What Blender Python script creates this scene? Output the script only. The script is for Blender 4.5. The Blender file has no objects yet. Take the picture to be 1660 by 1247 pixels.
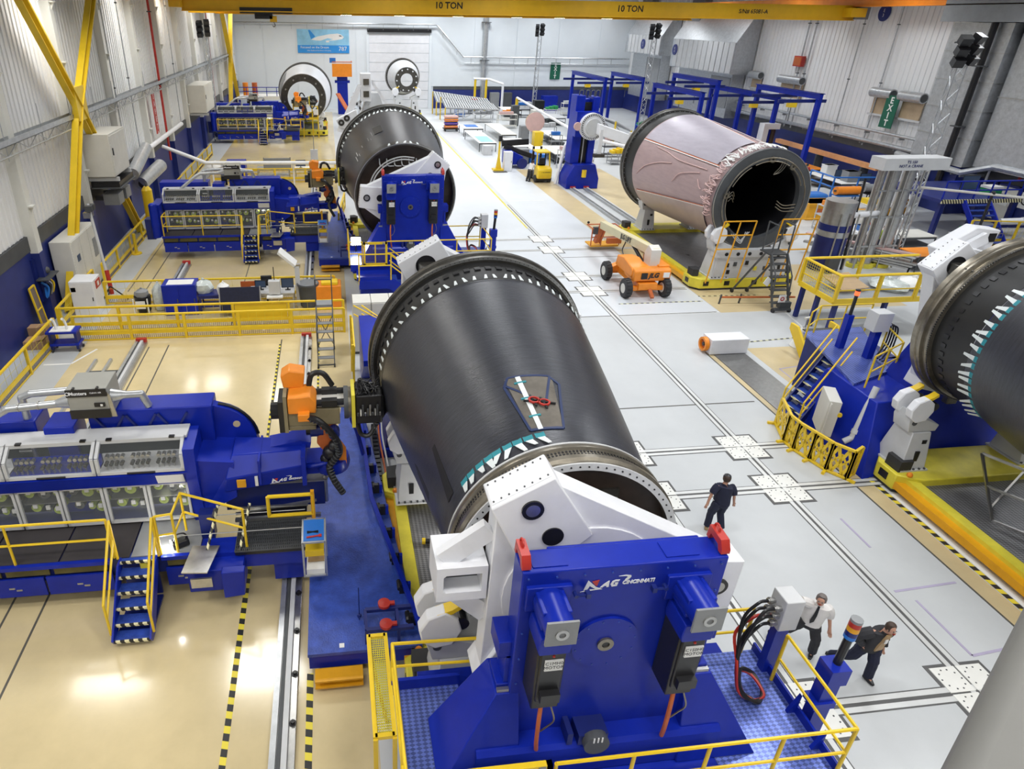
import bpy, math, random
from mathutils import Vector, Matrix
random.seed(7)
C = bpy.context.scene.collection
PI = math.pi
R = math.radians
# ---------------------------------------------------------------- camera, world, lamps, exposure
sc = bpy.context.scene
sc.render.resolution_x, sc.render.resolution_y = 1660, 1247
CAMZ = 12.0
FPX, CX, CY = 1068.14, 669.92, 564.64
cd = bpy.data.cameras.new('camera')
cam = bpy.data.objects.new('camera', cd)
C.objects.link(cam)
cd.sensor_fit = 'HORIZONTAL'
cd.sensor_width = 36.0
cd.lens = FPX / 1660 * 36.0
cd.shift_x = (830.0 - CX) / 1660
cd.shift_y = (CY - 623.5) / 1660
cd.clip_start, cd.clip_end = 0.1, 400
yaw, pitch, roll = -0.1249996, 0.4655238, 0.0141572
def _rot():
    ca, sa, cb, sb, cc, s_ = math.cos(yaw), math.sin(yaw), math.cos(pitch), math.sin(pitch), math.cos(roll), math.sin(roll)
    base = Matrix(((1, 0, 0), (0, 0, -1), (0, 1, 0)))
    y = Matrix(((ca, sa, 0), (-sa, ca, 0), (0, 0, 1)))
    p = Matrix(((1, 0, 0), (0, cb, -sb), (0, sb, cb)))
    r = Matrix(((cc, -s_, 0), (s_, cc, 0), (0, 0, 1)))
    return r @ p @ base @ y
rt = _rot().transposed()                     # camera axes (x right, y down, z forward) as columns
M4 = Matrix((rt.col[0], -rt.col[1], -rt.col[2])).transposed().to_4x4()
M4.translation = (0, 0, CAMZ)
cam.matrix_world = M4
sc.camera = cam

w = bpy.data.worlds.new('hall_air')
sc.world = w
w.use_nodes = True
w.node_tree.nodes['Background'].inputs[0].default_value = (0.78, 0.86, 1.0, 1)
w.node_tree.nodes['Background'].inputs[1].default_value = 0.10

sc.view_settings.view_transform = 'Standard'
sc.view_settings.look = 'None'
sc.view_settings.gamma = 1.0
sc.view_settings.use_curve_mapping = False
sc.view_settings.exposure = 0.0

def lamp(x, y, z, sx, sy, power, col=(1, 0.98, 0.95), spread=150):
    l = bpy.data.lights.new('high_bay_and_fill_lamp', 'AREA')
    l.shape = 'RECTANGLE'
    l.size, l.size_y, l.energy, l.color = sx, sy, power, col
    l.spread = R(spread)
    o = bpy.data.objects.new('high_bay_and_fill_lamp', l)
    o.location = (x, y, z)
    C.objects.link(o)
    return o
for y in (8.5, 20.5, 33, 46, 58, 70, 82, 94):
    lamp(-10.2, y, 13.6, 3.2, 1.9, 330, (1, 0.98, 0.94))
for y in (21.6, 46, 70, 92):
    lamp(-3.9, y, 15.3, 3.4, 2.4, 600, (1, 0.98, 0.93))
for y in (12, 24, 36, 49, 62, 75, 88, 97):
    for x, k in ((5.0, 1.0), (13.5, 1.15), (22.0, 1.0), (30.5, .85), (38.5, .7)):
        k *= 0.7 if y < 15 else (0.9 if y < 30 else 1.15)
        lamp(x, y, 15.3, 2.6, 1.6, 470 * k, (0.96, 0.98, 1.0))
for x in (-9.0, -3.0, 3.5, 10.0, 17.0, 25.0):  # unseen front rows added as fill for the near area
    for y, e in ((-3.0, 330), (4.0, 250)):
        lamp(x, y, 15.3, 2.6, 1.6, e, (1, 0.98, 0.95))

# ---------------------------------------------------------------- materials
MATS = {}
def mat(name, col, rough=0.5, metal=0.0, var=0.12, scale=1.5, bump=0.0, bscale=40.0, coat=0.0, stretch=None, spec=0.5):
    m = bpy.data.materials.new(name)
    m.use_nodes = True
    nt = m.node_tree
    b = nt.nodes['Principled BSDF']
    b.inputs['Roughness'].default_value = rough
    b.inputs['Metallic'].default_value = metal
    b.inputs['Specular IOR Level'].default_value = spec
    if coat: b.inputs['Coat Weight'].default_value = coat; b.inputs['Coat Roughness'].default_value = 0.08
    tc = nt.nodes.new('ShaderNodeTexCoord')
    mp = nt.nodes.new('ShaderNodeMapping')
    if stretch: mp.inputs['Scale'].default_value = stretch
    nt.links.new(tc.outputs['Object'], mp.inputs['Vector'])
    n = nt.nodes.new('ShaderNodeTexNoise')
    n.inputs['Scale'].default_value = scale
    n.inputs['Detail'].default_value = 6
    n.inputs['Roughness'].default_value = 0.65
    nt.links.new(mp.outputs[0], n.inputs['Vector'])
    r = nt.nodes.new('ShaderNodeValToRGB')
    r.color_ramp.elements[0].position = 0.3
    r.color_ramp.elements[1].position = 0.7
    r.color_ramp.elements[0].color = (*[c * (1 - var) for c in col], 1)
    r.color_ramp.elements[1].color = (*[min(1, c * (1 + var)) for c in col], 1)
    nt.links.new(n.outputs['Fac'], r.inputs[0])
    nt.links.new(r.outputs[0], b.inputs['Base Color'])
    if bump:
        n2 = nt.nodes.new('ShaderNodeTexNoise')
        n2.inputs['Scale'].default_value = bscale
        n2.inputs['Detail'].default_value = 3
        nt.links.new(mp.outputs[0], n2.inputs['Vector'])
        bp = nt.nodes.new('ShaderNodeBump')
        bp.inputs['Strength'].default_value = bump
        bp.inputs['Distance'].default_value = 0.02
        nt.links.new(n2.outputs['Fac'], bp.inputs['Height'])
        nt.links.new(bp.outputs[0], b.inputs['Normal'])
    MATS[name] = m
    return m
def emit(name, col, strength):
    m = mat(name, col, 0.4, var=0.02)
    b = m.node_tree.nodes['Principled BSDF']
    b.inputs['Emission Color'].default_value = (*col, 1)
    b.inputs['Emission Strength'].default_value = strength
    return m
def glass(name, col=(0.85, 0.9, 0.9), alpha=0.25, rough=0.05):
    m = mat(name, col, rough, var=0.03)
    b = m.node_tree.nodes['Principled BSDF']
    b.inputs['Alpha'].default_value = alpha
    return m
def wave_bump(m, axis, scale, strength=0.6, dist=0.03):
    """corrugation or raised-tread relief across one object axis"""
    nt = m.node_tree
    b = nt.nodes['Principled BSDF']
    tc = nt.nodes.new('ShaderNodeTexCoord')
    wv = nt.nodes.new('ShaderNodeTexWave')
    wv.bands_direction = axis
    wv.inputs['Scale'].default_value = scale
    nt.links.new(tc.outputs['Object'], wv.inputs['Vector'])
    bp = nt.nodes.new('ShaderNodeBump')
    bp.inputs['Strength'].default_value = strength
    bp.inputs['Distance'].default_value = dist
    nt.links.new(wv.outputs['Fac'], bp.inputs['Height'])
    nt.links.new(bp.outputs[0], b.inputs['Normal'])
    return m
BLUE = mat('blue_enamel', (0.006, 0.022, 0.34), 0.3, var=0.15, scale=1.2, spec=0.28)
BLUED = mat('dark_blue_enamel', (0.008, 0.018, 0.15), 0.4, var=0.2)
BLUEL = mat('worn_blue_steel', (0.03, 0.07, 0.36), 0.33, var=0.35, scale=3, bump=0.5, bscale=30)
BLUEW = mat('blue_wall_paint', (0.016, 0.028, 0.17), 0.45, var=0.1)
YEL = mat('safety_yellow', (0.80, 0.55, 0.02), 0.35, var=0.08)
YELB = mat('light_yellow_paint', (0.72, 0.62, 0.05), 0.4, var=0.15)
YELO = mat('yellow_orange_paint', (0.75, 0.36, 0.01), 0.4, var=0.1)
ORG = mat('orange_paint', (0.85, 0.27, 0.02), 0.4, var=0.1)
ORGD = mat('rust_orange_paint', (0.50, 0.12, 0.03), 0.5, var=0.15)
RED = mat('red_paint', (0.45, 0.03, 0.02), 0.4)
WHT = mat('white_paint', (0.78, 0.79, 0.82), 0.4, var=0.05)
WHTG = mat('light_grey_paint', (0.56, 0.57, 0.58), 0.45, var=0.06)
OFFW = mat('off_white_paint', (0.66, 0.65, 0.6), 0.5, var=0.05)
GRY = mat('mid_grey_paint', (0.25, 0.26, 0.27), 0.5, var=0.1)
GRYD = mat('dark_grey_paint', (0.07, 0.075, 0.08), 0.5, var=0.15)
BLK = mat('black_plastic', (0.012, 0.012, 0.014), 0.35, var=0.2)
RUB = mat('black_rubber', (0.03, 0.03, 0.032), 0.7, var=0.2)
STL = mat('brushed_steel', (0.48, 0.48, 0.47), 0.32, 0.9, var=0.12, scale=6)
STLD = mat('dark_tool_steel', (0.10, 0.095, 0.085), 0.36, 0.75, var=0.3, scale=5)
STLB = mat('bronze_tool_steel', (0.26, 0.235, 0.19), 0.3, 0.8, var=0.25, scale=4)
GALV = mat('galvanised_steel', (0.5, 0.52, 0.54), 0.38, 0.7, var=0.15, scale=4)
CRB = mat('black_carbon_skin', (0.030, 0.032, 0.042), 0.31, var=0.35, scale=2.2, bump=0.25, bscale=9, stretch=(1, 9, 1), spec=0.6)
CRBD = mat('matt_black_mandrel', (0.012, 0.012, 0.012), 0.5, var=0.3)
BRN = mat('dark_brown_resin', (0.045, 0.03, 0.022), 0.35, var=0.4, scale=1.6)
PNK = mat('pink_copper_mesh', (0.40, 0.29, 0.29), 0.42, 0.15, var=0.1, scale=1.2, bump=0.25, bscale=30, stretch=(1, 1, 6))
PNKL = mat('pale_lilac_mesh', (0.36, 0.33, 0.38), 0.36, 0.2, var=0.08, scale=1.2, bump=0.25, bscale=30, stretch=(1, 1, 6))
PNKF = mat('pink_film', (0.62, 0.42, 0.40), 0.5, var=0.1)
PAPER = mat('white_paper', (0.8, 0.8, 0.78), 0.6, var=0.04)
TAPEW = mat('white_tape', (0.75, 0.8, 0.8), 0.5, var=0.05)
TEAL = mat('teal_tape', (0.02, 0.25, 0.30), 0.5)
SKIN = mat('skin', (0.52, 0.28, 0.19), 0.5, var=0.06)
CARD = mat('cardboard', (0.36, 0.22, 0.12), 0.7, var=0.08)
WOOD = mat('plywood', (0.42, 0.28, 0.14), 0.6, var=0.12, stretch=(1, 6, 1))
MESHM = mat('woven_wire', (0.2, 0.16, 0.15), 0.5, 0.3)
LENS = emit('lit_lamp_lens', (1, 0.98, 0.94), 30)
LENSS = emit('small_lit_lens', (1, 0.98, 0.92), 14)
REDL = emit('red_lamp_glow', (1.0, 0.10, 0.03), 2.0)
GLS = glass('clear_panel', (0.7, 0.75, 0.75), 0.07)
SCREEN = emit('dark_screen', (0.03, 0.05, 0.09), 0.3)
GREEN = mat('exit_sign_green', (0.01, 0.12, 0.07), 0.45, var=0.05)
BLUEB = mat('banner_blue', (0.03, 0.28, 0.72), 0.5, var=0.05)
SKYB = mat('banner_pale_blue', (0.28, 0.58, 0.80), 0.5, var=0.25, scale=0.4)
BLUEC = mat('bright_blue_plastic', (0.02, 0.16, 0.55), 0.4)
GRNP = mat('green_plastic', (0.03, 0.30, 0.10), 0.5)
GRNY = mat('yellow_green_spool', (0.40, 0.50, 0.08), 0.5, var=0.2)
LBLUE = mat('light_blue_film', (0.30, 0.62, 0.78), 0.4, var=0.1)
DENIM = mat('navy_cloth', (0.012, 0.015, 0.04), 0.8, var=0.2, scale=8)
DKCL = mat('charcoal_cloth', (0.025, 0.025, 0.03), 0.8, var=0.2, scale=8)
WCL = mat('white_cotton', (0.72, 0.70, 0.68), 0.8, var=0.06, scale=6)
BRNH = mat('brown_hair', (0.05, 0.03, 0.02), 0.6)
GRYH = mat('grey_hair', (0.16, 0.14, 0.13), 0.6)
def stripes(name, c1, c2, scale, direction=(1, 1, 0)):
    m = bpy.data.materials.new(name); m.use_nodes = True
    nt = m.node_tree; b = nt.nodes['Principled BSDF']; b.inputs['Roughness'].default_value = 0.5
    tc = nt.nodes.new('ShaderNodeTexCoord')
    d = nt.nodes.new('ShaderNodeVectorMath'); d.operation = 'DOT_PRODUCT'
    d.inputs[1].default_value = [k * scale for k in direction]
    nt.links.new(tc.outputs['Object'], d.inputs[0])
    f = nt.nodes.new('ShaderNodeMath'); f.operation = 'FRACT'
    nt.links.new(d.outputs['Value'], f.inputs[0])
    g = nt.nodes.new('ShaderNodeMath'); g.operation = 'GREATER_THAN'; g.inputs[1].default_value = 0.5
    nt.links.new(f.outputs[0], g.inputs[0])
    x = nt.nodes.new('ShaderNodeMix'); x.data_type = 'RGBA'
    x.inputs[6].default_value = (*c1, 1); x.inputs[7].default_value = (*c2, 1)
    nt.links.new(g.outputs[0], x.inputs[0]); nt.links.new(x.outputs[2], b.inputs['Base Color'])
    MATS[name] = m
    return m
HAZ = stripes('hazard_tape', (0.02, 0.02, 0.02), (0.75, 0.62, 0.05), 3.4, (0.25, 1, 0))
HAZX = stripes('hazard_nosing', (0.02, 0.02, 0.02), (0.8, 0.75, 0.45), 5.5, (1, 0.3, 0.6))

# ---------------------------------------------------------------- mesh building
class MB:
    def __init__(s): s.v = []; s.f = []
    def add(s, vs, fs):
        n = len(s.v); s.v += [tuple(v) for v in vs]; s.f += [tuple(i + n for i in f) for f in fs]; return s
    def box(s, x0, y0, z0, x1, y1, z1):
        return s.add([(x, y, z) for z in (z0, z1) for y in (y0, y1) for x in (x0, x1)],
                     [(0, 2, 3, 1), (4, 5, 7, 6), (0, 1, 5, 4), (2, 6, 7, 3), (0, 4, 6, 2), (1, 3, 7, 5)])
    def obox(s, c, d, rot=(0, 0, 0)):
        from mathutils import Euler
        m = Euler(rot).to_matrix(); c = Vector(c)
        return s.add([c + m @ Vector((x * d[0] / 2, y * d[1] / 2, z * d[2] / 2)) for z in (-1, 1) for y in (-1, 1) for x in (-1, 1)],
                     [(0, 2, 3, 1), (4, 5, 7, 6), (0, 1, 5, 4), (2, 6, 7, 3), (0, 4, 6, 2), (1, 3, 7, 5)])
    def bar(s, p, q, w=0.06, h=None, up=(0, 0, 1)):
        p, q = Vector(p), Vector(q); h = h or w
        d = (q - p).normalized(); u = Vector(up)
        if abs(d.dot(u)) > 0.98: u = Vector((0, 1, 0)) if abs(d.y) < 0.9 else Vector((1, 0, 0))
        a = d.cross(u).normalized(); b = a.cross(d).normalized()
        return s.add([e + a * i * w / 2 + b * j * h / 2 for e in (p, q) for j in (-1, 1) for i in (-1, 1)],
                     [(0, 2, 3, 1), (4, 5, 7, 6), (0, 1, 5, 4), (2, 6, 7, 3), (0, 4, 6, 2), (1, 3, 7, 5)])
    def tube(s, p, q, r, n=8, r2=None, cap=True):
        p, q = Vector(p), Vector(q); r2 = r if r2 is None else r2
        d = (q - p).normalized(); u = Vector((0, 0, 1)) if abs(d.z) < 0.9 else Vector((1, 0, 0))
        a = d.cross(u).normalized(); b = a.cross(d).normalized()
        vs = [e + (a * math.cos(2 * PI * i / n) + b * math.sin(2 * PI * i / n)) * k for e, k in ((p, r), (q, r2)) for i in range(n)]
        fs = [(i, (i + 1) % n, n + (i + 1) % n, n + i) for i in range(n)]
        if cap: fs += [tuple(range(n))[::-1], tuple(range(n, 2 * n))]
        return s.add(vs, fs)
    def path(s, pts, r, n=6):
        for a, b in zip(pts, pts[1:]):
            if (Vector(a) - Vector(b)).length > 1e-5: s.tube(a, b, r, n)
        for a in pts[1:-1]: s.ball(a, r * 1.02, n)
        return s
    def curve(s, pts, r, n=6, k=5):
        """smooth tube through control points (Catmull-Rom)"""
        P = [Vector(p) for p in pts]; P = [2 * P[0] - P[1]] + P + [2 * P[-1] - P[-2]]; Q = []
        for i in range(1, len(P) - 2):
            for j in range(k):
                t = j / k; a, b, c, d = P[i - 1:i + 3]
                Q.append(0.5 * ((2 * b) + (c - a) * t + (2 * a - 5 * b + 4 * c - d) * t * t + (3 * b - a - 3 * c + d) * t ** 3))
        Q.append(P[-2]); rings = []; u = None
        for i, q in enumerate(Q):
            d = (Q[min(i + 1, len(Q) - 1)] - Q[max(i - 1, 0)]).normalized()
            if u is None: u = Vector((0, 0, 1)) if abs(d.z) < 0.9 else Vector((1, 0, 0))
            a = d.cross(u)
            if a.length < 1e-3: a = d.cross(Vector((0.3, 1, 0.2)))
            a.normalize(); b = a.cross(d).normalized(); u = b
            rr = r[min(i, len(r) - 1)] if isinstance(r, (list, tuple)) else r
            rings.append([q + (a * math.cos(2 * PI * t / n) + b * math.sin(2 * PI * t / n)) * rr for t in range(n)])
        return s.skin(rings)
    def skin(s, rings, close=True):
        n = len(rings[0]); vs = [v for r in rings for v in r]; fs = []
        for i in range(len(rings) - 1):
            for j in range(n): fs.append((i * n + j, i * n + (j + 1) % n, (i + 1) * n + (j + 1) % n, (i + 1) * n + j))
        if close: fs += [tuple(range(n))[::-1], tuple(range((len(rings) - 1) * n, len(rings) * n))]
        return s.add(vs, fs)
    def prism(s, poly, axis, a, b):
        """2-D outline extruded along axis: 'x' takes (y,z), 'y' takes (x,z), 'z' takes (x,y)"""
        n = len(poly)
        f = {'x': lambda p, t: (t, p[0], p[1]), 'y': lambda p, t: (p[0], t, p[1]), 'z': lambda p, t: (p[0], p[1], t)}[axis]
        vs = [f(p, t) for t in (a, b) for p in poly]
        return s.add(vs, [tuple(range(n))[::-1], tuple(range(n, 2 * n))] + [(i, (i + 1) % n, n + (i + 1) % n, n + i) for i in range(n)])
    def lathe(s, prof, c=(0, 0, 0), axis='y', n=32, a0=0, a1=2 * PI, closed=False):
        """profile of (radius, offset along axis) turned about the axis through c"""
        full = abs(a1 - a0 - 2 * PI) < 1e-6; k = n if full else n + 1
        f = {'y': lambda r, t, a: (c[0] + r * math.cos(a), c[1] + t, c[2] + r * math.sin(a)),
             'x': lambda r, t, a: (c[0] + t, c[1] + r * math.cos(a), c[2] + r * math.sin(a)),
             'z': lambda r, t, a: (c[0] + r * math.cos(a), c[1] + r * math.sin(a), c[2] + t)}[axis]
        vs = [f(r, t, a0 + (a1 - a0) * i / n) for r, t in prof for i in range(k)]
        fs = []; m = len(prof)
        for j in range(m if closed else m - 1):
            j2 = (j + 1) % m
            for i in range(n): fs.append((j * k + i, j * k + (i + 1) % k, j2 * k + (i + 1) % k, j2 * k + i))
        return s.add(vs, fs)
    def disc(s, c, r, t, axis='y', n=20, r_in=0):
        return s.lathe([(r_in, 0), (r, 0), (r, t), (r_in, t)], c, axis, n, closed=r_in > 0)
    def ball(s, c, r, n=8, sc_=(1, 1, 1)):
        m = max(4, n // 2 + 1)
        return s.add([(c[0] + r * sc_[0] * math.sin(PI * j / m) * math.cos(2 * PI * i / n), c[1] + r * sc_[1] * math.sin(PI * j / m) * math.sin(2 * PI * i / n), c[2] + r * sc_[2] * math.cos(PI * j / m)) for j in range(m + 1) for i in range(n)],
                     [(j * n + i, j * n + (i + 1) % n, (j + 1) * n + (i + 1) % n, (j + 1) * n + i) for j in range(m) for i in range(n)])
    def quad(s, a, b, c, d): return s.add([a, b, c, d], [(0, 1, 2, 3)])
    def grid(s, o, u, v, nu, nv, r):
        """wire mesh of flat strips spanning u x v from corner o"""
        o, u, v = Vector(o), Vector(u), Vector(v)
        for i in range(nu + 1): s.bar(o + u * i / nu, o + u * i / nu + v, r, r, u.cross(v))
        for j in range(nv + 1): s.bar(o + v * j / nv, o + v * j / nv + u, r, r, u.cross(v))
        return s
    def xf(s, m):
        s.v = [tuple(m @ Vector(v)) for v in s.v]; return s
def root_of(o):
    while o.parent: o = o.parent
    return o
def mesh_of(name, mb, off=(0, 0, 0), smooth=True):
    me = bpy.data.meshes.new(name)
    me.from_pydata([(x - off[0], y - off[1], z - off[2]) for x, y, z in mb.v], [], mb.f)
    if smooth:
        me.polygons.foreach_set('use_smooth', [True] * len(me.polygons))
        me.set_sharp_from_angle(angle=0.6)
    me.update()
    return me
def part(name, mb, m, parent=None, label=None, stuff=False, bev=0, loc=None):
    """one mesh object; coordinates are world when its thing is unrotated"""
    rt_ = root_of(parent) if parent else None
    off = rt_.location if rt_ else (loc or (0, 0, 0))
    o = bpy.data.objects.new(name, mesh_of(name, mb, off))
    o.data.materials.append(m)
    C.objects.link(o)
    if parent: o.parent = parent
    elif loc: o.location = loc
    if label: o['label'] = label
    if stuff: o['kind'] = 'stuff'
    if bev:
        b = o.modifiers.new('edge', 'BEVEL'); b.width = bev; b.segments = 2; b.limit_method = 'ANGLE'; b.angle_limit = 0.7
    return o
def T(name, label, cat, loc=(0, 0, 0), group=None):
    o = bpy.data.objects.new(name, None)
    o.empty_display_size = 0.3
    C.objects.link(o)
    o.location = loc
    o['label'] = label; o['category'] = cat
    if group: o['group'] = group
    return o
def tag(o, label, cat, group=None):
    o['label'] = label; o['category'] = cat
    if group: o['group'] = group
    return o
def struct(name, mb, m, parent=None):
    o = part(name, mb, m, parent)
    if not parent: o['kind'] = 'structure'
    return o
def dup(o, loc, label=None, group=None, rz=None, parent=None):
    c = o.copy(); C.objects.link(c)
    if parent: c.parent = parent
    else:
        c.location = loc
        if rz is not None: c.rotation_euler.z = rz
        if label: c['label'] = label
        if group: c['group'] = group
    for ch in list(o.children): dup(ch, None, parent=c)
    return c
def text(name, s, parent, m, o, xd, up, size, ext=0.004, align='LEFT', bold=0.0, shear=0.0, sx=1.0):
    """lettering as real raised geometry, on the plane spanned by xd and up"""
    cu = bpy.data.curves.new(name, 'FONT')
    cu.body = s; cu.size = size; cu.extrude = ext; cu.align_x = align; cu.offset = bold; cu.shear = shear; cu.resolution_u = 2
    ob = bpy.data.objects.new(name, cu); C.objects.link(ob)
    me = bpy.data.meshes.new_from_object(ob.evaluated_get(bpy.context.evaluated_depsgraph_get()))
    bpy.data.objects.remove(ob)
    xd, up, o = Vector(xd).normalized(), Vector(up).normalized(), Vector(o)
    nd = xd.cross(up)
    off = Vector(root_of(parent).location) if parent else Vector()
    for v in me.vertices: v.co = o + xd * v.co.x * sx + up * v.co.y + nd * v.co.z - off
    me.materials.clear(); me.materials.append(m)
    r = bpy.data.objects.new(name, me); C.objects.link(r)
    if parent: r.parent = parent
    return r
def plate_poly(name, pts, parent, m, o, xd, up, ext=0.006):
    """flat outline (u,v) raised by ext on the plane through o"""
    xd, up, o = Vector(xd).normalized(), Vector(up).normalized(), Vector(o); nd = xd.cross(up)
    n = len(pts)
    vs = [o + xd * u + up * v + nd * e for e in (0, ext) for u, v in pts]
    mb = MB().add(vs, [tuple(range(n))[::-1], tuple(range(n, 2 * n))] + [(i, (i + 1) % n, n + (i + 1) % n, n + i) for i in range(n)])
    return part(name, mb, m, parent)
def rail(name, label, pts, z, h=1.07, r=0.028, m=YEL, step=1.4, mids=1, toe=None, group=None, post=None, cat='railing'):
    """handrail: posts as parts, top rail and mid rail running through pts [(x,y) or (x,y,z)]"""
    P = [Vector((p[0], p[1], p[2] if len(p) > 2 else z)) for p in pts]
    t = T(name, label, cat, tuple(P[0]), group)
    part('top_rail', MB().path([p + Vector((0, 0, h)) for p in P], r), m, t)
    for k in range(mids):
        part('mid_rail', MB().path([p + Vector((0, 0, h * (k + 1) / (mids + 1))) for p in P], r * 0.9), m, t)
    me = None
    for i, (a, b) in enumerate(zip(P, P[1:])):
        n = max(1, round((b - a).length / step))
        for j in range(n + (1 if i == len(P) - 2 else 0)):
            q = a + (b - a) * j / n
            if me is None:
                o = part('post', MB().tube(P[0], P[0] + Vector((0, 0, h)), r, 8), m, t); me = o.data
                o.location = q - P[0]
            else:
                o = bpy.data.objects.new('post', me); C.objects.link(o); o.parent = t; o.location = q - P[0]
    if toe: part('toe_board', MB().path([p + Vector((0, 0, 0.08)) for p in P], 0.02), m, t)
    return t
# ================================================================ the setting
FLG = mat('grey_painted_concrete', (0.54, 0.56, 0.57), 0.38, var=0.06, scale=0.35, bump=0.04, bscale=6)
FLG2 = mat('darker_grey_concrete', (0.47, 0.49, 0.50), 0.42, var=0.06, scale=0.35)
FLL = mat('bright_grey_concrete', (0.64, 0.67, 0.70), 0.34, var=0.05, scale=0.35)
FLT = mat('tan_epoxy_floor', (0.62, 0.51, 0.29), 0.17, var=0.14, scale=0.28, coat=0.3, bump=0.03, bscale=2)
FLT2 = mat('matt_tan_floor', (0.58, 0.47, 0.27), 0.35, var=0.12, scale=0.5)
LINE = mat('floor_joint', (0.09, 0.085, 0.07), 0.6)
LINEW = mat('white_floor_line', (0.78, 0.78, 0.76), 0.5)
LINEP = mat('lilac_floor_line', (0.42, 0.38, 0.52), 0.5)
WALLP = mat('white_wall_panel', (0.80, 0.81, 0.82), 0.4, var=0.03, scale=0.3)
WALLC = mat('cool_white_wall_panel', (0.74, 0.79, 0.83), 0.42, var=0.03, scale=0.3)
COLM = mat('cream_column_paint', (0.72, 0.72, 0.68), 0.45, var=0.04)
XL, XR, YF, YB = -12.6, 44.5, 102.0, -6.0
floor = struct('floor', MB().box(XL - .3, YB, -0.3, XR + .3, YF + .3, 0), FLG)
# painted and coated zones of the floor, each a thin skin lying on the slab
part('floor_zone', MB().box(-10.2, YB, 0, 0.42, 98, 0.004), FLT, floor, 'glossy tan epoxy floor')
part('floor_zone', MB().box(XL, YB, 0, -10.2, 98, 0.003), FLG2, floor, 'bare grey walkway along the wall')
part('floor_zone', MB().box(12.7, 26.1, 0, 17.5, 34, 0.003), FLL, floor, 'bright grey square under the boom lift')
part('floor_zone', MB().box(5.5, 26.1, 0, 12.3, 98, 0.003), FLL, floor, 'bright grey aisle')
part('floor_zone', MB().box(12.7, 34, 0, 16.3, 98, 0.003), FLL, floor, 'bright grey aisle')
part('floor_zone', MB().box(17.55, 26.0, 0, 27, 32, 0.004), FLT2, floor, 'tan floor')
part('floor_zone', MB().box(16.3, 32, 0, 18.1, 58, 0.004), FLT2, floor, 'tan floor strip')
part('floor_zone', MB().box(20.2, 36, 0, 24, 58, 0.004), FLT2, floor, 'tan floor strip')
part('floor_zone', MB().box(14.75, YB, 0, 15.25, 22.4, 0.004), FLT2, floor, 'tan floor strip')
part('floor_zone', MB().box(16.6, 15.5, 0, 20.2, 22.4, 0.004), FLT2, floor, 'tan floor')
def fl(x0, y0, x1, y1, m=LINE, w=0.05, z=0.008):
    return part('floor_line', MB().bar((x0, y0, z - .004), (x1, y1, z - .004), w, 0.006), m, floor)
for x0, y0, x1, y1 in ((-6.9, YB, -6.85, 24.9), (-2.37, 14, -2.35, 25), (-4.6, 26.5, -4.6, 47), (-9.2, 31, -9.2, 45), (-10.0, 31, -10.0, 47),
                       (-6.2, 48, -6.2, 58), (4.6, 26.1, 17.4, 26.1), (8.8, 18.4, 14.5, 18.4), (-7.6, 1, -7.6, 24.8), (12.7, 34.2, 17, 34.2), (14.72, -4, 14.72, 22.2)):
    fl(x0, y0, x1, y1)
for x0, y0, x1, y1 in ((12.6, 26.1, 17.5, 26.1), (19.7, 20.3, 20.6, 25.8), (-11.2, 23.6, -10.2, 23.6), (-10.2, 23.6, -9.6, 24.8), (12.0, 47, 15.5, 47), (12, 53, 12, 62)):
    fl(x0, y0, x1, y1, LINEW, 0.09)
for x0, y0, x1, y1 in ((16.9, 18.9, 19.0, 19.0), (16.9, 17.2, 16.9, 20.6), (18.2, 17.2, 18.2, 20.8), (16.9, 20.6, 18.2, 20.8), (13.1, 8.1, 14.2, 8.2), (13.1, 8.1, 13.1, 9.6), (12.8, 9.9, 14.5, 10.0), (13.3, 11.3, 13.3, 12.4)):
    fl(x0, y0, x1, y1, LINEP, 0.06)
part('floor_line', MB().box(-2.45, 2, .004, -2.33, 12.4, .009), HAZ, floor, 'black and yellow striped floor tape')
part('floor_line', MB().box(-2.43, 12.4, .004, -2.36, 24.6, .009), HAZ, floor, 'black and yellow striped floor tape')
part('floor_line', MB().box(-0.93, 2, .004, -0.80, 9.2, .009), HAZ, floor, 'black and yellow striped floor tape')
part('floor_line', MB().box(-0.86, 18.6, .004, -0.79, 24.6, .009), HAZ, floor, 'black and yellow striped floor tape')
part('floor_line', MB().box(15.28, 2, .004, 15.42, 14.1, .009), HAZ, floor, 'black and yellow striped floor tape')
for a, b in (((13.2, 27.4), (17.4, 27.4)), ((17.5, 28.0), (20.5, 27.9)), ((16.4, 22.9), (19.7, 23.2))):
    part('floor_line', MB().bar((*a, .006), (*b, .006), .07, .006), stripes('dotted_line', (.03, .03, .02), (.62, .6, .35), 3.5, (1, 0, 0)) if 'dotted_line' not in MATS else MATS['dotted_line'], floor)
fl(12.3, 40, 12.3, 98, YELB, 0.14)

# flush guide tracks across the aisle with square cover plates at each crossing
TRK = mat('white_track_rail', (0.70, 0.71, 0.70), 0.35, 0.2, var=0.06)
GAP = mat('track_gap', (0.10, 0.10, 0.10), 0.6)
PLT = mat('cover_plate_paint', (0.80, 0.80, 0.76), 0.38, var=0.04)
YS = (-1.0, 7.33, 13.78, 15.82, 29.1, 31.2, 35.6, 37.7)
def track(n, p, q):
    d = (Vector(q) - Vector(p)).normalized(); s_ = Vector((-d.y, d.x, 0))
    t = struct('trim_%d' % n, MB().bar((p[0], p[1], .003), (q[0], q[1], .003), 0.36, 0.006), GAP)
    for k in (-0.095, 0.095):
        a, b = Vector((p[0], p[1], .006)) + s_ * k, Vector((q[0], q[1], .006)) + s_ * k
        part('rail_strip', MB().bar(a, b, 0.11, 0.012), TRK, t)
    return t
tA = track(1, (12.48, YB), (12.48, 46))
tB = track(2, (8.72, YB), (8.72, 26))
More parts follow.
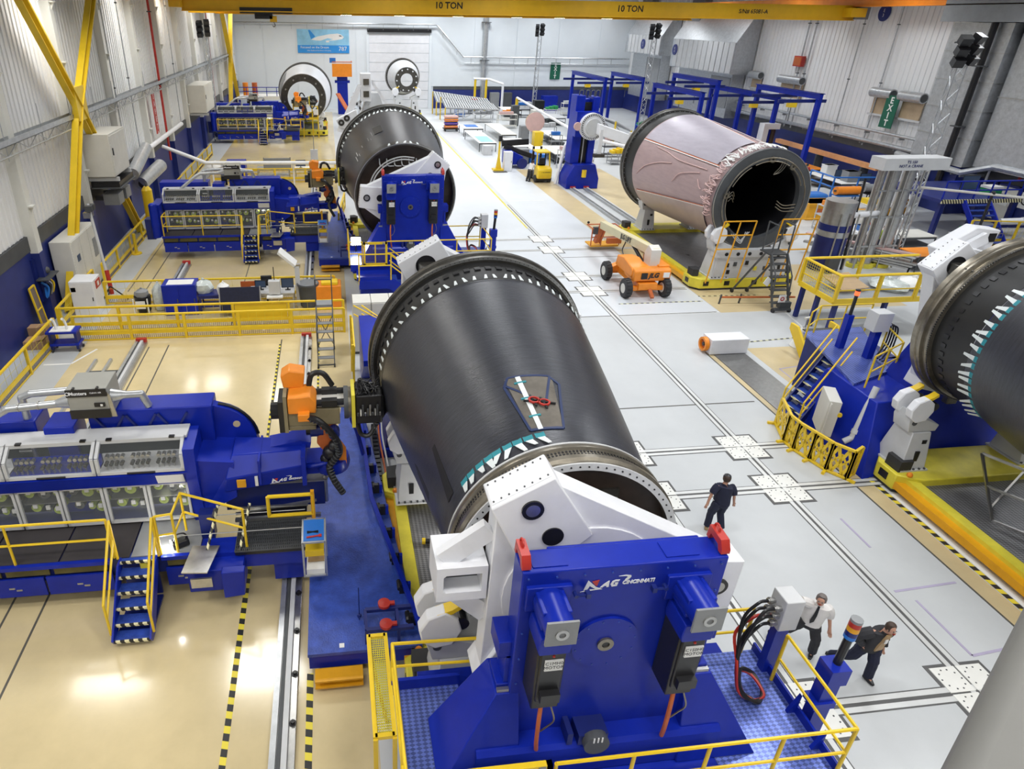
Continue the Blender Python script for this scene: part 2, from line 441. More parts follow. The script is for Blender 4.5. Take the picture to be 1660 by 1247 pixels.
n = 3
tX = []
for y in YS:
    tX.append(track(n, (7.2 if y < 20 else 4.6, y), (15.6 if y < 20 else 17.4, y))); n += 1
plate_me = mesh_of('cover_plate', MB().box(-.28, -.28, 0, .28, .28, .016)); plate_me.materials.append(PLT)
bolt_me = mesh_of('plate_bolts', (lambda b: [b.tube((.22 * math.cos(a), .22 * math.sin(a), .016), (.22 * math.cos(a), .22 * math.sin(a), .022), .018, 6) for a in [k * PI / 5 for k in range(10)]] and b)(MB())); bolt_me.materials.append(GRYD)
gapm = MB().box(-.66, -.66, 0, .66, .66, .007)
for i, y in enumerate(YS):
    for x in (8.72, 12.48):
        if x < 9 and y > 20: continue
        part('plate_recess', MB().box(x - .66, y - .66, 0, x + .66, y + .66, .0065), GAP, tX[i])
        for dx in (-.3, .3):
            for dy in (-.3, .3):
                o = bpy.data.objects.new('cover_plate', plate_me); C.objects.link(o); o.parent = tX[i]; o.location = (x + dx, y + dy, .004)
                if y < 20:
                    b = bpy.data.objects.new('plate_bolts', bolt_me); C.objects.link(b); b.parent = o; b['kind'] = 'stuff'

# left wall: ribbed white panels between columns over a dark blue dado
def ribbed(y0, y1, z0, z1, x, sgn, pitch=0.34):
    mb = MB(); n_ = max(1, int((y1 - y0) / pitch)); pts = []
    for i in range(n_):
        a = y0 + (y1 - y0) * i / n_; p = (y1 - y0) / n_
        pts += [(a, 0), (a + p * .72, 0), (a + p * .78, .05), (a + p * .94, .05)]
    pts.append((y1, 0))
    vs = [(x + sgn * d, y, z) for z in (z0, z1) for y, d in pts]; k = len(pts)
    return mb.add(vs, [(i, i + 1, k + i + 1, k + i) for i in range(k - 1)])
wl = struct('wall_left', MB().box(XL - .35, YB, 0, XL - .1, YF, 16.5), WALLP)
ycol = [0, 7, 14, 21, 28.2, 35.2, 42.2, 49, 56, 63, 70, 77, 84, 91, 98]
for a, b in zip(ycol, ycol[1:]):
    k = 3 if a < 70 else 2
    for j in range(k):
        y0, y1 = a + (b - a) * j / k, a + (b - a) * (j + 1) / k
        part('wall_panel', ribbed(y0 + .03, y1 - .03, 3.75, 16.4, XL - .08, 1), WALLP, wl)
part('dado', MB().box(XL - .1, YB, 0, XL, YF, 3.1), BLUEW, wl, 'dark blue painted lower wall')
part('dado_band', MB().box(XL - .1, YB, 3.1, XL + .03, YF, 3.72), GRYD, wl, 'dark grey band above the blue')
for i, y in enumerate(ycol[2:]):
    mb = MB().box(XL - .1, y - .22, 3.0, XL + .32, y + .22, 16.4)
    c = part('column', mb, COLM, wl)
    part('column_base', MB().box(XL - .1, y - .24, 0, XL + .34, y + .24, 3.0), BLUEW, wl, 'blue foot of the column')
    for z in (4.9, 7.4, 9.9, 12.4):
        part('bracket', MB().prism([(XL + .3, z), (XL + .5, z), (XL + .5, z + .06), (XL + .3, z + .06)], 'y', y - .16, y + .16).add([(XL + .3, y - .02, z - .35), (XL + .48, y - .02, z), (XL + .3, y - .02, z), (XL + .3, y + .02, z - .35), (XL + .48, y + .02, z), (XL + .3, y + .02, z)], [(0, 1, 2), (5, 4, 3), (0, 3, 4, 1)]), COLM, c)
# far wall, right wall, rear wall, roof deck
wf = struct('wall_far', MB().box(XL - .3, YF + .02, 0, XR + .3, YF + .4, 16.5), WALLC)
part('dado', MB().box(15.2, YF - .1, 0, XR, YF + .05, 2.6), BLUEW, wf, 'dark blue painted lower wall')
part('dado_band', MB().box(15.2, YF - .13, 2.6, XR, YF + .05, 3.0), GRYD, wf, 'grey band above the blue')
for x in (-12.4, -8.6, -4.2, 4.1):
    part('wall_panel', MB().box(x, YF - .04, 0, x + (3.7 if x < 0 else 1.5), YF + .03, 16.3), WALLC, wf)
part('wall_panel', MB().box(-.4, YF - .04, 0, 4.0, YF + .03, 16.3), WALLC, wf)
for x in (14.8, 21.0, 27.2, 33.4, 39.6):
    part('wall_panel', MB().box(x, YF - .04, 3.05, x + 6.1, YF + .03, 16.3), WALLC, wf)
wr = struct('wall_right', MB().box(XR + .1, YB, 0, XR + .4, YF, 16.5), WALLP)
part('dado', MB().box(XR - .02, YB, 0, XR + .1, YF, 2.6), BLUEW, wr, 'dark blue painted lower wall')
part('dado_band', MB().box(XR - .05, YB, 2.6, XR + .1, YF, 3.15), GRYD, wr, 'grey band above the blue')
for k in range(12):
    y = YB + 8 + k * 8.3
    part('wall_panel', ribbed(y + .04, min(YF, y + 8.26), 3.2, 16.4, XR + .08, -1, 0.5), WALLP, wr)
struct('wall_back', MB().box(XL - .3, YB - .3, 0, XR + .3, YB, 16.5), GRY)
struct('ceiling', MB().box(XL - .3, YB - .3, 16.5, XR + .3, YF + .4, 16.8), mat('roof_deck_paint', (0.30, 0.31, 0.32), 0.6))
# roll-up door in the far wall
d1 = struct('door_1', MB().box(5.7, YF - .1, 0, 14.7, YF + .02, 10.1), WALLC)
for k in range(8):
    part('door_panel', MB().box(5.95, YF - .16, .03 + 1.24 * k, 14.45, YF - .1, 1.21 + 1.24 * k), WHT, d1)
part('door_header', MB().box(5.7, YF - .5, 10.08, 14.7, YF, 10.5), BLK, d1, 'black door header')
for x in (5.55, 14.5): part('door_jamb', MB().box(x, YF - .25, 0, x + .35, YF - .05, 10.1), WALLC, d1)
# ================================================================ drive stations, barrels, dollies
DIA = mat('diamond_plate_blue', (0.12, 0.17, 0.50), 0.28, 0.35, var=0.15, scale=3)
DIAG = mat('diamond_plate_grey', (0.22, 0.22, 0.23), 0.38, 0.5, var=0.15, scale=3)
def diamond(m, s=14.0):
    nt = m.node_tree; b = nt.nodes['Principled BSDF']
    tc = nt.nodes.new('ShaderNodeTexCoord'); v = nt.nodes.new('ShaderNodeTexChecker')
    mp = nt.nodes.new('ShaderNodeMapping'); mp.inputs['Rotation'].default_value = (0, 0, PI / 4); mp.inputs['Scale'].default_value = (s, s * 1.6, s)
    nt.links.new(tc.outputs['Object'], mp.inputs[0]); nt.links.new(mp.outputs[0], v.inputs['Vector']); v.inputs['Scale'].default_value = 1
    bc = b.inputs['Base Color'].links[0].from_socket; x = nt.nodes.new('ShaderNodeMix'); x.data_type = 'RGBA'; x.blend_type = 'MULTIPLY'; x.inputs[0].default_value = 1
    v.inputs['Color1'].default_value = (.62, .62, .62, 1); v.inputs['Color2'].default_value = (1.25, 1.25, 1.25, 1)
    nt.links.new(bc, x.inputs[6]); nt.links.new(v.outputs['Color'], x.inputs[7]); nt.links.new(x.outputs[2], b.inputs['Base Color'])
    bp = nt.nodes.new('ShaderNodeBump'); bp.inputs['Strength'].default_value = 0.6; bp.inputs['Distance'].default_value = 0.02
    nt.links.new(v.outputs['Fac'], bp.inputs['Height']); nt.links.new(bp.outputs[0], b.inputs['Normal'])
diamond(DIA); diamond(DIAG)
AX, AZ = 3.43, 4.40

def logo(parent, o, xd, up, w):
    """maker's mark: slashed M, A, G with a sweep, and the city name"""
    k = w / 385.0; N = Vector(xd).cross(Vector(up)).normalized() * .004; o = Vector(o) + N
    P = lambda pts: [((x - 620) * k, (272 - y) * k) for x, y in pts]
    plate_poly('logo_letter', P([(637, 262), (655, 196), (672, 222), (655, 262)]), parent, WHT, o, xd, up)
    plate_poly('logo_letter', P([(655, 196), (700, 244), (735, 262), (704, 262), (668, 236)]), parent, WHT, o + N, xd, up)
    plate_poly('logo_letter', P([(676, 206), (714, 199), (704, 240), (690, 228)]), parent, RED, o, xd, up)
    plate_poly('logo_letter', P([(738, 232), (764, 210), (768, 210), (768, 252), (756, 252), (756, 243), (744, 243), (735, 252), (722, 252)]), parent, WHT, o, xd, up)
    plate_poly('logo_letter', P([(776, 236), (784, 214), (800, 207), (822, 208), (818, 218), (800, 217), (793, 224), (789, 240), (802, 240), (804, 234), (798, 234), (800, 226), (816, 226), (811, 250), (784, 252)]), parent, WHT, o, xd, up)
    plate_poly('logo_sweep', P([(813, 183), (850, 178), (878, 184), (880, 194), (868, 210), (846, 224), (852, 206), (864, 194), (852, 186)]), parent, WHT, o, xd, up)
    plate_poly('logo_sweep', P([(620, 272), (660, 262), (720, 259), (736, 264), (700, 266), (660, 270)]), parent, WHT, o, xd, up)
    text('logo_city', 'CINCINNATI', parent, WHT, o + Vector(xd).normalized() * 218 * k + Vector(up).normalized() * 30 * k, xd, up, 33 * k, bold=0.003, shear=0.2, sx=.9)

def headstock(loc, lab):
    """blue gearbox housing on its sloping base with two drive motors; built at the first station"""
    t = T('headstock', lab, 'machine drive', loc)
    part('housing', MB().prism([(2.17, 2.3), (4.93, 2.3), (4.93, 5.78), (2.17, 5.78)], 'y', 5.9, 6.3).box(2.62, 6.25, 2.3, 4.75, 6.38, 5.74), BLUE, t, bev=.02)
    part('access_cover', MB().box(2.32, 5.97, 5.78, 2.78, 6.24, 5.795), BLUE, t)
    part('access_cover', MB().box(4.1, 5.97, 5.78, 4.55, 6.24, 5.795), BLUE, t)
    hub = part('hub_cover', MB().disc((AX, 5.86, AZ), .47, .05, 'y', 40), BLUE, t)
    part('hub_bearing', MB().disc((AX, 5.83, AZ), .115, .05, 'y', 24, .055), STLB, hub)
    part('hub_bore', MB().disc((AX, 5.845, AZ), .06, .03, 'y', 16), BLK, hub)
    mb = MB()
    for k in range(12):
        a = k * PI / 6 + .2; mb.tube((AX + .42 * math.cos(a), 5.85, AZ + .42 * math.sin(a)), (AX + .42 * math.cos(a), 5.87, AZ + .42 * math.sin(a)), .013, 6)
    for x in [2.25 + .37 * i for i in range(8)]: mb.tube((x, 5.88, 5.68), (x, 5.91, 5.68), .014, 6)
    for z in (3.2, 3.7, 4.2, 4.7, 5.2):
        for x in (2.25, 4.86): mb.tube((x, 5.88, z), (x, 5.91, z), .014, 6)
    part('bolts', mb, BLUEL, t, stuff=True)
    for sx, x in ((-1, 2.53), (1, 4.42)):
        g = part('gearbox', MB().box(x - .3, 5.84, 5.16, x + .3, 5.92, 5.56).box(x - .19, 5.5, 5.2, x + .19, 5.86, 5.5).lathe([(.2, 5.3), (.21, 5.84)], (x, 0, 5.35), 'y', 16), BLUE, t, bev=.012)
        f = part('gearbox_flange', MB().box(x - .2 - .06 * 0, 5.3, 5.16, x + .2, 5.33, 5.55), GRY, g, 'grey machined square flange')
        part('flange_bearing', MB().disc((x, 5.28, 5.355), .085, .04, 'y', 18, .045), STL, g)
        part('lubricator', MB().tube((x - sx * .34, 5.86, 5.42), (x - sx * .34, 5.78, 5.42), .03, 8).tube((x - sx * .34, 5.8, 5.42), (x - sx * .5, 5.8, 5.42), .018, 6).box(x - sx * .5 - .03, 5.77, 5.38, x - sx * .5 + .03, 5.85, 5.46), BLUED, t)
        m = part('motor_adapter', MB().prism([(x - .2, 5.14), (x + .2, 5.14), (x + .22, 4.95), (x + .2, 4.84), (x - .2, 4.84), (x - .22, 4.95)], 'y', 5.42, 5.88), BLUE, t, bev=.012)
        mo = part('motor', MB().box(x - .19, 5.48, 3.72, x + .19, 5.9, 4.86).box(x - .16, 5.45, 3.9, x + .16, 5.92, 4.84), BLK, t, 'black servo motor', bev=.02)
        part('nameplate', MB().box(x - .1, 5.43, 4.53, x + .14, 5.452, 4.72), PAPER, mo)
        text('nameplate_text', 'C1MH0\nMOTOR' if sx < 0 else 'C1S0H0\nMOTOR', mo, BLK, (x + .02, 5.428, 4.645), (1, 0, 0), (0, 0, 1), .075, align='CENTER', ext=.001)
        part('warning_dot', MB().ball((x + .01, 5.45, 4.78), .022, 8), RED, mo)
        part('motor_box', MB().box(x - .12, 5.36, 3.98, x + .14, 5.5, 4.14), BLK, mo)
        part('motor_cable', MB().curve([(x - .02, 5.55, 3.76), (x - .04, 5.5, 3.4), (x - .02, 5.52, 2.95), (x + .03, 5.6, 2.64)], .032, 8), ORGD, t, 'orange power cable')
        part('motor_cable', MB().curve([(x + .1, 5.5, 3.72), (x + .15, 5.45, 3.5), (x + .1, 5.5, 3.3), (x, 5.5, 3.2)], .013, 6), STLB, t, 'thin brown cable')
    for sx, x in ((-1, 2.22), (1, 4.88)):
        l = part('lifting_bracket', MB().prism([(5.93, 5.8), (5.93, 5.86), (6.0, 5.98), (6.28, 6.0), (6.3, 5.8), (6.24, 5.8), (6.22, 5.9), (6.04, 5.88), (6.0, 5.8)], 'x', x - .06, x + .06), RED, t, 'red lifting bracket')
        part('shackle', MB().path([(x, 6.2 + .06 * math.cos(a), 6.0 + .06 * math.sin(a)) for a in [i * PI / 5 for i in range(6)]], .016, 6), RED, l)
    # side pedestals and base sled
    for s_, x0, x1, x2, x3 in ((-1, 1.15, 2.35, 1.98, 2.32), (1, 4.78, 6.05, 4.82, 5.2)):
        p = part('pedestal', MB().skin([[Vector((x0, 5.55, 2.0)), Vector((x1, 5.55, 2.0)), Vector((x1, 6.66, 2.0)), Vector((x0, 6.66, 2.0))],
                                      [Vector((x2, 5.9, 3.5)), Vector((x3, 5.9, 3.5)), Vector((x3, 6.5, 3.5)), Vector((x2, 6.5, 3.5))]]), BLUE, t, bev=.015)
        cx = (x2 + x3) / 2
        part('side_clamp', MB().box(cx - .15, 5.98, 3.52, cx + .15, 6.4, 3.6).box(cx - .05, 6.0, 3.6, cx + .05, 6.38, 4.15).box(cx - .16, 6.0, 4.1, cx + .16, 6.45, 4.42).box(cx - .15, 5.95, 3.48, cx + .15, 6.0, 3.52), BLUE, t, bev=.01)
        part('clamp_shoe', MB().box(cx - .15, 5.92, 3.5, cx + .15, 5.97, 3.56), STL, t)
    part('base_sled', MB().prism([(5.6, 2.0), (5.6, 2.56), (5.66, 2.62), (6.66, 2.62), (6.66, 2.0)], 'x', 1.7, 5.4), BLUE, t)
    c = part('tension_screw', MB().box(3.18, 5.6, 2.62, 3.62, 6.2, 2.82).box(3.02, 5.62, 2.62, 3.1, 6.0, 2.86), BLUED, t)
    part('end_bearing', MB().disc((3.42, 5.5, 2.72), .19, .12, 'y', 18), GRYD, c)
    part('scale_mark', MB().box(3.35, 5.49, 2.8, 3.37, 5.5, 2.9).box(3.41, 5.49, 2.8, 3.43, 5.5, 2.9).box(3.47, 5.49, 2.8, 3.49, 5.5, 2.9), WHT, c)
    logo(t, (2.96, 5.9, 5.38), (1, 0, 0), (0, 0, 1), .98)
    return t

def drive_platform(loc, lab, g='drive platforms'):
    t = T('drive_platform', lab, 'platform', loc)
    part('base_block', MB().box(1.1, 5.5, 0, 6.6, 7.6, 1.88).box(.75, 5.25, 1.55, 7.05, 7.2, 1.9), BLUE, t)
    part('deck_plate', MB().box(.66, 5.14, 1.94, 1.74, 7.22, 2.0), DIA, t, 'scuffed diamond plate')
    part('deck_plate', MB().box(1.74, 5.14, 1.93, 5.4, 5.6, 1.99), BLUE, t)
    part('deck_plate', MB().box(5.4, 5.14, 1.94, 7.1, 7.3, 2.0), DIA, t, 'scuffed diamond plate')
    part('kick_plate', MB().box(7.08, 5.14, 1.84, 7.12, 7.32, 2.16), BLUE, t)
    part('kick_plate', MB().box(.62, 7.2, 1.88, 1.76, 7.26, 2.22), BLUE, t)
    part('front_fascia', MB().box(.66, 5.1, 1.7, 7.1, 5.15, 1.98), BLUE, t)
    part('corner_bracket', MB().prism([(6.95, 2.0), (7.1, 2.0), (7.1, 2.35)], 'y', 5.5, 5.56).prism([(6.95, 2.0), (7.1, 2.0), (7.1, 2.4)], 'y', 6.1, 6.16), BLUE, t)
    return t

def control_post(loc, lab):
    t = T('control_post', lab, 'control box', loc)
    part('post', MB().box(6.98, 6.85, 1.5, 7.2, 7.0, 3.1), BLUE, t)
    b = part('junction_box', MB().box(6.93, 6.78, 3.08, 7.25, 7.14, 3.72), WHTG, t, bev=.015)
    for k in range(6):
        z, y = 3.2 + .16 * (k % 3), 6.87 + .17 * (k // 3)
        part('cable_gland', MB().tube((6.93, y, z), (6.8, y, z), .045, 8).tube((6.86, y, z), (6.82, y, z), .058, 8), STL, b)
        q = random.uniform(-.05, .05)
        part('hose', MB().curve([(6.8, y, z), (6.6, y - .05, z + .02), (6.4 + q, y - .1 - q, z - .3), (6.25 + q, 6.65 + q, 2.7), (6.3 + q, 6.45, 2.2), (6.52 + q, 6.3 - q, 2.06), (6.72, 6.45 + q, 2.08), (6.68 + q, 6.7, 2.2), (6.45 + q, 6.75, 2.28 + q), (6.38, 6.5 + q, 2.1), (6.5, 6.35, 2.06)], .028, 6), BLK if k != 3 else RED, t, 'black cable loop' if k != 3 else 'red cable')
    return t

def signal_post(loc, lab):
    t = T('signal_post', lab, 'beacon', loc)
    part('post', MB().box(7.22, 5.92, .2, 7.48, 6.12, 3.05).box(7.14, 5.88, 2.35, 7.5, 6.14, 2.48).box(7.05, 5.95, 1.7, 7.25, 6.08, 1.84).box(7.18, 5.86, 2.92, 7.5, 6.16, 3.25), BLUE, t)
    part('pole', MB().tube((7.36, 6.02, 3.2), (7.4, 6.04, 3.78), .06, 10), BLK, t)
    s = part('light_stack', MB().tube((7.4, 6.04, 3.78), (7.405, 6.042, 3.84), .085, 12), BLUEC, t)
    z = 3.84
    for m in (BLUED, YELO, RED): part('beacon_lens', MB().tube((7.405, 6.042, z), (7.41, 6.045, z + .085), .085, 12), m, s); z += .09
    part('beacon_cap', MB().tube((7.41, 6.045, z), (7.41, 6.045, z + .05), .085, 12), GRY, s)
    return t

def arc(mb, r0, r1, a0, a1, y0, y1, n=10, c=(AX, AZ)):
    P = [(c[0] + r1 * math.cos(a0 + (a1 - a0) * i / n), c[1] + r1 * math.sin(a0 + (a1 - a0) * i / n)) for i in range(n + 1)]
    P += [(c[0] + r0 * math.cos(a1 - (a1 - a0) * i / n), c[1] + r0 * math.sin(a1 - (a1 - a0) * i / n)) for i in range(n + 1)]
    return mb.prism(P, 'y', y0, y1)

def spider(loc, lab, rot, sc_=1.0, cx=0, cz=0, tail=False):
    """three-armed face frame; local origin on the axis, front face at y=0, extends to +y"""
    t = T('turning_frame', lab, 'clamp frame', loc)
    A = [R(119 + rot), R(-2 + rot), R(239 + rot)]
    rad = [2.24 * sc_, 2.45 * sc_, 2.24 * sc_]
    o = t.location
    def W(u, v, y): return Vector((o.x + u, o.y + y, o.z + v))
    def pr(pts, y0, y1):
        n = len(pts); return MB().add([W(u, v, y) for y in (y0, y1) for u, v in pts], [tuple(range(n))[::-1], tuple(range(n, 2 * n))] + [(i, (i + 1) % n, n + (i + 1) % n, n + i) for i in range(n)])
    hubm = MB().lathe([(.8 * sc_, .05), (1.22 * sc_, .05), (1.22 * sc_, .45), (.8 * sc_, .45)], tuple(o), 'y', 36, closed=True)
    part('hub_ring', hubm, WHT, t)
    corners = []
    for k, (a, r) in enumerate(zip(A, rad)):
        d = Vector((math.cos(a), math.sin(a))); e = Vector((-d.y, d.x)); hw = .48 * sc_
        q = lambda rr, tt: tuple(d * rr + e * tt)
        blk = part('arm_block', pr([q(r, -hw), q(r, hw), q(1.0 * sc_, hw * 1.15), q(.85 * sc_, 0), q(1.0 * sc_, -hw * 1.15)], 0, .55), WHT, t, bev=.02)
        # bolted end plate
        P = [W(*q(r + .012, -hw * .92), .06), W(*q(r + .012, hw * .92), .06), W(*q(r + .012, hw * .92), .5), W(*q(r + .012, -hw * .92), .5)]
        Q = [W(*q(r - .01, -hw * .92), .06), W(*q(r - .01, hw * .92), .06), W(*q(r - .01, hw * .92), .5), W(*q(r - .01, -hw * .92), .5)]
        part('end_plate', MB().skin([Q, P]), WHT, blk)
        bm = MB()
        for i in range(8):
            for yy in (.1, .46): c_ = W(*q(r + .012, hw * (-.85 + 1.7 * i / 7)), yy); bm.tube(c_, c_ + Vector((d.x, 0, d.y)) * .012, .014, 6)
        part('plate_bolts', bm, GRYD, blk, stuff=True)
        c1, c2 = W(*q(r - .32 * sc_, 0), 0), W(*q(r - .92 * sc_, -.05), 0)
        if not tail:
            part('port_ring', MB().disc((c1.x, c1.y - .03, c1.z), .155, .03, 'y', 24, .1), BLK, blk)
            part('port_cap', MB().disc((c1.x, c1.y - .035, c1.z), .1, .035, 'y', 20), STL, blk)
            part('port_cover', MB().disc((c2.x, c2.y - .02, c2.z), .155, .02, 'y', 24), BLK, blk)
        else:
            part('clamp_socket', MB().disc((c1.x, c1.y - .02, c1.z), .26, .02, 'y', 24), BLK, blk)
            part('hook_clamp', MB().box(c1.x - .2, c1.y - .5, c1.z - .2, c1.x + .2, c1.y, c1.z + .1).box(c1.x - .16, c1.y - .62, c1.z - .42, c1.x + .16, c1.y - .42, c1.z + .1), STLD, blk, 'dark steel hook clamp', bev=.03)
        corners.append((d, e, r, hw))
    for k in range(3):
        d0, e0, r0, h0 = corners[k]; d1, e1, r1, h1 = corners[(k + 2) % 3] if False else corners[(k + 1) % 3]
        s0 = -1 if k == 0 else 1
        # outer tie beam between neighbouring blocks
        best = None
        for sa in (-1, 1):
            for sb in (-1, 1):
                a_, b_ = d0 * (r0 * .9) + e0 * sa * h0, d1 * (r1 * .9) + e1 * sb * h1
                if best is None or (a_ - b_).length < best[0]: best = ((a_ - b_).length, a_, b_)
        a_, b_ = best[1], best[2]; m_ = ((a_ + b_) / 2).normalized(); wd = .42 * sc_
        part('tie_beam', pr([tuple(a_), tuple(b_), tuple(b_ - m_ * wd), tuple(a_ - m_ * wd)], .08, .46), WHT, t, bev=.015)
        n_ = 4
        wb = MB()
        ia, ib = a_ - m_ * wd, b_ - m_ * wd
        for i in range(1, n_):
            p = ia + (ib - ia) * i / n_; q_ = p.normalized() * 1.15 * sc_
            wb.bar(W(*p, .25), W(*(p + (q_ - p) * .95 + (ib - ia).normalized() * .12 * (-1) ** i), .25), .09, .2, (0, 1, 0))
        part('web_plate', wb, WHT, t)
    return t

def clips(parent, r, y, n, a0, a1, ax=AX, az=AZ, k=1, m=TAPEW, m2=TEAL, rr=0.0, kind='tape_clip', yd=1):
    """white tags taped around the skin edge, each a folded strip with a teal tape patch"""
    for i in range(n):
        a = R(a0 + (a1 - a0) * i / (n - 1) + random.uniform(-.6, .6)); c, s = math.cos(a), math.sin(a); q = Vector((-s, 0, c)); d = Vector((c, 0, s))
        o = Vector((ax, y, az)) + d * (r + .012); w = .05 * k
        sl = Vector((0, yd * random.uniform(.12, .2), 0)) + d * (.05 + rr) + q * random.uniform(-.08, .08)
        part(kind, MB().skin([[o - q * w, o + q * w, o + q * w + d * .012, o - q * w + d * .012],
                              [o - q * w * .5 + sl * k, o + q * w * .5 + sl * k, o + q * w * .5 + sl * k + d * .012, o - q * w * .5 + sl * k + d * .012]]).obox(o - Vector((0, .05 * k, 0)), (.001, .001, .001)), m, parent)
        if m2:
            b0 = o - Vector((0, yd * .11 * k, 0)) + d * .004
            part('tape_patch', MB().skin([[b0 - q * w * 1.3, b0 + q * w * 1.3, b0 + q * w * 1.3 + d * .006, b0 - q * w * 1.3 + d * .006], [o - q * w * 1.3 + d * .004, o + q * w * 1.3 + d * .004, o + q * w * 1.3 + d * .01, o - q * w * 1.3 + d * .01]]), m2, parent)

def ring_bolts(parent, r, y, n, ax, az, m=BLK, rr=.022, name='bolt_circle', t=-.012):
    mb = MB()
    for i in range(n):
        a = 2 * PI * i / n; x, z = ax + r * math.cos(a), az + r * math.sin(a); mb.tube((x, y, z), (x, y + t, z), rr, 6)
    return part(name, mb, m, parent, stuff=True)

# ---- first (nearest) station
drive_platform((0, 0, 0), 'blue drive platform with diamond-plate decks, nearest the camera')
headstock((0, 0, 0), 'large blue drive housing with two black motors, nearest the camera')
control_post((0, 0, 0), 'grey cable box on a blue post between the yellow rails and the two men')
signal_post((0, 0, 0), 'blue post with red and yellow beacon by the nearest platform corner')
rail('guard_rail', 'yellow tubular railing around the front and right of the nearest platform', [(2.66, 5.12), (7.06, 5.12), (7.06, 6.7)], 2.0, step=1.15)
rail('guard_rail', 'yellow railing behind the cable box on the nearest platform', [(5.35, 7.28), (6.85, 7.28)], 2.0, step=1.4)
rail('guard_rail', 'yellow railing along the left side of the nearest platform', [(.64, 2.5), (.64, 7.24), (2.1, 7.2), (2.3, 6.7)], 2.0, step=1.6)
def mesh_gate(lab, x0, x1, y, z):
    t = T('swing_gate', lab, 'gate', (x0, y, z))
    part('gate_frame', MB().bar((x0, y, z + 1.04), (x1, y, z + 1.04), .08, .1).bar((x0, y, z + .06), (x1, y, z + .06), .08, .1).bar((x0 + .04, y, z), (x0 + .04, y, z + 1.09), .08).bar((x1 - .04, y, z), (x1 - .04, y, z + 1.09), .08).bar(((x0 + x1) / 2, y, z), ((x0 + x1) / 2, y, z + 1.05), .05), YEL, t)
    part('gate_mesh', MB().grid((x0 + .06, y, z + .1), (x1 - x0 - .12, 0, 0), (0, 0, .9), 16, 14, .008), MESHM, t, stuff=True)
    part('hinge', MB().box(x0 + .1, y - .06, z + 1.0, x0 + .2, y - .03, z + 1.08).box(x1 - .2, y - .06, z + 1.0, x1 - .1, y - .03, z + 1.08), STL, t)
    return t
mesh_gate('yellow mesh gate at the bottom edge in front of the blue drive housing', 1.35, 2.6, 5.12, 2.02)
t = T('mesh_ladder', 'yellow framed mesh guard ladder left of the nearest diamond-plate deck', 'ladder', (.28, 6.4, 0))
part('side_rail', MB().bar((.3, 6.35, 2.1), (.3, 8.25, 2.1), .07).bar((.3, 6.35, 2.1), (.3, 6.35, 0), .07), YEL, t)
part('side_rail', MB().bar((.6, 6.35, 2.1), (.6, 8.25, 2.1), .07).bar((.6, 6.35, 2.1), (.6, 6.35, 0), .07), YEL, t)
part('cross_bar', MB().bar((.3, 6.38, 2.1), (.6, 6.38, 2.1), .07).bar((.3, 8.22, 2.1), (.6, 8.22, 2.1), .07), YEL, t)
part('mesh_panel', MB().grid((.34, 6.4, 2.1), (.23, 0, 0), (0, 1.8, 0), 7, 40, .014), YELB, t, stuff=True)
part('brace', MB().bar((.3, 8.1, 1.95), (.6, 8.0, 0), .06), YELO, t)
SP1 = spider((AX, 6.72, AZ), 'white three-armed clamp frame behind the nearest blue drive housing', 0)
sb = part('slotted_bracket', MB().prism([(1.24, 4.4), (1.98, 4.4), (1.98, 4.56), (1.38, 4.56), (1.34, 4.6), (1.34, 4.86), (1.38, 4.9), (1.9, 4.9), (1.9, 4.56), (1.98, 4.56), (1.98, 5.04), (1.24, 5.04)], 'y', 6.8, 7.5), WHT, SP1)
part('slot_back', MB().box(1.3, 7.1, 4.5, 1.95, 7.15, 4.95), GRYD, sb)
part('slotted_bracket', MB().bar((1.35, 7.0, 5.05), (2.0, 6.95, 5.6), .14, .3).bar((1.55, 7.0, 4.4), (2.05, 7.0, 3.9), .14, .3), WHT, SP1)

b1 = T('fuselage_barrel', 'large black carbon-fibre barrel tapering toward the nearest blue drive', 'barrel', (AX, 10.5, AZ))
part('skin', MB().lathe([(1.70, 7.98), (1.75, 8.05), (1.90, 9.0), (2.05, 10.0), (2.2, 11.0), (2.34, 12.0), (2.46, 12.9), (2.5, 13.25)], (AX, 0, AZ), 'y', 96), CRB, b1)
part('mandrel', MB().lathe([(2.5, 13.2), (2.47, 13.28), (2.49, 13.6), (2.53, 14.1), (2.56, 14.22)], (AX, 0, AZ), 'y', 96), CRBD, b1, 'matt black mandrel edge')
er = part('end_ring', MB().lathe([(2.56, 14.2), (2.68, 14.2), (2.69, 14.23), (2.69, 14.3), (2.66, 14.31), (2.66, 14.36), (2.73, 14.38), (2.74, 14.5), (2.7, 14.52), (2.3, 14.52)], (AX, 0, AZ), 'y', 96), STLD, b1, 'dark grooved steel end ring')
part('ring_lip', MB().lathe([(2.62, 14.185), (2.69, 14.185), (2.69, 14.2), (2.62, 14.2)], (AX, 0, AZ), 'y', 96, closed=True), STL, er, 'bright ring lip')
ring_bolts(er, 2.655, 14.185, 150, AX, AZ, BLK, .01)
mb = MB()
for i in range(64):
    a = 2 * PI * i / 64; mb.obox((AX + 2.52 * math.cos(a), 13.9, AZ + 2.52 * math.sin(a)), (.04, .16, .13), (0, -a, 0))
part('slot_row', mb, BLK, b1, stuff=True)
nr = part('drive_ring', MB().lathe([(1.70, 7.97), (1.82, 7.97), (1.84, 7.94), (1.84, 7.86), (1.80, 7.84), (1.80, 7.70), (1.84, 7.68), (1.84, 7.6), (1.8, 7.56), (1.8, 7.5), (1.68, 7.5), (1.68, 7.8)], (AX, 0, AZ), 'y', 96), STLB, b1, 'bronze grooved drive ring')
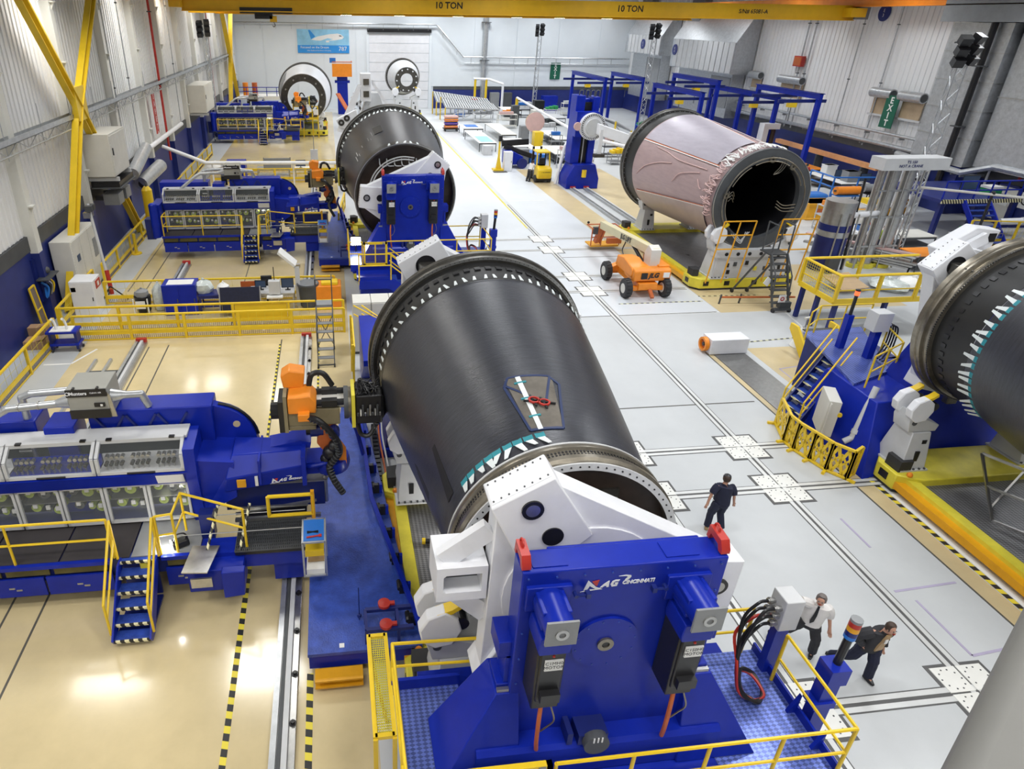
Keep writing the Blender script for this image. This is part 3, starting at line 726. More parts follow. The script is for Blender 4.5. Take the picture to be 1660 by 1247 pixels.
part('white_rim', MB().lathe([(1.72, 7.955), (1.845, 7.955), (1.845, 7.985), (1.72, 7.985)], (AX, 0, AZ), 'y', 96, closed=True), WHTG, nr)
part('face_flange', MB().lathe([(1.68, 7.485), (1.805, 7.485), (1.805, 7.51), (1.68, 7.51)], (AX, 0, AZ), 'y', 96, closed=True), WHTG, nr, 'grey flange face')
ring_bolts(nr, 1.745, 7.486, 80, AX, AZ, BLK, .015)
mb = MB()
for rr in (7.74, 7.80):
    for i in range(200):
        a = 2 * PI * i / 200; mb.obox((AX + 1.803 * math.cos(a), rr, AZ + 1.803 * math.sin(a)), (.016, .03, .03), (0, -a, 0))
part('gear_teeth', mb, BLK, nr, stuff=True)
bh = part('bulkhead', MB().disc((AX, 7.72, AZ), 1.69, .04, 'y', 64), BRN, b1, 'dark brown end bulkhead')
for x, z in ((AX - .35, 5.62), (AX + .62, 5.45), (AX + 1.35, 4.75)):
    part('bulkhead_pocket', MB().box(x - .16, 7.68, z - .08, x + .16, 7.73, z + .08), STLD, bh)
    part('bulkhead_tab', MB().box(x - .1, 7.6, z - .13, x + .16, 7.72, z - .1), GRY, bh)
clips(b1, 1.78, 8.27, 9, 102, 148, k=1.2, rr=-.04, yd=-1)
clips(b1, 2.5, 13.3, 34, 12, 172, m2=None, k=.8)
def patch(parent, name, pts, m, lift=.006, ax=AX, az=AZ, cone=(8.05, 1.75, 13.25, 2.5), n=8, label=None):
    """thin piece following the barrel skin: pts are (angle in degrees, y) corners a,b,c,d"""
    y0, r0, y1, r1 = cone; k = (r1 - r0) / (y1 - y0); g = []
    for lf in (0, lift):
        for i in range(n + 1):
            for j in range(n + 1):
                u, v = i / n, j / n
                a = (pts[0][0] * (1 - u) + pts[1][0] * u) * (1 - v) + (pts[3][0] * (1 - u) + pts[2][0] * u) * v
                y = (pts[0][1] * (1 - u) + pts[1][1] * u) * (1 - v) + (pts[3][1] * (1 - u) + pts[2][1] * u) * v
                r = r0 + k * (y - y0) + .003 + lf + .012
                g.append((ax + r * math.cos(R(a)), y, az + r * math.sin(R(a))))
    s = (n + 1) ** 2; f = []
    for i in range(n):
        for j in range(n):
            q = (i * (n + 1) + j, i * (n + 1) + j + 1, (i + 1) * (n + 1) + j + 1, (i + 1) * (n + 1) + j)
            f += [tuple(x + s for x in q), q[::-1]]
    for i in range(n):
        for e in ((i, i + 1), (n * (n + 1) + i, n * (n + 1) + i + 1), (i * (n + 1), (i + 1) * (n + 1)), (i * (n + 1) + n, (i + 1) * (n + 1) + n)):
            f.append((e[0], e[1], e[1] + s, e[0] + s))
    return part(name, MB().add(g, f), m, parent, label)
cp = patch(b1, 'cover_panel', [(106.8, 9.8), (83, 9.74), (88.4, 8.42), (105, 8.48)], mat('smoked_cover', (0.17, 0.155, 0.135), 0.13, var=0.3, scale=1.5), .008, label='dark glossy trapezoid cover over the cut-out')
TAPEN = mat('dark_blue_tape', (0.015, 0.03, 0.10), 0.4)
def edge(a, b, w, m, parent=cp, name='edge_tape', lift=.016):
    k = Vector((a[0], a[1])); l = Vector((b[0], b[1])); d = (l - k); rr = 2.0 * PI / 180
    n_ = Vector((-d.y / rr, d.x * rr)); n_ = n_ / math.hypot(n_.x * rr, n_.y) * w / 2
    return patch(parent, name, [tuple(k + n_), tuple(l + n_), tuple(l - n_), tuple(k - n_)], m, lift, n=5)
for a, b in (((108.4, 9.6), (105, 9.82)), ((105, 9.82), (84.8, 9.74)), ((84.8, 9.74), (80.9, 9.52)), ((80.9, 9.52), (88.6, 8.4)), ((88.6, 8.4), (105, 8.46)), ((105, 8.46), (108.4, 9.6)),
             ((108, 9.65), (99.5, 9.28)), ((84.5, 9.7), (91, 9.1))):
    edge(a, b, .045, TAPEN)
edge((100.2, 9.78), (100.0, 8.43), .085, TAPEW, name='white_strip', lift=.022)
for y in (9.62, 9.2, 8.75): edge((103, y), (97, y), .035, TEAL, name='teal_tape', lift=.026)
tl = T('vacuum_gauge_cross', 'small red and black vacuum fitting lying on the black barrel cover', 'fitting', (AX - .15, 9.05, AZ + 1.97))
for k, (x, y) in enumerate(((-.10, .05), (.05, -.04))):
    part('fitting_wheel', MB().lathe([(.07, .012), (.1, .012), (.1, .04), (.07, .04)], (AX - .15 + x, 9.05 + y, AZ + 1.97 - .06), 'z', 18, closed=True), RED, tl)
    part('fitting_arm', MB().bar((AX - .15 + x - .18, 9.05 + y + .08 * k, AZ + 1.93), (AX - .15 + x + .18, 9.05 + y - .05, AZ + 1.93), .03).bar((AX - .15 + x, 9.05 + y - .17, AZ + 1.925), (AX - .15 + x - .02, 9.05 + y + .17, AZ + 1.925), .03), BLK, tl)
for a0, a1, y0, y1 in ((165, 158, 8.4, 9.6), (187, 181, 9.3, 11.0)):
    patch(b1, 'film_patch', [(a0, y0), (a1, y0), (a1 - 2, y1), (a0 - 6, y1)], CRBD, .004)

# tail-end clamp frame of the first barrel and the blue stand and cabinets behind it
spider((AX, 15.5, AZ), 'white clamp frame with hook clamp behind the far end of the nearest black barrel', 1, 1.24, tail=True)
t = T('tail_stand', 'dark blue tail stand behind the nearest black barrel', 'machine stand', (AX, 17, 0))
part('stand_body', MB().skin([[Vector((1.2, 16.5, 0)), Vector((6.2, 16.5, 0)), Vector((6.2, 19, 0)), Vector((1.2, 19, 0))], [Vector((2.2, 16.5, 5.4)), Vector((4.6, 16.5, 5.4)), Vector((4.6, 17.4, 5.4)), Vector((2.2, 17.4, 5.4))]]), BLUED, t)
part('stand_foot', MB().box(1.1, 16.4, 0, 6.6, 19.4, .3), BLUE, t)
for k, x in enumerate((.58, 1.3, 2.02)):
    t = T('control_cabinet', ('light grey control cabinet at the yellow stairs, leftmost of three', 'light grey control cabinet, middle of three behind the black barrel', 'light grey control cabinet partly hidden by the black barrel ring')[k], 'cabinet', (x, 23.6, 0), 'control cabinets behind the barrel')
    part('cabinet_body', MB().box(x, 23.4, .1, x + .7, 24.3, 2.2), OFFW, t, bev=.01)
    part('cabinet_door', MB().box(x + .02, 23.37, .15, x + .68, 23.4, 2.15), OFFW, t)
    part('door_handle', MB().box(x + .58, 23.34, 1.1, x + .62, 23.37, 1.35), GRYD, t)
    part('plinth', MB().box(x + .02, 23.42, 0, x + .68, 24.28, .1), GRYD, t)
# ================================================================ fibre placement gantries
CHK = mat('walkway_rubber', (0.045, 0.04, 0.042), 0.6, var=0.15)
SMOKE = mat('dark_creel_interior', (0.035, 0.04, 0.045), 0.6, var=0.2)
def creel(loc=(0, 0, 0)):
    t = T('creel_carriage', '', 'machine', loc)
    part('chassis', MB().box(-9.3, 11.6, .75, -3.3, 13.9, 1.24).box(-9.0, 11.9, .35, -8.2, 13.6, .75).box(-5.2, 12.4, .3, -4.2, 13.6, .75), BLUED, t)
    for x0, x1 in ((-9.25, -8.05), (-8.0, -6.65), (-6.6, -5.2), (-4.05, -3.42)):
        p = part('skirt_panel', MB().box(x0, 11.5, .42, x1, 11.54, .93), BLUE, t)
        part('latch_plate', MB().box((x0 + x1) / 2 - .08, 11.485, .66, (x0 + x1) / 2 + .04, 11.5, .7), STL, p)
        part('latch_plate', MB().box((x0 + x1) / 2 + .06, 11.485, .6, (x0 + x1) / 2 + .18, 11.5, .64), STL, p)
    for x0, x1 in ((-9.2, -8.5), (-8.4, -7.5), (-7.4, -6.5), (-6.4, -5.3), (-4.0, -3.45)):
        part('skirt_window', MB().box(x0, 11.53, .98, x1, 11.56, 1.2), mat('amber_mesh_window', (0.10, 0.085, 0.02), 0.5, var=0.4) if 'amber_mesh_window' not in MATS else MATS['amber_mesh_window'], t)
    part('walkway_edge', MB().box(-9.3, 11.46, 1.2, -5.15, 11.56, 1.3).box(-4.1, 11.46, 1.2, -3.2, 11.56, 1.3), BLUE, t)
    for k in range(4):
        part('walkway_plate', MB().box(-9.25 + 1.5 * k, 11.55, 1.26, -9.25 + 1.5 * k + 1.46, 12.72, 1.3), CHK if k < 3 else GRY, t)
    part('side_tower', MB().box(-9.75, 11.9, 1.2, -9.3, 13.4, 2.9).tube((-9.6, 11.75, 1.2), (-9.6, 11.75, 2.95), .22, 14).ball((-9.6, 11.75, 2.95), .22, 12, (1, 1, .5)), BLUE, t)
    part('side_box', MB().box(-10.2, 12.0, 1.0, -9.75, 12.6, 2.1), BLUED, t)
    part('end_plate', MB().prism([(12.62, 1.24), (12.45, 2.75), (12.5, 3.4), (13.3, 3.5), (13.5, 1.24)], 'x', -3.55, -3.3), BLUE, t)
    part('creel_back', MB().box(-9.25, 13.3, 1.3, -3.55, 13.36, 3.45).box(-9.25, 12.75, 2.42, -3.55, 13.3, 2.46), SMOKE, t)
    part('header_strip', MB().prism([(12.56, 2.46), (12.44, 2.82), (12.6, 2.84), (12.7, 2.46)], 'x', -9.25, -3.5), BLUE, t)
    part('name_board', MB().prism([(12.545, 2.5), (12.445, 2.78), (12.435, 2.78), (12.535, 2.5)], 'x', -4.2, -3.6), PAPER, t)
    # lower spool windows
    for k in range(6):
        x0 = -9.22 + .945 * k; x1 = x0 + .915
        w_ = part('spool_window', MB().box(x0, 12.62, 1.36, x0 + .06, 12.68, 2.44).box(x1 - .06, 12.62, 1.36, x1, 12.68, 2.44).box(x0, 12.62, 1.36, x1, 12.68, 1.43).box(x0, 12.62, 2.38, x1, 12.68, 2.44), WHTG, t)
        part('pane', MB().box(x0 + .06, 12.64, 1.43, x1 - .06, 12.65, 2.38), GLS, w_)
        for i, (dx, dz, r) in enumerate(((.18, 2.18, .10), (.5, 2.15, .13), (.78, 2.18, .09), (.25, 1.78, .11), (.52, 1.72, .08), (.72, 1.68, .11))):
            s = part('fiber_spool', MB().lathe([(0, 0), (r * .5, 0), (r * .5, -.02), (r, -.02), (r, .34), (0, .34)], (x0 + dx, 12.86, dz), 'y', 12), GRNY if (i + k) % 3 else GRYD, t)
            part('spool_tag', MB().box(x0 + dx - .05, 12.8, dz + .02, x0 + dx + .04, 12.84, dz + .12), PAPER, s)
        part('spool_shelf', MB().box(x0 + .05, 12.78, 1.93, x1 - .05, 13.2, 1.95), STL, t)
    part('work_light', MB().obox((-3.95, 12.95, 2.36), (.5, .2, .05)), LENSS, t)
    # upper guide-roller hoods with a kinked glazed front
    for k in range(3):
        x0 = -9.22 + 1.9 * k; x1 = x0 + 1.87
        fr = MB()
        for x in (x0 + .035, x1 - .035):
            fr.bar((x, 12.5, 2.86), (x, 12.5, 3.28), .07).bar((x, 12.5, 3.28), (x, 12.85, 3.5), .07)
        fr.bar((x0, 12.5, 2.89), (x1, 12.5, 2.89), .07).bar((x0, 12.86, 3.5), (x1, 12.86, 3.5), .09)
        h = part('roller_hood', fr, WHTG, t)
        part('pane', MB().box(x0 + .07, 12.5, 2.92, x1 - .07, 12.505, 3.28).add([(x0 + .07, 12.5, 3.28), (x1 - .07, 12.5, 3.28), (x1 - .07, 12.85, 3.5), (x0 + .07, 12.85, 3.5)], [(0, 1, 2, 3)]), GLS, h)
        part('hood_latch', MB().box(x0 + .2, 12.8, 3.53, x0 + .32, 12.88, 3.57).box(x1 - .32, 12.8, 3.53, x1 - .2, 12.88, 3.57), BLK, h, stuff=True)
        part('hood_handle', MB().box((x0 + x1) / 2 - .3, 12.44, 2.87, (x0 + x1) / 2 + .3, 12.47, 2.9), BLK, h)
        rl = MB(); gr = MB()
        for i in range(15):
            if i % 5 != 4:
                x = x0 + .16 + .112 * i
                rl.tube((x, 12.62, 3.02), (x, 12.74, 3.02), .045, 8); gr.tube((x, 12.72, 3.13), (x, 12.84, 3.13), .045, 8).bar((x, 12.66, 2.86), (x, 12.66, 2.97), .03)
        part('guide_rollers', rl, BLK, t, stuff=True)
        part('guide_pulleys', gr, STL, t, stuff=True)
        part('hood_tray', MB().box(x0, 12.55, 2.84, x1, 13.3, 2.87).box(x0, 12.95, 2.87, x1, 12.98, 3.1), BLUE if k % 2 else WHTG, t)
    part('hood_roof', MB().box(-9.25, 12.88, 3.47, -3.5, 13.36, 3.53), WHTG, t)
    # rear beam, upright and brackets
    part('rear_beam', MB().box(-5.75, 13.45, 2.7, -3.0, 14.1, 3.92), BLUE, t, bev=.03)
    part('rear_beam', MB().box(-9.5, 13.45, 2.6, -6.9, 14.2, 3.75), BLUE, t, bev=.03)
    part('rear_upright', MB().box(-6.65, 13.2, 1.3, -6.0, 13.9, 3.7), BLUE, t, bev=.02)
    wb = MB()
    for x in (-5.6, -4.9, -4.2): wb.bar((x, 13.42, 2.75), (x + .65, 13.42, 3.8), .05).bar((x + .65, 13.42, 2.75), (x, 13.42, 3.8), .05)
    part('gusset_ribs', wb, BLUED, t, stuff=True)
    part('cable_chain', MB().lathe([(.36, -.16), (.46, -.16), (.46, .16), (.36, .16)], (-6.1, 14.4, 3.7), 'x', 20, PI * .1, PI * 1.2, closed=True), BLK, t)
    part('pipe_union', MB().tube((-6.9, 13.1, 2.7), (-6.9, 13.1, 3.3), .05, 8).ball((-6.9, 13.1, 3.35), .08, 8).tube((-6.9, 13.1, 3.2), (-7.2, 13.1, 3.2), .04, 8), STL, t)
    q = [(-3.05, 3.85)] + [(-3.05 + 1.0 * math.sin(a), 2.75 + 1.05 * math.cos(a)) for a in [R(12 * i) for i in range(1, 8)]] + [(-2.0, 2.5), (-3.3, 2.5)]
    qd = part('quadrant_gear', MB().prism(q, 'y', 13.6, 13.85), BLUE, t)
    part('quadrant_hole', MB().disc((-2.5, 13.585, 3.3), .085, .02, 'y', 16), FLT2, qd)
    part('quadrant_rim', MB().path([(-3.05 + 1.03 * math.sin(a), 13.72, 2.75 + 1.08 * math.cos(a)) for a in [R(9 * i) for i in range(1, 10)]], .035, 6), BLK, qd)
    # gantry beam and walkway to the right of the creel
    part('cross_beam', MB().box(-3.3, 11.5, .8, -.9, 12.0, 1.26).box(-1.7, 11.6, .25, -.95, 12.3, .8), BLUE, t)
    part('cable_trough', MB().box(-2.85, 12.9, 1.3, -.5, 12.96, 2.0).box(-2.9, 13.2, 1.3, -.5, 13.26, 2.0), BLUED, t)
    part('trough_cap', MB().box(-2.9, 12.88, 2.0, -.48, 13.28, 2.04), STL, t)
    part('trough_end', MB().tube((-.47, 12.95, 1.35), (-.47, 12.95, 2.0), .05, 8).ball((-.47, 13.0, 2.03), .08, 8), STL, t)
    part('slide_rail', MB().bar((-2.6, 12.6, 1.42), (-.7, 12.75, 1.55), .05).bar((-2.7, 12.75, 1.46), (-.9, 12.55, 1.6), .05).bar((-2.6, 12.45, 1.36), (-.6, 12.45, 1.36), .08), STL, t, stuff=True)
    g = part('grating', MB().grid((-2.5, 11.45, 1.3), (1.5, 0, 0), (0, 1.0, 0), 36, 10, .022), GRYD, t, stuff=True)
    part('grating_tray', MB().box(-2.5, 11.45, 1.2, -.95, 12.9, 1.27), BLK, t)
    for y in (11.6, 12.2): part('guy_wire', MB().tube((-3.6, y, 1.75), (-.95, y, 1.75), .012, 5), STL, t)
    p = part('hinged_bracket', MB().box(-3.5, 11.1, .55, -2.3, 11.6, 1.15).prism([(-2.75, .45), (-2.3, .5), (-2.25, 1.2), (-2.75, 1.2)], 'y', 10.95, 11.15), BLUE, t, bev=.02)
    part('bright_plate', MB().prism([(-3.55, 10.9), (-3.0, 10.85), (-2.85, 11.65), (-3.45, 11.7)], 'z', 1.32, 1.35), STL, p)
    part('bright_plate', MB().box(-3.4, 10.92, .85, -2.95, 10.96, 1.1), STL, p)
    part('gauge_post', MB().box(-3.3, 12.0, 1.25, -3.0, 12.25, 1.95), BLUED, t)
    for x in (-3.02, -2.3): part('striped_post', MB().bar((x - .1, 11.5, 1.3), (x + .1, 12.3, 1.95), .05), HAZX, t)
    return t
def boom(loc=(0, 0, 0)):
    t = T('robot_boom', '', 'robot arm', loc)
    part('boom_base', MB().skin([[Vector((-3.3, 12.6, 1.5)), Vector((-2.5, 12.5, 2.0)), Vector((-2.5, 13.7, 2.0)), Vector((-3.3, 13.7, 1.5))], [Vector((-3.3, 12.6, 3.0)), Vector((-2.5, 12.6, 2.9)), Vector((-2.5, 13.6, 2.9)), Vector((-3.3, 13.6, 3.0))]]), BLUE, t)
    part('boom_box', MB().skin([[Vector((-2.75, 12.5, 2.15)), Vector((-.92, 12.62, 2.3)), Vector((-.92, 13.45, 2.3)), Vector((-2.75, 13.6, 2.15))],
                               [Vector((-2.7, 12.45, 2.55)), Vector((-.92, 12.58, 2.72)), Vector((-.92, 13.5, 2.72)), Vector((-2.7, 13.65, 2.55))],
                               [Vector((-2.55, 12.75, 3.0)), Vector((-.95, 12.85, 2.98)), Vector((-.95, 13.35, 2.98)), Vector((-2.55, 13.5, 3.0))]]), BLUE, t, bev=.025)
    part('boom_rib', MB().box(-1.95, 12.45, 2.35, -1.9, 13.5, 3.0).box(-.98, 12.5, 2.2, -.88, 13.5, 3.02), BLUE, t, stuff=True)
    part('boom_fairing', MB().prism([(-1.75, 2.98), (-1.0, 3.12), (-.75, 3.05), (-.78, 2.9)], 'y', 13.0, 13.5), BLUE, t)
    part('warning_plate', MB().box(-2.45, 12.42, 2.32, -2.25, 12.46, 2.52), YELO, t)
    part('label_plate', MB().box(-2.05, 12.47, 2.3, -1.98, 12.5, 2.56), PAPER, t)
    part('elbow_tube', MB().curve([(-.92, 12.8, 2.5), (-.75, 12.7, 2.6), (-.4, 12.75, 2.62), (-.25, 12.9, 2.5)], .06, 8), BLUE, t)
    logo(t, (-1.72, 12.53, 2.3), (1, .06, 0), (0, 0, 1), .75)
    part('wrist_base', MB().lathe([(0, 0), (.42, 0), (.45, .12), (.42, .3), (0, .3)], (-.3, 13.1, 2.3), 'z', 20).box(-.95, 12.8, 2.3, -.3, 13.4, 2.62), BLUE, t)
    return t
def head(loc=(0, 0, 0)):
    t = T('placement_robot', '', 'robot arm', loc)
    part('lower_arm', MB().skin([[Vector((-.3, 12.95, 2.55)), Vector((-.05, 12.95, 2.5)), Vector((-.05, 13.3, 2.5)), Vector((-.3, 13.3, 2.55))], [Vector((-.62, 12.95, 3.05)), Vector((-.25, 12.95, 3.0)), Vector((-.25, 13.3, 3.0)), Vector((-.62, 13.3, 3.05))], [Vector((-.45, 12.95, 3.75)), Vector((-.1, 12.95, 3.75)), Vector((-.1, 13.3, 3.75)), Vector((-.45, 13.3, 3.75))]]), ORGD, t, bev=.03)
    part('arm_foot', MB().prism([(-.1, 2.5), (.06, 2.45), (.06, 2.9), (-.05, 3.1), (-.2, 3.1)], 'y', 12.85, 12.95), ORG, t)
    part('arm_motor', MB().tube((-.75, 13.1, 3.35), (-.45, 13.1, 3.35), .17, 12).tube((-.2, 12.9, 3.45), (-.2, 12.6, 3.5), .13, 12), BLUED, t, stuff=True)
    part('back_motor', MB().tube((-.85, 13.15, 3.38), (-.6, 13.15, 3.38), .18, 12), BLK, t)
    y0 = 13.0
    part('counter_plate', MB().box(-1.42, y0 - .2, 3.5, -1.3, y0 + .45, 4.3).lathe([(0, 0), (.2, 0), (.2, .2), (0, .2)], (-1.6, y0 + .05, 3.95), 'x', 10), BLK, t)
    part('side_plate', MB().box(-1.3, y0 - .22, 3.5, -1.22, y0 + .45, 4.45), mat('khaki_casting', (0.25, 0.21, 0.12), 0.45, var=0.15) if 'khaki_casting' not in MATS else MATS['khaki_casting'], t)
    part('casting', MB().box(-1.22, y0 - .15, 3.62, -.05, y0 + .4, 4.05).box(-1.22, y0 - .15, 3.5, -.6, y0 + .4, 3.62), MATS['khaki_casting'], t, bev=.02)
    part('motor_cover', MB().prism([(-1.2, 4.0), (-.58, 4.0), (-.56, 4.3), (-.7, 4.46), (-1.2, 4.42)], 'y', y0 - .25, y0 + .35), ORG, t, bev=.03)
    part('motor_cover', MB().prism([(-1.3, 4.42), (-.85, 4.42), (-.8, 4.8), (-1.15, 4.88), (-1.35, 4.75)], 'y', y0 + .2, y0 + .6), ORG, t, bev=.03)
    part('cover_box', MB().box(-.98, y0 - .42, 3.9, -.72, y0 - .2, 4.08), ORG, t, bev=.015)
    for yy, z in ((y0 - .12, 4.2), (y0 + .3, 4.25), (y0 + .1, 4.0)): part('servo_motor', MB().tube((-.58, yy, z), (.05, yy, z), .075, 10).box(-.45, yy - .08, z - .08, -.1, yy + .08, z + .08), BLK, t)
    part('drive_beam', MB().box(-.56, y0 - .05, 4.02, .05, y0 + .25, 4.2), OFFW, t)
    part('mount_flange', MB().disc((.05, y0 + .1, 4.05), .38, .1, 'x', 24), GRYD, t)
    part('flange_ring', MB().disc((.15, y0 + .1, 4.05), .36, .06, 'x', 24, .2), STLB, t)
    part('yellow_plate', MB().box(.22, y0 - .3, 3.6, .3, y0 + .45, 4.45), YELB, t)
    hd = part('placement_head', MB().box(.3, y0 - .25, 3.65, .92, y0 + .42, 4.4).skin([[Vector((.92, y0 - .2, 3.7)), Vector((.92, y0 + .4, 3.7)), Vector((.92, y0 + .4, 4.3)), Vector((.92, y0 - .2, 4.3))], [Vector((1.08, y0, 3.85)), Vector((1.08, y0 + .2, 3.85)), Vector((1.08, y0 + .2, 4.1)), Vector((1.08, y0, 4.1))]]), BLK, t, bev=.04)
    random.seed(5)
    for k in range(26):
        p = [(.3 + .6 * random.random(), y0 - .32 + .75 * random.random(), (3.58, 4.46)[k % 2] + random.uniform(-.04, .08)) for _ in range(4)]
        p.sort(); part('head_tube', MB().curve(p, .016, 5, 4), BLK if k % 4 else STL, hd)
    for k in range(10):
        x = .36 + .055 * k; part('head_valve', MB().tube((x, y0 - .28, 3.9), (x, y0 - .33, 4.0 + .1 * (k % 3)), .022, 6), STL if k % 2 else GRYD, hd)
    part('compaction_roller', MB().tube((1.08, y0 - .02, 3.95), (1.08, y0 + .25, 3.95), .06, 12), ORGD, hd)
    hose = MB().curve([(-.85, y0 - .3, 3.98), (-.5, y0 - .45, 3.9), (-.15, y0 - .45, 3.4), (-.1, y0 - .35, 2.95), (-.35, y0 - .35, 2.6), (-.25, y0 - .5, 2.3), (-.05, y0 - .55, 1.95)], .075, 9, 6)
    hz = part('hose_sleeve', hose, BLK, t)
    rings = MB(); P = [(-.85, y0 - .3, 3.98), (-.5, y0 - .45, 3.9), (-.15, y0 - .45, 3.4), (-.1, y0 - .35, 2.95), (-.35, y0 - .35, 2.6), (-.25, y0 - .5, 2.3), (-.05, y0 - .55, 1.95)]
    for a, b in zip(P, P[1:]):
        for j in range(5):
            c_ = Vector(a).lerp(Vector(b), (j + .5) / 5); d_ = (Vector(b) - Vector(a)).normalized() * .012
            rings.tube(c_ - d_, c_ + d_, .085, 8)
    part('hose_rings', rings, GRYD, t, stuff=True)
    part('arched_hose', MB().curve([(-.75, y0 + .25, 4.35), (-.65, y0 + .3, 4.7), (-.4, y0 + .3, 4.72), (-.2, y0 + .3, 4.4)], .065, 9), BLK, t)
    part('looped_hose', MB().curve([(.35, y0 - .1, 3.6), (.42, y0 - .2, 3.35), (.62, y0 - .2, 3.32), (.8, y0 - .1, 3.6)], .055, 8), BLK, t)
    part('knuckle', MB().ball((-.3, 12.85, 2.85), .2, 10).ball((-.2, 12.75, 3.1), .16, 10).ball((-.42, 12.85, 2.68), .14, 10), BLK, t, stuff=True)
    return t
def dryer(loc=(0, 0, 0)):
    t = T('air_dryer', '', 'dehumidifier', loc)
    part('casing', MB().box(-5.95, 13.15, 3.95, -5.1, 13.95, 4.68), mat('dryer_casing', (0.33, 0.33, 0.30), 0.4, var=.05) if 'dryer_casing' not in MATS else MATS['dryer_casing'], t, bev=.015)
    part('front_band', MB().box(-5.95, 13.12, 4.5, -5.1, 13.15, 4.68), BLK, t)
    part('front_band', MB().box(-5.95, 13.12, 3.95, -5.1, 13.15, 4.16), BLK, t)
    part('control_strip', MB().box(-5.4, 13.11, 4.24, -5.18, 13.145, 4.33), BLK, t)
    part('indicator', MB().box(-5.27, 13.1, 4.26, -5.22, 13.115, 4.31), PAPER, t)
    text('maker_name', 'Munters', t, WHT, (-5.88, 13.117, 4.555), (1, 0, 0), (0, 0, 1), .11, bold=.003)
    part('maker_mark', MB().lathe([(.03, 0), (.045, 0), (.045, .006), (.03, .006)], (-5.915, 13.113, 4.59), 'y', 14, closed=True), WHT, t)
    text('model_name', 'CLEAN AIR', t, WHT, (-5.45, 13.117, 4.58), (1, 0, 0), (0, 0, 1), .05)
    part('lid_latch', MB().box(-5.8, 13.1, 4.66, -5.76, 13.2, 4.72).box(-5.3, 13.1, 4.66, -5.26, 13.2, 4.72), BLK, t, stuff=True)
    d = part('duct', MB().path([(-5.95, 13.3, 4.3), (-6.2, 13.28, 4.28), (-7.25, 13.2, 4.25), (-7.45, 13.15, 4.15), (-8.3, 12.95, 3.5)], .085, 12), GALV, t)
    part('duct_reducer', MB().tube((-6.25, 13.28, 4.28), (-5.95, 13.3, 4.32), .085, 12, .17), GALV, d)
    part('duct_clamp', MB().tube((-6.6, 13.25, 4.27), (-6.63, 13.25, 4.27), .1, 12).tube((-7.0, 13.22, 4.26), (-7.03, 13.22, 4.26), .1, 12).tube((-7.3, 13.2, 4.23), (-7.33, 13.2, 4.22), .1, 12), STL, d, stuff=True)
    part('duct', MB().path([(-5.95, 13.65, 4.4), (-6.9, 13.6, 4.38), (-7.1, 13.6, 4.3), (-7.1, 13.6, 3.75)], .085, 12), GALV, t)
    part('duct', MB().path([(-5.1, 13.4, 4.35), (-4.85, 13.4, 4.35), (-4.5, 13.5, 4.3), (-4.4, 13.55, 3.95)], .085, 12), GALV, t)
    part('duct_cone', MB().tube((-5.1, 13.4, 4.35), (-4.8, 13.42, 4.35), .17, 12, .085), GALV, t)
    part('wall_bracket', MB().prism([(-5.1, 3.95), (-4.98, 3.95), (-5.05, 4.5), (-5.1, 4.6)], 'y', 13.15, 13.18), STL, t)
    return t
def steps(loc=(0, 0, 0)):
    t = T('access_steps', '', 'steps', loc)
    for x in (-4.97, -4.2): part('stringer', MB().prism([(10.28, .1), (10.5, .1), (11.55, 1.15), (11.55, 1.3), (11.3, 1.3), (10.2, .25)], 'x', x - .02, x + .02), BLUE, t)
    for k in range(6):
        z, y = .2 + .215 * k, 10.25 + .235 * k
        tr = part('tread', MB().box(-4.95, y, z - .03, -4.22, y + .28, z), BLUEL, t)
        part('tread_nosing', MB().box(-4.95, y - .02, z - .045, -4.22, y + .03, z + .004), HAZX, tr)
    part('riser', MB().box(-4.95, 10.55, .1, -4.22, 11.5, .16).box(-4.95, 11.5, .2, -4.22, 11.55, 1.25), BLUED, t)
    part('notice', MB().box(-4.55, 11.42, 1.06, -4.4, 11.44, 1.2), YELB, t)
    for x in (-5.02, -4.15):
        part('handrail', MB().path([(x, 10.35, .3), (x, 10.35, 1.15), (x, 11.52, 2.35), (x, 11.52, 1.3)], .03, 8).path([(x, 10.35, .75), (x, 11.5, 1.85)], .026, 8), YEL, t)
    return t
LB = {'creel': ['nearest blue creel machine with glazed spool cabinet, cut by the left edge', 'blue creel machine with glazed spool cabinet in the middle bay on the left', 'farthest blue creel machine, small, beside the white barrel'],
      'boom': ['blue robot boom reaching right from the nearest creel machine', 'blue robot boom of the middle creel machine', 'blue robot boom of the farthest creel machine'],
      'head': ['orange robot with black fiber head touching the nearest black barrel', 'orange robot with black fiber head touching the second black barrel', 'small red-orange robot head inside the white far barrel'],
      'dryer': ['grey air dryer with silver ducts on the nearest creel machine', 'grey air dryer with silver ducts on the middle creel machine', 'grey air dryer with silver ducts on the farthest creel machine'],
      'steps': ['blue steps with striped edges on the near tan floor, lower left', 'blue steps with striped edges at the middle creel machine', 'blue steps at the farthest creel machine']}
OFF = [(0, 0, 0), (.1, 24.15, 0), (-2.3, 61.2, 0)]
for key, fn, gname in (('creel', creel, 'creel machines'), ('boom', boom, 'robot booms'), ('head', head, 'fiber placement robots'), ('dryer', dryer, 'air dryers'), ('steps', steps, 'access steps')):
    o = fn(); o['label'] = LB[key][0]; o['group'] = gname
    for i in (1, 2):
        f = OFF[i]
        if key == 'head' and i == 1: f = (.0, 19.5, 0)
        if key == 'head' and i == 1: f = (.1, 24.15, 0)
        dup(o, f, LB[key][i], gname)
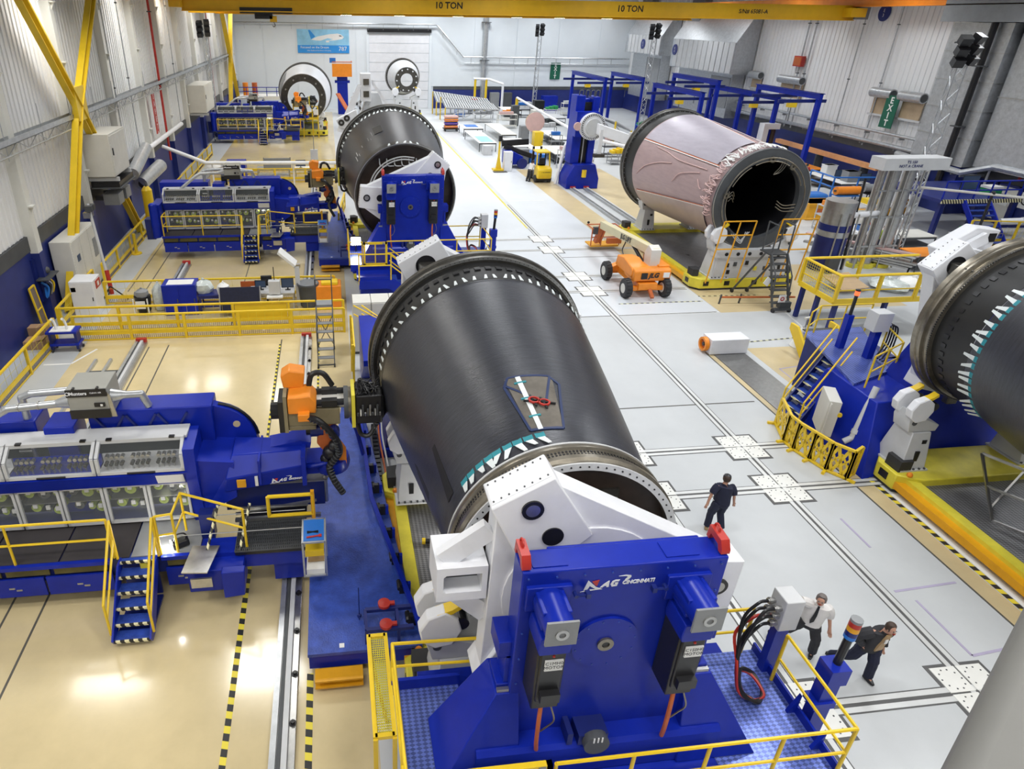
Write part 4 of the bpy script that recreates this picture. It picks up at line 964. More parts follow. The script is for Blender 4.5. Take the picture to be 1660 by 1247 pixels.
def walk_rails(dx, dy, w1, w2, w3, post_step=1.9):
    rail('guard_rail', w1, [(-9.2 + dx, 12.4 + dy), (-9.2 + dx, 11.56 + dy), (-5.1 + dx, 11.56 + dy)], 1.3, r=.03, step=post_step, group='creel walkway rails')
    rail('guard_rail', w2, [(-4.1 + dx, 11.55 + dy), (-3.75 + dx, 11.6 + dy), (-3.7 + dx, 12.3 + dy), (-2.25 + dx, 11.6 + dy)], 1.3, r=.03, step=1.6, group='creel walkway rails')
    t = T('safety_gate', w3, 'gate', (-1.7 + dx, 12.1 + dy, 1.3), 'creel walkway gates')
    part('gate_loop', MB().path([(-1.75 + dx, 12.05 + dy, 2.3), (-.75 + dx, 12.05 + dy, 2.3), (-.75 + dx, 12.05 + dy, 1.75), (-1.75 + dx, 12.05 + dy, 1.75), (-1.75 + dx, 12.05 + dy, 2.3)], .045, 8), YEL, t)
    part('gate_post', MB().bar((-.75 + dx, 12.05 + dy, 1.3), (-.75 + dx, 12.05 + dy, 2.4), .08), YELO, t)
walk_rails(0, 0, 'yellow walkway rail in front of the nearest spool cabinet', 'bent yellow rail right of the nearest blue steps', 'yellow gate loop beside the tool stand with blue tray')
walk_rails(.1, 24.15, 'yellow walkway rail in front of the middle spool cabinet', 'bent yellow rail right of the middle blue steps', 'yellow gate loop on the middle creel machine', 2.1)
walk_rails(-2.3, 61.2, 'thin yellow walkway rail of the farthest creel machine', 'thin bent yellow rail right of the farthest steps', 'yellow gate loop on the farthest creel machine', 2.1)
# tool stand
def toolstand(o, lab):
    x, y = o; t = T('tool_stand', lab, 'tool cart', (x, y, .95), 'tool stands')
    part('stand_frame', MB().bar((x - .24, y - .3, .95), (x - .24, y - .3, 1.95), .04).bar((x + .24, y - .3, .95), (x + .24, y - .3, 1.95), .04).bar((x - .24, y + .3, .95), (x - .24, y + .3, 2.05), .04).bar((x + .24, y + .3, .95), (x + .24, y + .3, 2.05), .04)
         .bar((x - .24, y - .3, .97), (x + .24, y - .3, .97), .04).bar((x - .24, y + .3, .97), (x + .24, y + .3, .97), .04).bar((x - .24, y - .3, 1.93), (x + .24, y - .3, 1.93), .04).bar((x - .24, y + .3, 2.03), (x + .24, y + .3, 2.03), .04).bar((x - .24, y - .3, 1.93), (x - .24, y + .3, 2.03), .04).bar((x + .24, y - .3, 1.93), (x + .24, y + .3, 2.03), .04), GALV, t)
    part('tray', MB().skin([[Vector((x - .22, y - .28, 1.93)), Vector((x + .22, y - .28, 1.93)), Vector((x + .22, y + .28, 2.02)), Vector((x - .22, y + .28, 2.02))], [Vector((x - .22, y - .28, 1.96)), Vector((x + .22, y - .28, 1.96)), Vector((x + .22, y + .28, 2.05)), Vector((x - .22, y + .28, 2.05))]]), BLUEC, t, 'blue foam tool tray')
    part('drawer', MB().box(x - .2, y - .28, 1.52, x + .2, y + .2, 1.6).box(x - .2, y - .29, 1.52, x + .2, y - .27, 1.68), YEL, t)
    part('lower_box', MB().box(x - .2, y - .27, .98, x + .2, y + .25, 1.12), PAPER, t)
    part('lower_board', MB().box(x - .17, y - .05, 1.13, x + .19, y + .25, 1.16), WOOD, t)
    w1 = tag(part('wrench', MB().bar((x - .15, y - .2, 1.985), (x + .12, y - .17, 1.99), .035, .02).obox((x + .14, y - .17, 1.992), (.06, .07, .025)), RED, loc=(x, y, 1.97)), 'red wrench lying on the blue tool tray' + (' nearest' if y < 20 else ' in the middle bay'), 'wrench', 'red wrenches on trays')
    w2 = tag(part('pliers', MB().bar((x - .14, y - .08, 2.003), (x + .1, y - .04, 2.01), .025, .015).bar((x - .14, y - .04, 2.01), (x + .1, y - .08, 2.003), .025, .015), BLK, loc=(x, y, 1.98)), 'black pliers lying on the blue tool tray' + (' nearest' if y < 20 else ' in the middle bay'), 'pliers', 'pliers on trays')
toolstand((-.72, 11.2), 'white framed tool stand with blue tray at the end of the nearest walkway')
toolstand((-.62, 35.3), 'white framed tool stand at the end of the middle walkway')
t = T('floodlight', 'black portable work lamp lying lit on the nearest walkway', 'lamp', (-3.75, 11.75, 1.3))
part('lamp_body', MB().obox((-3.72, 11.78, 1.4), (.36, .2, .18), (0, -.1, .35)), BLK, t, bev=.03)
part('lamp_handle', MB().curve([(-3.6, 11.9, 1.48), (-3.65, 11.85, 1.6), (-3.8, 11.8, 1.6), (-3.85, 11.75, 1.48)], .018, 6), BLK, t)
part('lamp_lens', MB().obox((-3.905, 11.71, 1.42), (.02, .16, .14), (0, -.1, .35)), LENS, t)
# linear guide rails on the floor (two per bay, continuing between bays)
def guide(lab, x, y0, y1, w=.46, g='floor guide rails', bolts=True):
    t = T('guide_rail', lab, 'rail', (x, y0, 0), g)
    part('bed', MB().box(x - w / 2, y0, 0, x + w / 2, y1, .1), STL, t, bev=.01)
    part('rail_groove', MB().box(x - w * .22, y0, .1, x - w * .06, y1, .13), GRYD, t)
    part('slide_strip', MB().box(x - w * .5, y0, .1, x - w * .25, y1, .16), GALV, t)
    part('cover_strip', MB().box(x - w * .02, y0, .1, x + w * .2, y1, .2), WHTG, t)
    if bolts:
        n_ = int((y1 - y0) / 1.05); m0 = None
        for i in range(n_):
            if m0 is None: o = part('anchor_bolt', MB().tube((x + w * .36, y0 + .3, .1), (x + w * .36, y0 + .3, .17), .04, 8).tube((x + w * .36, y0 + .3, .1), (x + w * .36, y0 + .3, .12), .07, 8), BLK, t); m0 = o.data
            else: o = bpy.data.objects.new('anchor_bolt', m0); C.objects.link(o); o.parent = t; o.location = (0, 1.05 * i, 0)
    part('end_stop', MB().box(x - .2, y1 - .05, 0, x + .2, y1 + .1, .25), RED, t)
    return t
guide('long silver guide rail with black anchor bolts on the near tan floor', -1.33, 1.5, 25.0)
guide('silver guide rail on the tan floor under the nearest creel machine, left side', -7.95, 14.2, 25.1, bolts=False)
guide('silver guide rail behind the middle creel carriage', -1.4, 28.6, 52, bolts=True)
guide('silver guide rail left of the middle bay', -7.9, 30.5, 34.6, bolts=False)
guide('silver guide rail between middle and far creel machines', -8.5, 45.5, 59, bolts=False)
guide('thin dark guide rail between middle and far creel machines', -10.2, 45.5, 59, .3, bolts=False)
t = T('floor_channel', 'grey steel channel bars lying on the near tan floor behind the dryer', 'channel', (-8.9, 20, 0))
for x in (-8.75, -9.3): part('channel_bar', MB().box(x - .05, 18.5, 0, x + .05, 23.7, .12), GALV, t)
part('channel_tie', MB().box(-9.3, 22.6, 0, -7.9, 22.75, .1), GRYD, t)
# blue carriage deck between rail and barrel, with its slanted rail
def cdeck(dy, lab, lab2, lab3):
    t = T('carriage_deck', lab, 'deck', (0, 9.1 + dy, 0), 'robot carriage decks')
    P = [(-.88, 9.1), (1.42, 9.1), (.62, 18.4), (-.02, 18.4), (-.25, 16.0), (-.88, 15.9)]
    part('deck_plate', MB().prism([(x, y + dy) for x, y in P], 'z', .6, .68), BLUEL, t, 'worn ribbed blue deck')
    part('deck_beam', MB().box(-.86, 9.12 + dy, .25, 1.2, 9.3 + dy, .6).box(-.86, 9.3 + dy, .25, -.7, 15.8 + dy, .6).bar((1.35, 9.2 + dy, .45), (.6, 18.3 + dy, .45), .14, .3), BLUE, t)
    part('wheel_truck', MB().box(-.7, 9.6 + dy, 0, .9, 10.2 + dy, .3).box(-.7, 14.4 + dy, 0, .6, 15 + dy, .3), BLUED, t)
    part('label_tag', MB().box(-.25, 9.2 + dy, .68, -.15, 9.3 + dy, .69), PAPER, t)
    for k in range(2): part('step_tread', MB().box(-.75, 8.75 - .0 * k + dy, .28 - .18 * k, .2, 9.05 + dy, .32 - .18 * k), YELO, t)
    part('edge_beam', MB().bar((1.45, 9.0 + dy, .95), (.66, 13.4 + dy, .95), .1).bar((.66, 13.4 + dy, .95), (.5, 18.3 + dy, .95), .1), BLUE, t)
    part('roller_arm', MB().curve([(.55, 15.3 + dy, .95), (.38, 15.6 + dy, 1.6), (.25, 15.6 + dy, 2.0), (.35, 15.5 + dy, 2.3)], .06, 8), BLUE, t)
    for k in range(9):
        f = (k + .5) / 9; x = 1.42 + (.6 - 1.42) * f; y = 9.2 + (17 - 9.2) * f + dy
        part('roller_bracket', MB().box(x - .2, y - .05, .68, x - .02, y + .05, .95).tube((x - .2, y - .12, .9), (x - .2, y + .12, .9), .055, 8), BLK, t)
        part('edge_post', MB().box(x - .05, y - .04, .5, x + .05, y + .04, .95), BLUE, t)
    c = T('tool_cradle', lab2, 'cradle', (.65, 9.6 + dy, .68), 'tool cradles on the carriage decks')
    fr = MB()
    for y in (9.25, 9.75): fr.bar((.3, y + dy, 1.05), (1.25, y + dy, 1.05), .08)
    for x in (.3, .95): fr.bar((x, 9.25 + dy, 1.05), (x, 9.75 + dy, 1.05), .06).bar((x, 9.25 + dy, .68), (x, 9.25 + dy, 1.05), .06).bar((x, 9.75 + dy, .68), (x, 9.75 + dy, 1.05), .06)
    part('cradle_frame', fr, BLUED, c)
    for y in (9.3, 9.82):
        part('red_clamp', MB().lathe([(0, 0), (.13, 0), (.13, .06), (0, .07)], (.7, y + dy, 1.09), 'z', 14).box(.7, y - .04 + dy, 1.1, .92, y + .04 + dy, 1.15), RED, c, 'red clamp')
    part('antenna', MB().tube((.18, 9.85 + dy, .68), (.18, 9.85 + dy, 1.6), .012, 6).ball((.18, 9.85 + dy, .8), .05, 8), BLUED, c)
    f = MB(); z0 = .9
    e_ = T('cable_carrier', lab3, 'cable chain', (.9, 15.5 + dy, .2), 'cable chains beside the barrels')
    for k in range(22): part('chain_link', MB().box(.9, 13.2 + .21 * k + dy, .2, 1.06, 13.35 + .21 * k + dy, .36), BLK, e_)
    part('orange_cable', MB().curve([(1.15, 13 + dy, .3), (1.17, 15 + dy, .34), (1.12, 17 + dy, .3), (1.15, 18 + dy, .35)], .03, 6), ORGD, e_)
    part('grey_cable', MB().curve([(1.25, 13 + dy, .3), (1.28, 15 + dy, .34), (1.22, 17 + dy, .3), (1.25, 18 + dy, .35)], .03, 6), WHTG, e_)
cdeck(0, 'long worn blue deck between the near guide rail and the nearest black barrel', 'small blue frame with two red clamps at the near end of the blue deck', 'black cable chain with orange cable beside the nearest black barrel')
cdeck(24.1, 'worn blue deck beside the second black barrel', 'small blue frame with red clamps on the middle blue deck', 'black cable chain beside the second black barrel')

# ---------------------------------------------------------------- barrel dollies and roller cradles
def cradle(loc, lab, rz=0, s=1.0, mirror=1):
    """light grey roller stand: slotted foot, yoke and two yellow-capped roller arms; faces +x*mirror toward the barrel"""
    t = T('roller_cradle', lab, 'cradle', (0, 0, 0), 'barrel roller cradles')
    M = mirror
    part('foot', MB().skin([[Vector((M * x, y, 0)) for x, y in ((-.3, -.5), (.42, -.5), (.42, .5), (-.3, .5))], [Vector((M * x, y, .45)) for x, y in ((-.28, -.42), (.42, -.42), (.42, .42), (-.28, .42))], [Vector((M * x, y, 1.15)) for x, y in ((-.2, -.32), (.36, -.32), (.36, .32), (-.2, .32))]]), WHTG, t, bev=.02)
    part('base_flange', MB().box(min(M * -.36, M * .48), -.55, 0, max(M * -.36, M * .48), .55, .05), WHTG, t)
    part('foot_window', MB().box(min(M * .14, M * .28), -.37, .72, max(M * .14, M * .28), -.33, .92), BLK, t)
    part('foot_slot', MB().box(min(M * 0, M * .12), -.45, .2, max(M * 0, M * .12), -.41, .6), BLK, t)
    part('anchor_bolts', (lambda b: [b.tube((M * x, -.52, .05), (M * x, -.52, .09), .03, 6) for x in (-.28, -.12, .05, .22, .38)] and b)(MB()), GRYD, t, stuff=True)
    part('yoke', MB().prism([(M * -.32, 1.15), (M * .5, 1.15), (M * .55, 1.35), (M * .2, 1.5), (M * -.05, 1.62), (M * -.35, 1.75), (M * -.42, 1.5)], 'y', -.28, .28), WHTG, t, bev=.02)
    for y in (-.25, .25):
        a = part('roller_arm', MB().prism([(M * -.3, 1.5), (M * -.02, 1.55), (M * .12, 1.85), (M * .05, 2.1), (M * -.15, 2.25), (M * -.42, 2.15), (M * -.55, 1.9), (M * -.5, 1.65)], 'y', y - .11, y + .11), WHT, t, bev=.03)
        part('roller', MB().tube((M * .1, y - .1, 1.98), (M * .1, y + .1, 1.98), .12, 14), BLK, a)
        part('yellow_cap', MB().prism([(M * -.28, 2.2), (M * -.05, 2.28), (M * .08, 2.38), (M * .1, 2.3), (M * -.04, 2.2), (M * -.24, 2.12)], 'y', y - .09, y + .09), YEL, a)
    part('pivot_pin', MB().tube((M * -.25, -.3, 1.45), (M * -.25, .3, 1.45), .07, 10), GRYD, t)
    t.location = loc; t.rotation_euler.z = rz; t.scale = (s, s, s)
    return t
def dolly(lab, cx, y0, y1, hw=2.5, near_block=True):
    t = T('barrel_dolly', lab, 'transporter', (cx, y0, 0), 'barrel dollies')
    for s_ in (-1, 1):
        b = part('side_beam', MB().box(min(cx + s_ * (hw - .55), cx + s_ * (hw - .25)), y0 + .9, .22, max(cx + s_ * (hw - .55), cx + s_ * (hw - .25)), y1 - .9, .5), YELB, t)
        part('orange_channel', MB().box(min(cx + s_ * (hw - .25), cx + s_ * (hw - .02)), y0 + .9, .16, max(cx + s_ * (hw - .25), cx + s_ * (hw - .02)), y1 - .9, .38), YELO, t)
    for y, d in ((y0, 1), (y1, -1)):
        P = [(cx - hw + .35, y), (cx + hw - .35, y), (cx + hw, y + d * .4), (cx + hw, y + d * 1.1), (cx + hw - .6, y + d * 1.4), (cx - hw + .6, y + d * 1.4), (cx - hw, y + d * 1.1), (cx - hw, y + d * .4)]
        e = part('end_block', MB().prism(P if d > 0 else P[::-1], 'z', .1, .6), YELB, t, bev=.03)
        part('skirt_rubber', MB().prism([(cx + (px - cx) * .985, y + (py - y) * .98 + d * .02) for px, py in (P if d > 0 else P[::-1])], 'z', .02, .1), RUB, e)
        for x in (cx - hw + .5, cx - hw + 1.6, cx + .3, cx + 1.3, cx + hw - .6):
            part('lamp_window', MB().box(x, min(y, y - d * .012), .25, x + .28, max(y, y - d * .012), .48), BLK, e)
        for s_ in (-1, 1):
            part('side_window', MB().box(min(cx + s_ * hw, cx + s_ * (hw + .012)), min(y + d * .55, y + d * .85), .25, max(cx + s_ * hw, cx + s_ * (hw + .012)), max(y + d * .55, y + d * .85), .48), BLK, e)
            part('corner_bumper', MB().prism([(cx + s_ * (hw - .12), y + d * .5), (cx + s_ * (hw - .12), y + d * 1.0), (cx + s_ * (hw - .5), y + d * 1.0), (cx + s_ * (hw - .6), y + d * .75), (cx + s_ * (hw - .4), y + d * .45)][::int(s_ * d)], 'z', .6, .95), RUB, e)
            part('orange_lamp', MB().ball((cx + s_ * (hw - .3), y + d * 1.2, .66), .08, 8), ORG, e)
    part('deck', MB().box(cx - hw + .55, y0 + 1.3, .22, cx + hw - .55, y1 - 1.3, .38), DIAG, t, 'diamond-plate deck')
    for x, y in ((cx - 1.2, y0 + 2.2), (cx - .9, y0 + 4.2), (cx + .6, y0 + 3.3)):
        if y < y1 - 1.5: part('deck_socket', MB().box(x, y, .38, x + .16, y + .22, .386), BLK, t)
    return t
dolly('yellow barrel dolly under the nearest black barrel', 3.43, 7.8, 15.2, 2.4)
dolly('yellow barrel dolly under the black barrel at the right edge', 18.0, -1.0, 14.4)
dolly('yellow barrel dolly under the pink barrel', 20.3, 28.7, 38.6, 2.75)
dolly('yellow barrel dolly under the second black barrel', 3.43, 31.2, 41.0, 2.55)
cradle((1.65, 14.0, .6), 'roller cradle left of the nearest black barrel, by its far ring', 0, .98)
cradle((5.2, 14.0, .6), 'roller cradle right of the nearest black barrel', 0, .98, -1)
cradle((1.75, 8.1, .6), 'yellow-capped roller cradle beside the white clamp frame, near end', 0, 1.12)
cradle((16.05, 13.95, .6), 'roller cradle by the yellow plastic barrier, under the right barrel', 0, 1.02)
cradle((19.9, 13.9, .6), 'roller cradle under the right barrel, farther right', 0, 1.0, -1)
cradle((18.75, 29.3, .6), 'roller cradle at the left front of the pink barrel', 0, 1.15)
cradle((22.0, 29.3, .6), 'roller cradle at the right front of the pink barrel', 0, 1.15, -1)
cradle((18.85, 37.6, .6), 'roller cradle at the far left of the pink barrel', 0, 1.05)
cradle((22.0, 37.6, .6), 'roller cradle at the far right of the pink barrel', 0, 1.05, -1)
# ================================================================ other stations and barrels
D2 = (0, 23.15, 0)
byname = lambda n: bpy.data.objects[n]
dup(byname('drive_platform'), D2, 'blue drive platform of the middle station with yellow rails', 'drive platforms'); byname('drive_platform')['group'] = 'drive platforms'
dup(byname('headstock'), D2, 'blue drive housing with two black motors in front of the second black barrel', 'headstocks'); byname('headstock')['group'] = 'headstocks'
dup(byname('control_post'), D2, 'grey cable box at the right end of the middle platform', 'control posts'); byname('control_post')['group'] = 'control posts'
dup(byname('signal_post'), D2, 'thin dark beacon post at the right end of the middle platform', 'beacon posts'); byname('signal_post')['group'] = 'beacon posts'
Y2 = 23.15
spider((AX, 6.72 + Y2, AZ), 'white clamp frame turned sideways behind the middle blue drive housing', 54)
rail('guard_rail', 'yellow railing along the front of the middle blue platform', [(2.3, 5.12 + Y2), (7.06, 5.12 + Y2), (7.06, 7.0 + Y2)], 2.0, step=1.7)
rail('guard_rail', 'yellow railing at the back right of the middle platform', [(5.35, 7.28 + Y2), (7.0, 7.28 + Y2)], 2.0, step=1.6)
rail('guard_rail', 'yellow railing at the left end of the middle platform beside the bright lamp', [(.62, 7.2 + Y2), (.62, 5.1 + Y2), (1.2, 5.1 + Y2)], 2.0, step=1.1)
mesh_gate('yellow mesh gate on the middle platform at the top of its stairs', 1.25, 2.3, 5.05 + Y2, 1.98)
t = T('stair_flight', 'blue stairs with yellow sloping handrails below the middle platform gate', 'stairs', (1.2, 3.6 + Y2, 0))
part('landing', MB().box(.9, 4.2 + Y2, 1.6, 2.4, 5.1 + Y2, 1.75), BLUE, t)
part('stair_beam', MB().prism([(1.0, 1.6), (2.6, 1.6), (4.3, 0.2), (4.3, 0), (3.8, 0), (2.3, 1.2), (1.0, 1.2)], 'y', 4.15 + Y2, 4.25 + Y2), BLUE, t)
for k in range(6): part('tread', MB().box(2.4 + .3 * k, 4.2 + Y2, 1.5 - .25 * k, 2.7 + .3 * k, 5.0 + Y2, 1.54 - .25 * k), BLUEL, t)
for h in (1.07, .55): part('handrail', MB().path([(1.0, 4.2 + Y2, 1.72 + h), (2.4, 4.2 + Y2, 1.72 + h), (4.3, 4.2 + Y2, .15 + h)], .03, 8), YEL, t)
for h in (1.07, .8, .5): part('handrail', MB().path([(2.4, 5.0 + Y2, 1.72 + h), (4.3, 5.0 + Y2, .15 + h)], .028, 8), YEL, t)
for x in (1.0, 2.4): part('post', MB().tube((x, 4.2 + Y2, 1.4), (x, 4.2 + Y2, 2.8), .03, 8), YEL, t)
t = T('floodlight', 'bright square work lamp at the left end of the middle platform', 'lamp', (.95, 7.0 + Y2, 2.0))
part('lamp_housing', MB().box(.72, 6.98 + Y2, 2.3, 1.25, 7.08 + Y2, 2.75), BLK, t)
part('lamp_lens', MB().box(.76, 6.965 + Y2, 2.34, 1.21, 6.98 + Y2, 2.71), LENS, t)
part('lamp_stand', MB().tube((.98, 7.03 + Y2, 2.0), (.98, 7.03 + Y2, 2.3), .03, 8), BLK, t)
def lamp_pt(x, y, z, e, rad=.15):
    l = bpy.data.lights.new('work_lamp', 'POINT'); l.energy = e; l.shadow_soft_size = rad; l.color = (1, .98, .95)
    o = bpy.data.objects.new('work_lamp', l); o.location = (x, y, z); C.objects.link(o)
lamp_pt(.95, 6.6 + Y2, 2.55, 12)
lamp_pt(-4.05, 11.6, 1.5, 14, .05)

def barrel(lab, ax, az, yn, rn, yf, rf, rr, m, open_r, near_ring=None, bolts=60, hollow=False, grp=None):
    """barrel with its small end toward the camera at yn and its big ring at yf"""
    t = T('fuselage_barrel', lab, 'barrel', (ax, (yn + yf) / 2, az), grp)
    c = (ax, 0, az); L = yf - yn
    part('skin', MB().lathe([(rn, yn + .12), (rn + (rf - rn) * .2, yn + L * .17), (rn + (rf - rn) * .62, yn + L * .55), (rf, yf - L * .12)], c, 'y', 80), m, t)
    part('mandrel', MB().lathe([(rf, yf - L * .125), (rf - .04, yf - L * .11), (rf + .02, yf - .35), (rf + .06, yf)], c, 'y', 80), CRBD, t, 'matt black mandrel edge')
    e = part('end_ring', MB().lathe([(rf - .1, yf - .1), (rr - .06, yf - .1), (rr - .04, yf - .04), (rr - .04, yf + .02), (rr, yf + .04), (rr, yf + .2), (rf - .2, yf + .22)], c, 'y', 80), STLD, t, 'dark steel end ring')
    part('ring_lip', MB().lathe([(rr - .1, yf - .115), (rr - .045, yf - .115), (rr - .045, yf - .1), (rr - .1, yf - .1)], c, 'y', 80, closed=True), STL, e)
    ring_bolts(e, rf + .5 * (rr - rf) * .5, yf - .1, bolts, ax, az, WHTG, .022, 'bolt_circle', -.02)
    n = part('near_ring', MB().lathe([(rn, yn + .13), (rn + .12, yn + .12), (rn + .14, yn + .06), (rn + .12, yn), (open_r, yn), (open_r, yn + .3)], c, 'y', 80), near_ring or STLD, t, 'dark near end flange')
    part('near_lip', MB().lathe([(rn + .09, yn - .015), (rn + .13, yn - .015), (rn + .13, yn), (rn + .09, yn)], c, 'y', 80, closed=True), STL, n)
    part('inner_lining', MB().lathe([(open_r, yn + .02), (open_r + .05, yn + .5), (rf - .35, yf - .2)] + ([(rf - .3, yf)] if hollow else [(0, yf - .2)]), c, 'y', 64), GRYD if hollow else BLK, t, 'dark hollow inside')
    return t
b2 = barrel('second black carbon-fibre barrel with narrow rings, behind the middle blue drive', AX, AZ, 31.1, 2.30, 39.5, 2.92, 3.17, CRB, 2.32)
part('bulkhead', MB().lathe([(0, 31.7), (2.34, 31.7)], (AX, 0, AZ), 'y', 48), BRN, b2, 'dark brown bulkhead set inside')
def tubes_ring(parent, ax, az, y, r, arcs, m=STLB, w=.022, y2=None):
    for a0, a1, dr in arcs:
        part('vacuum_line', MB().curve([(ax + (r + dr) * math.cos(R(a)), y - .04, az + (r + dr) * math.sin(R(a))) for a in [a0 + (a1 - a0) * i / 5 for i in range(6)]], w, 6), m, parent)
tubes_ring(b2, AX, AZ, 31.5, 1.75, [(75, 165, 0), (75, 165, -.12), (60, 80, -.3), (-25, 40, .1)], WHTG, .035)
for k in range(7): part('vacuum_line', MB().curve([(AX + 1.2, 31.6, AZ + .9 - .25 * k), (AX + 1.55, 31.5, AZ + .85 - .25 * k), (AX + 1.8, 31.55, AZ + .95 - .25 * k)], .03, 6), WHTG, b2)
for k in range(6): part('vacuum_line', MB().curve([(AX - 1.2 + .35 * k, 31.6, AZ + 1.65), (AX - 1.15 + .35 * k, 31.5, AZ + 1.35), (AX - .85 + .35 * k, 31.6, AZ + 1.3)], .03, 6), WHTG, b2)
clips(b2, 2.92, 38.5, 26, 40, 165, m2=None, k=1.3)
clips(b2, 2.34, 31.45, 5, 75, 108, m2=None, k=1.4)
C2 = (31.2, 2.32, 38.4, 2.92)
patch(b2, 'film_patch', [(118, 34.4), (108, 34.4), (108, 35.7), (118, 35.7)], CRBD, .006, cone=C2)
for a, y, w_, h_ in ((150, 33.0, 3.2, .9), (147, 33.6, 3.0, .7), (144, 33.2, 1.0, .5), (137, 33.9, 2.2, .4), (127, 34.0, .9, .6), (121, 34.4, .9, .8), (124, 33.9, .6, .3)):
    patch(b2, 'pale_mark', [(a, y), (a - w_ * .3, y), (a - w_ * .3, y + h_), (a, y + h_)], WHTG, .008, cone=C2, n=3)
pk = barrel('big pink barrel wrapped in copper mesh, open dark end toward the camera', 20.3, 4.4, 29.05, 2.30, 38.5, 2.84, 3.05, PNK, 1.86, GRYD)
CP = (29.9, 2.40, 37.4, 2.84)
def pp(name, pts, m, lift, n=10): return patch(pk, name, pts, m, lift, 20.3, 4.4, CP, n)
pp('lilac_panel', [(146, 37.2), (142.5, 30.2), (92, 30.4), (76, 37.3)], PNKL, .014, 16)
pp('lower_panel', [(206, 37.0), (190, 29.9), (240, 30.2), (250, 37.0)], mat('tan_pink_mesh', (0.42, 0.34, 0.32), 0.4, 0.2, var=.08), .012, 12)
for a, b in (((146.5, 37.3), (142.8, 30.0)), ((206, 37.0), (190, 29.9)), ((76, 37.4), (92, 30.4)), ((68, 37.2), (80, 30.4))):
    d = 0.9; pp('seam_strip', [(a[0] + d, a[1]), (b[0] + d, b[1]), (b[0], b[1]), (a[0], a[1])], ORGD, .02)
    pp('seam_edge', [(a[0] + 2 * d, a[1]), (b[0] + 2 * d, b[1]), (b[0] + d, b[1]), (a[0] + d, a[1])], PAPER, .018)
for pts in ([(150, 35.6), (151, 34.4), (154, 33.2), (153, 31.6), (152, 30.6)], [(186, 36.8), (174, 36.0), (165, 34.8), (160, 33.6)], [(178, 33.0), (168, 32.6), (162, 31.8), (158, 31.0)], [(165, 30.9), (172, 30.6), (174, 30.4)]):
    part('film_strand', MB().curve([(20.3 + (2.42 + .0587 * (y - 29.9)) * math.cos(R(a)), y, 4.4 + (2.42 + .0587 * (y - 29.9)) * math.sin(R(a))) for a, y in pts], .024, 5), PNKF, pk)
random.seed(3)
for k in range(90):
    a = R(72 + 125 * k / 90 + random.uniform(-2, 2)); y = 29.25 + random.uniform(0, .3); r0 = 2.44
    d = Vector((math.cos(a), 0, math.sin(a))); q = Vector((-math.sin(a), 0, math.cos(a))); o = Vector((20.3, y, 4.4)) + d * r0
    L_ = random.uniform(.2, .75)
    part('film_fringe', MB().curve([o, o + Vector((0, L_ * .5, 0)) + d * .05 + q * random.uniform(-.12, .12), o + Vector((0, L_, 0)) + d * .03 + q * random.uniform(-.2, .2)], .028, 4, 3), PAPER if a < R(140) else PNKF, pk)
tubes_ring(pk, 20.3, 4.4, 28.95, 2.02, [(20, 60, 0), (60, 118, 0), (118, 160, 0), (160, 215, .02), (-30, 20, .02)], STLB, .03)
tubes_ring(pk, 20.3, 4.4, 28.97, 1.86, [(22, 58, 0), (62, 116, 0), (122, 158, 0), (165, 210, .02)], STLB, .025)
for a in (55, 90, 172): part('vacuum_port', MB().disc((20.3 + 1.92 * math.cos(R(a)), 28.95, 4.4 + 1.92 * math.sin(R(a))), .15, .06, 'y', 16, .05), STLB, pk)
for k in range(3):
    part('vacuum_line', MB().curve([(20.3 + .55 + .12 * k, 29, 4.4 + 1.85), (20.3 + .5 + .12 * k, 29.05, 4.4 + 1.55), (20.3 + .35 + .12 * k, 29.1, 4.4 + 1.3), (20.3 + .3, 29.1, 4.4 + 1.2)], .022, 6), STLB, pk)
    part('vacuum_line', MB().curve([(20.3 + 1.75, 29, 4.4 - .2 - .16 * k), (20.3 + 1.3, 29.2, 4.4 - .3 - .14 * k), (20.3 + .95, 29.3, 4.4 - .1 - .14 * k)], .022, 6), STLB, pk)
    part('vacuum_line', MB().curve([(20.3 - 1.75, 29, 4.4 - .0 + .16 * k), (20.3 - 1.5, 29.15, 4.4 + .1 + .16 * k), (20.3 - 1.35, 29.2, 4.4 - .1 + .14 * k)], .022, 6), STLB, pk)
    part('vacuum_line', MB().curve([(20.3 - 1.2 + .1 * k, 28.95, 4.4 - 1.6), (20.3 - .9 + .1 * k, 28.95, 4.4 - 1.9), (20.3 - .6, 28.95, 4.4 - 2.05 + .1 * k), (20.3 - .5 + .1 * k, 28.95, 4.4 - 1.5)], .022, 6), WHTG, pk)
# far white barrels
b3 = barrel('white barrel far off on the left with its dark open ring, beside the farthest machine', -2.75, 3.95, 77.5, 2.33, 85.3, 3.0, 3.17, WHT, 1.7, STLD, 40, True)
for k in range(10):
    a = R(36 * k + 10); part('ring_fitting', MB().tube((-2.75 + 2.05 * math.cos(a), 77.45, 3.95 + 2.05 * math.sin(a)), (-2.75 + 2.05 * math.cos(a), 77.3, 3.95 + 2.05 * math.sin(a)), .09, 8), STL, b3)
patch(b3, 'dark_film', [(176, 79), (140, 80), (132, 83.5), (176, 84)], GRY, .03, -2.75, 3.95, (77.7, 2.38, 84.4, 3.0))
b4 = barrel('small white barrel in front of the roll-up door at the far end', 10.2, 4.67, 92.0, 1.42, 97.3, 2.15, 2.38, WHTG, .8, STLD, 44, True)
for k in range(11):
    a = R(360 / 11 * k + 20); part('ring_fitting', MB().tube((10.2 + 1.3 * math.cos(a), 91.98, 4.67 + 1.3 * math.sin(a)), (10.2 + 1.3 * math.cos(a), 91.85, 4.67 + 1.3 * math.sin(a)), .09, 8), WHT, b4)
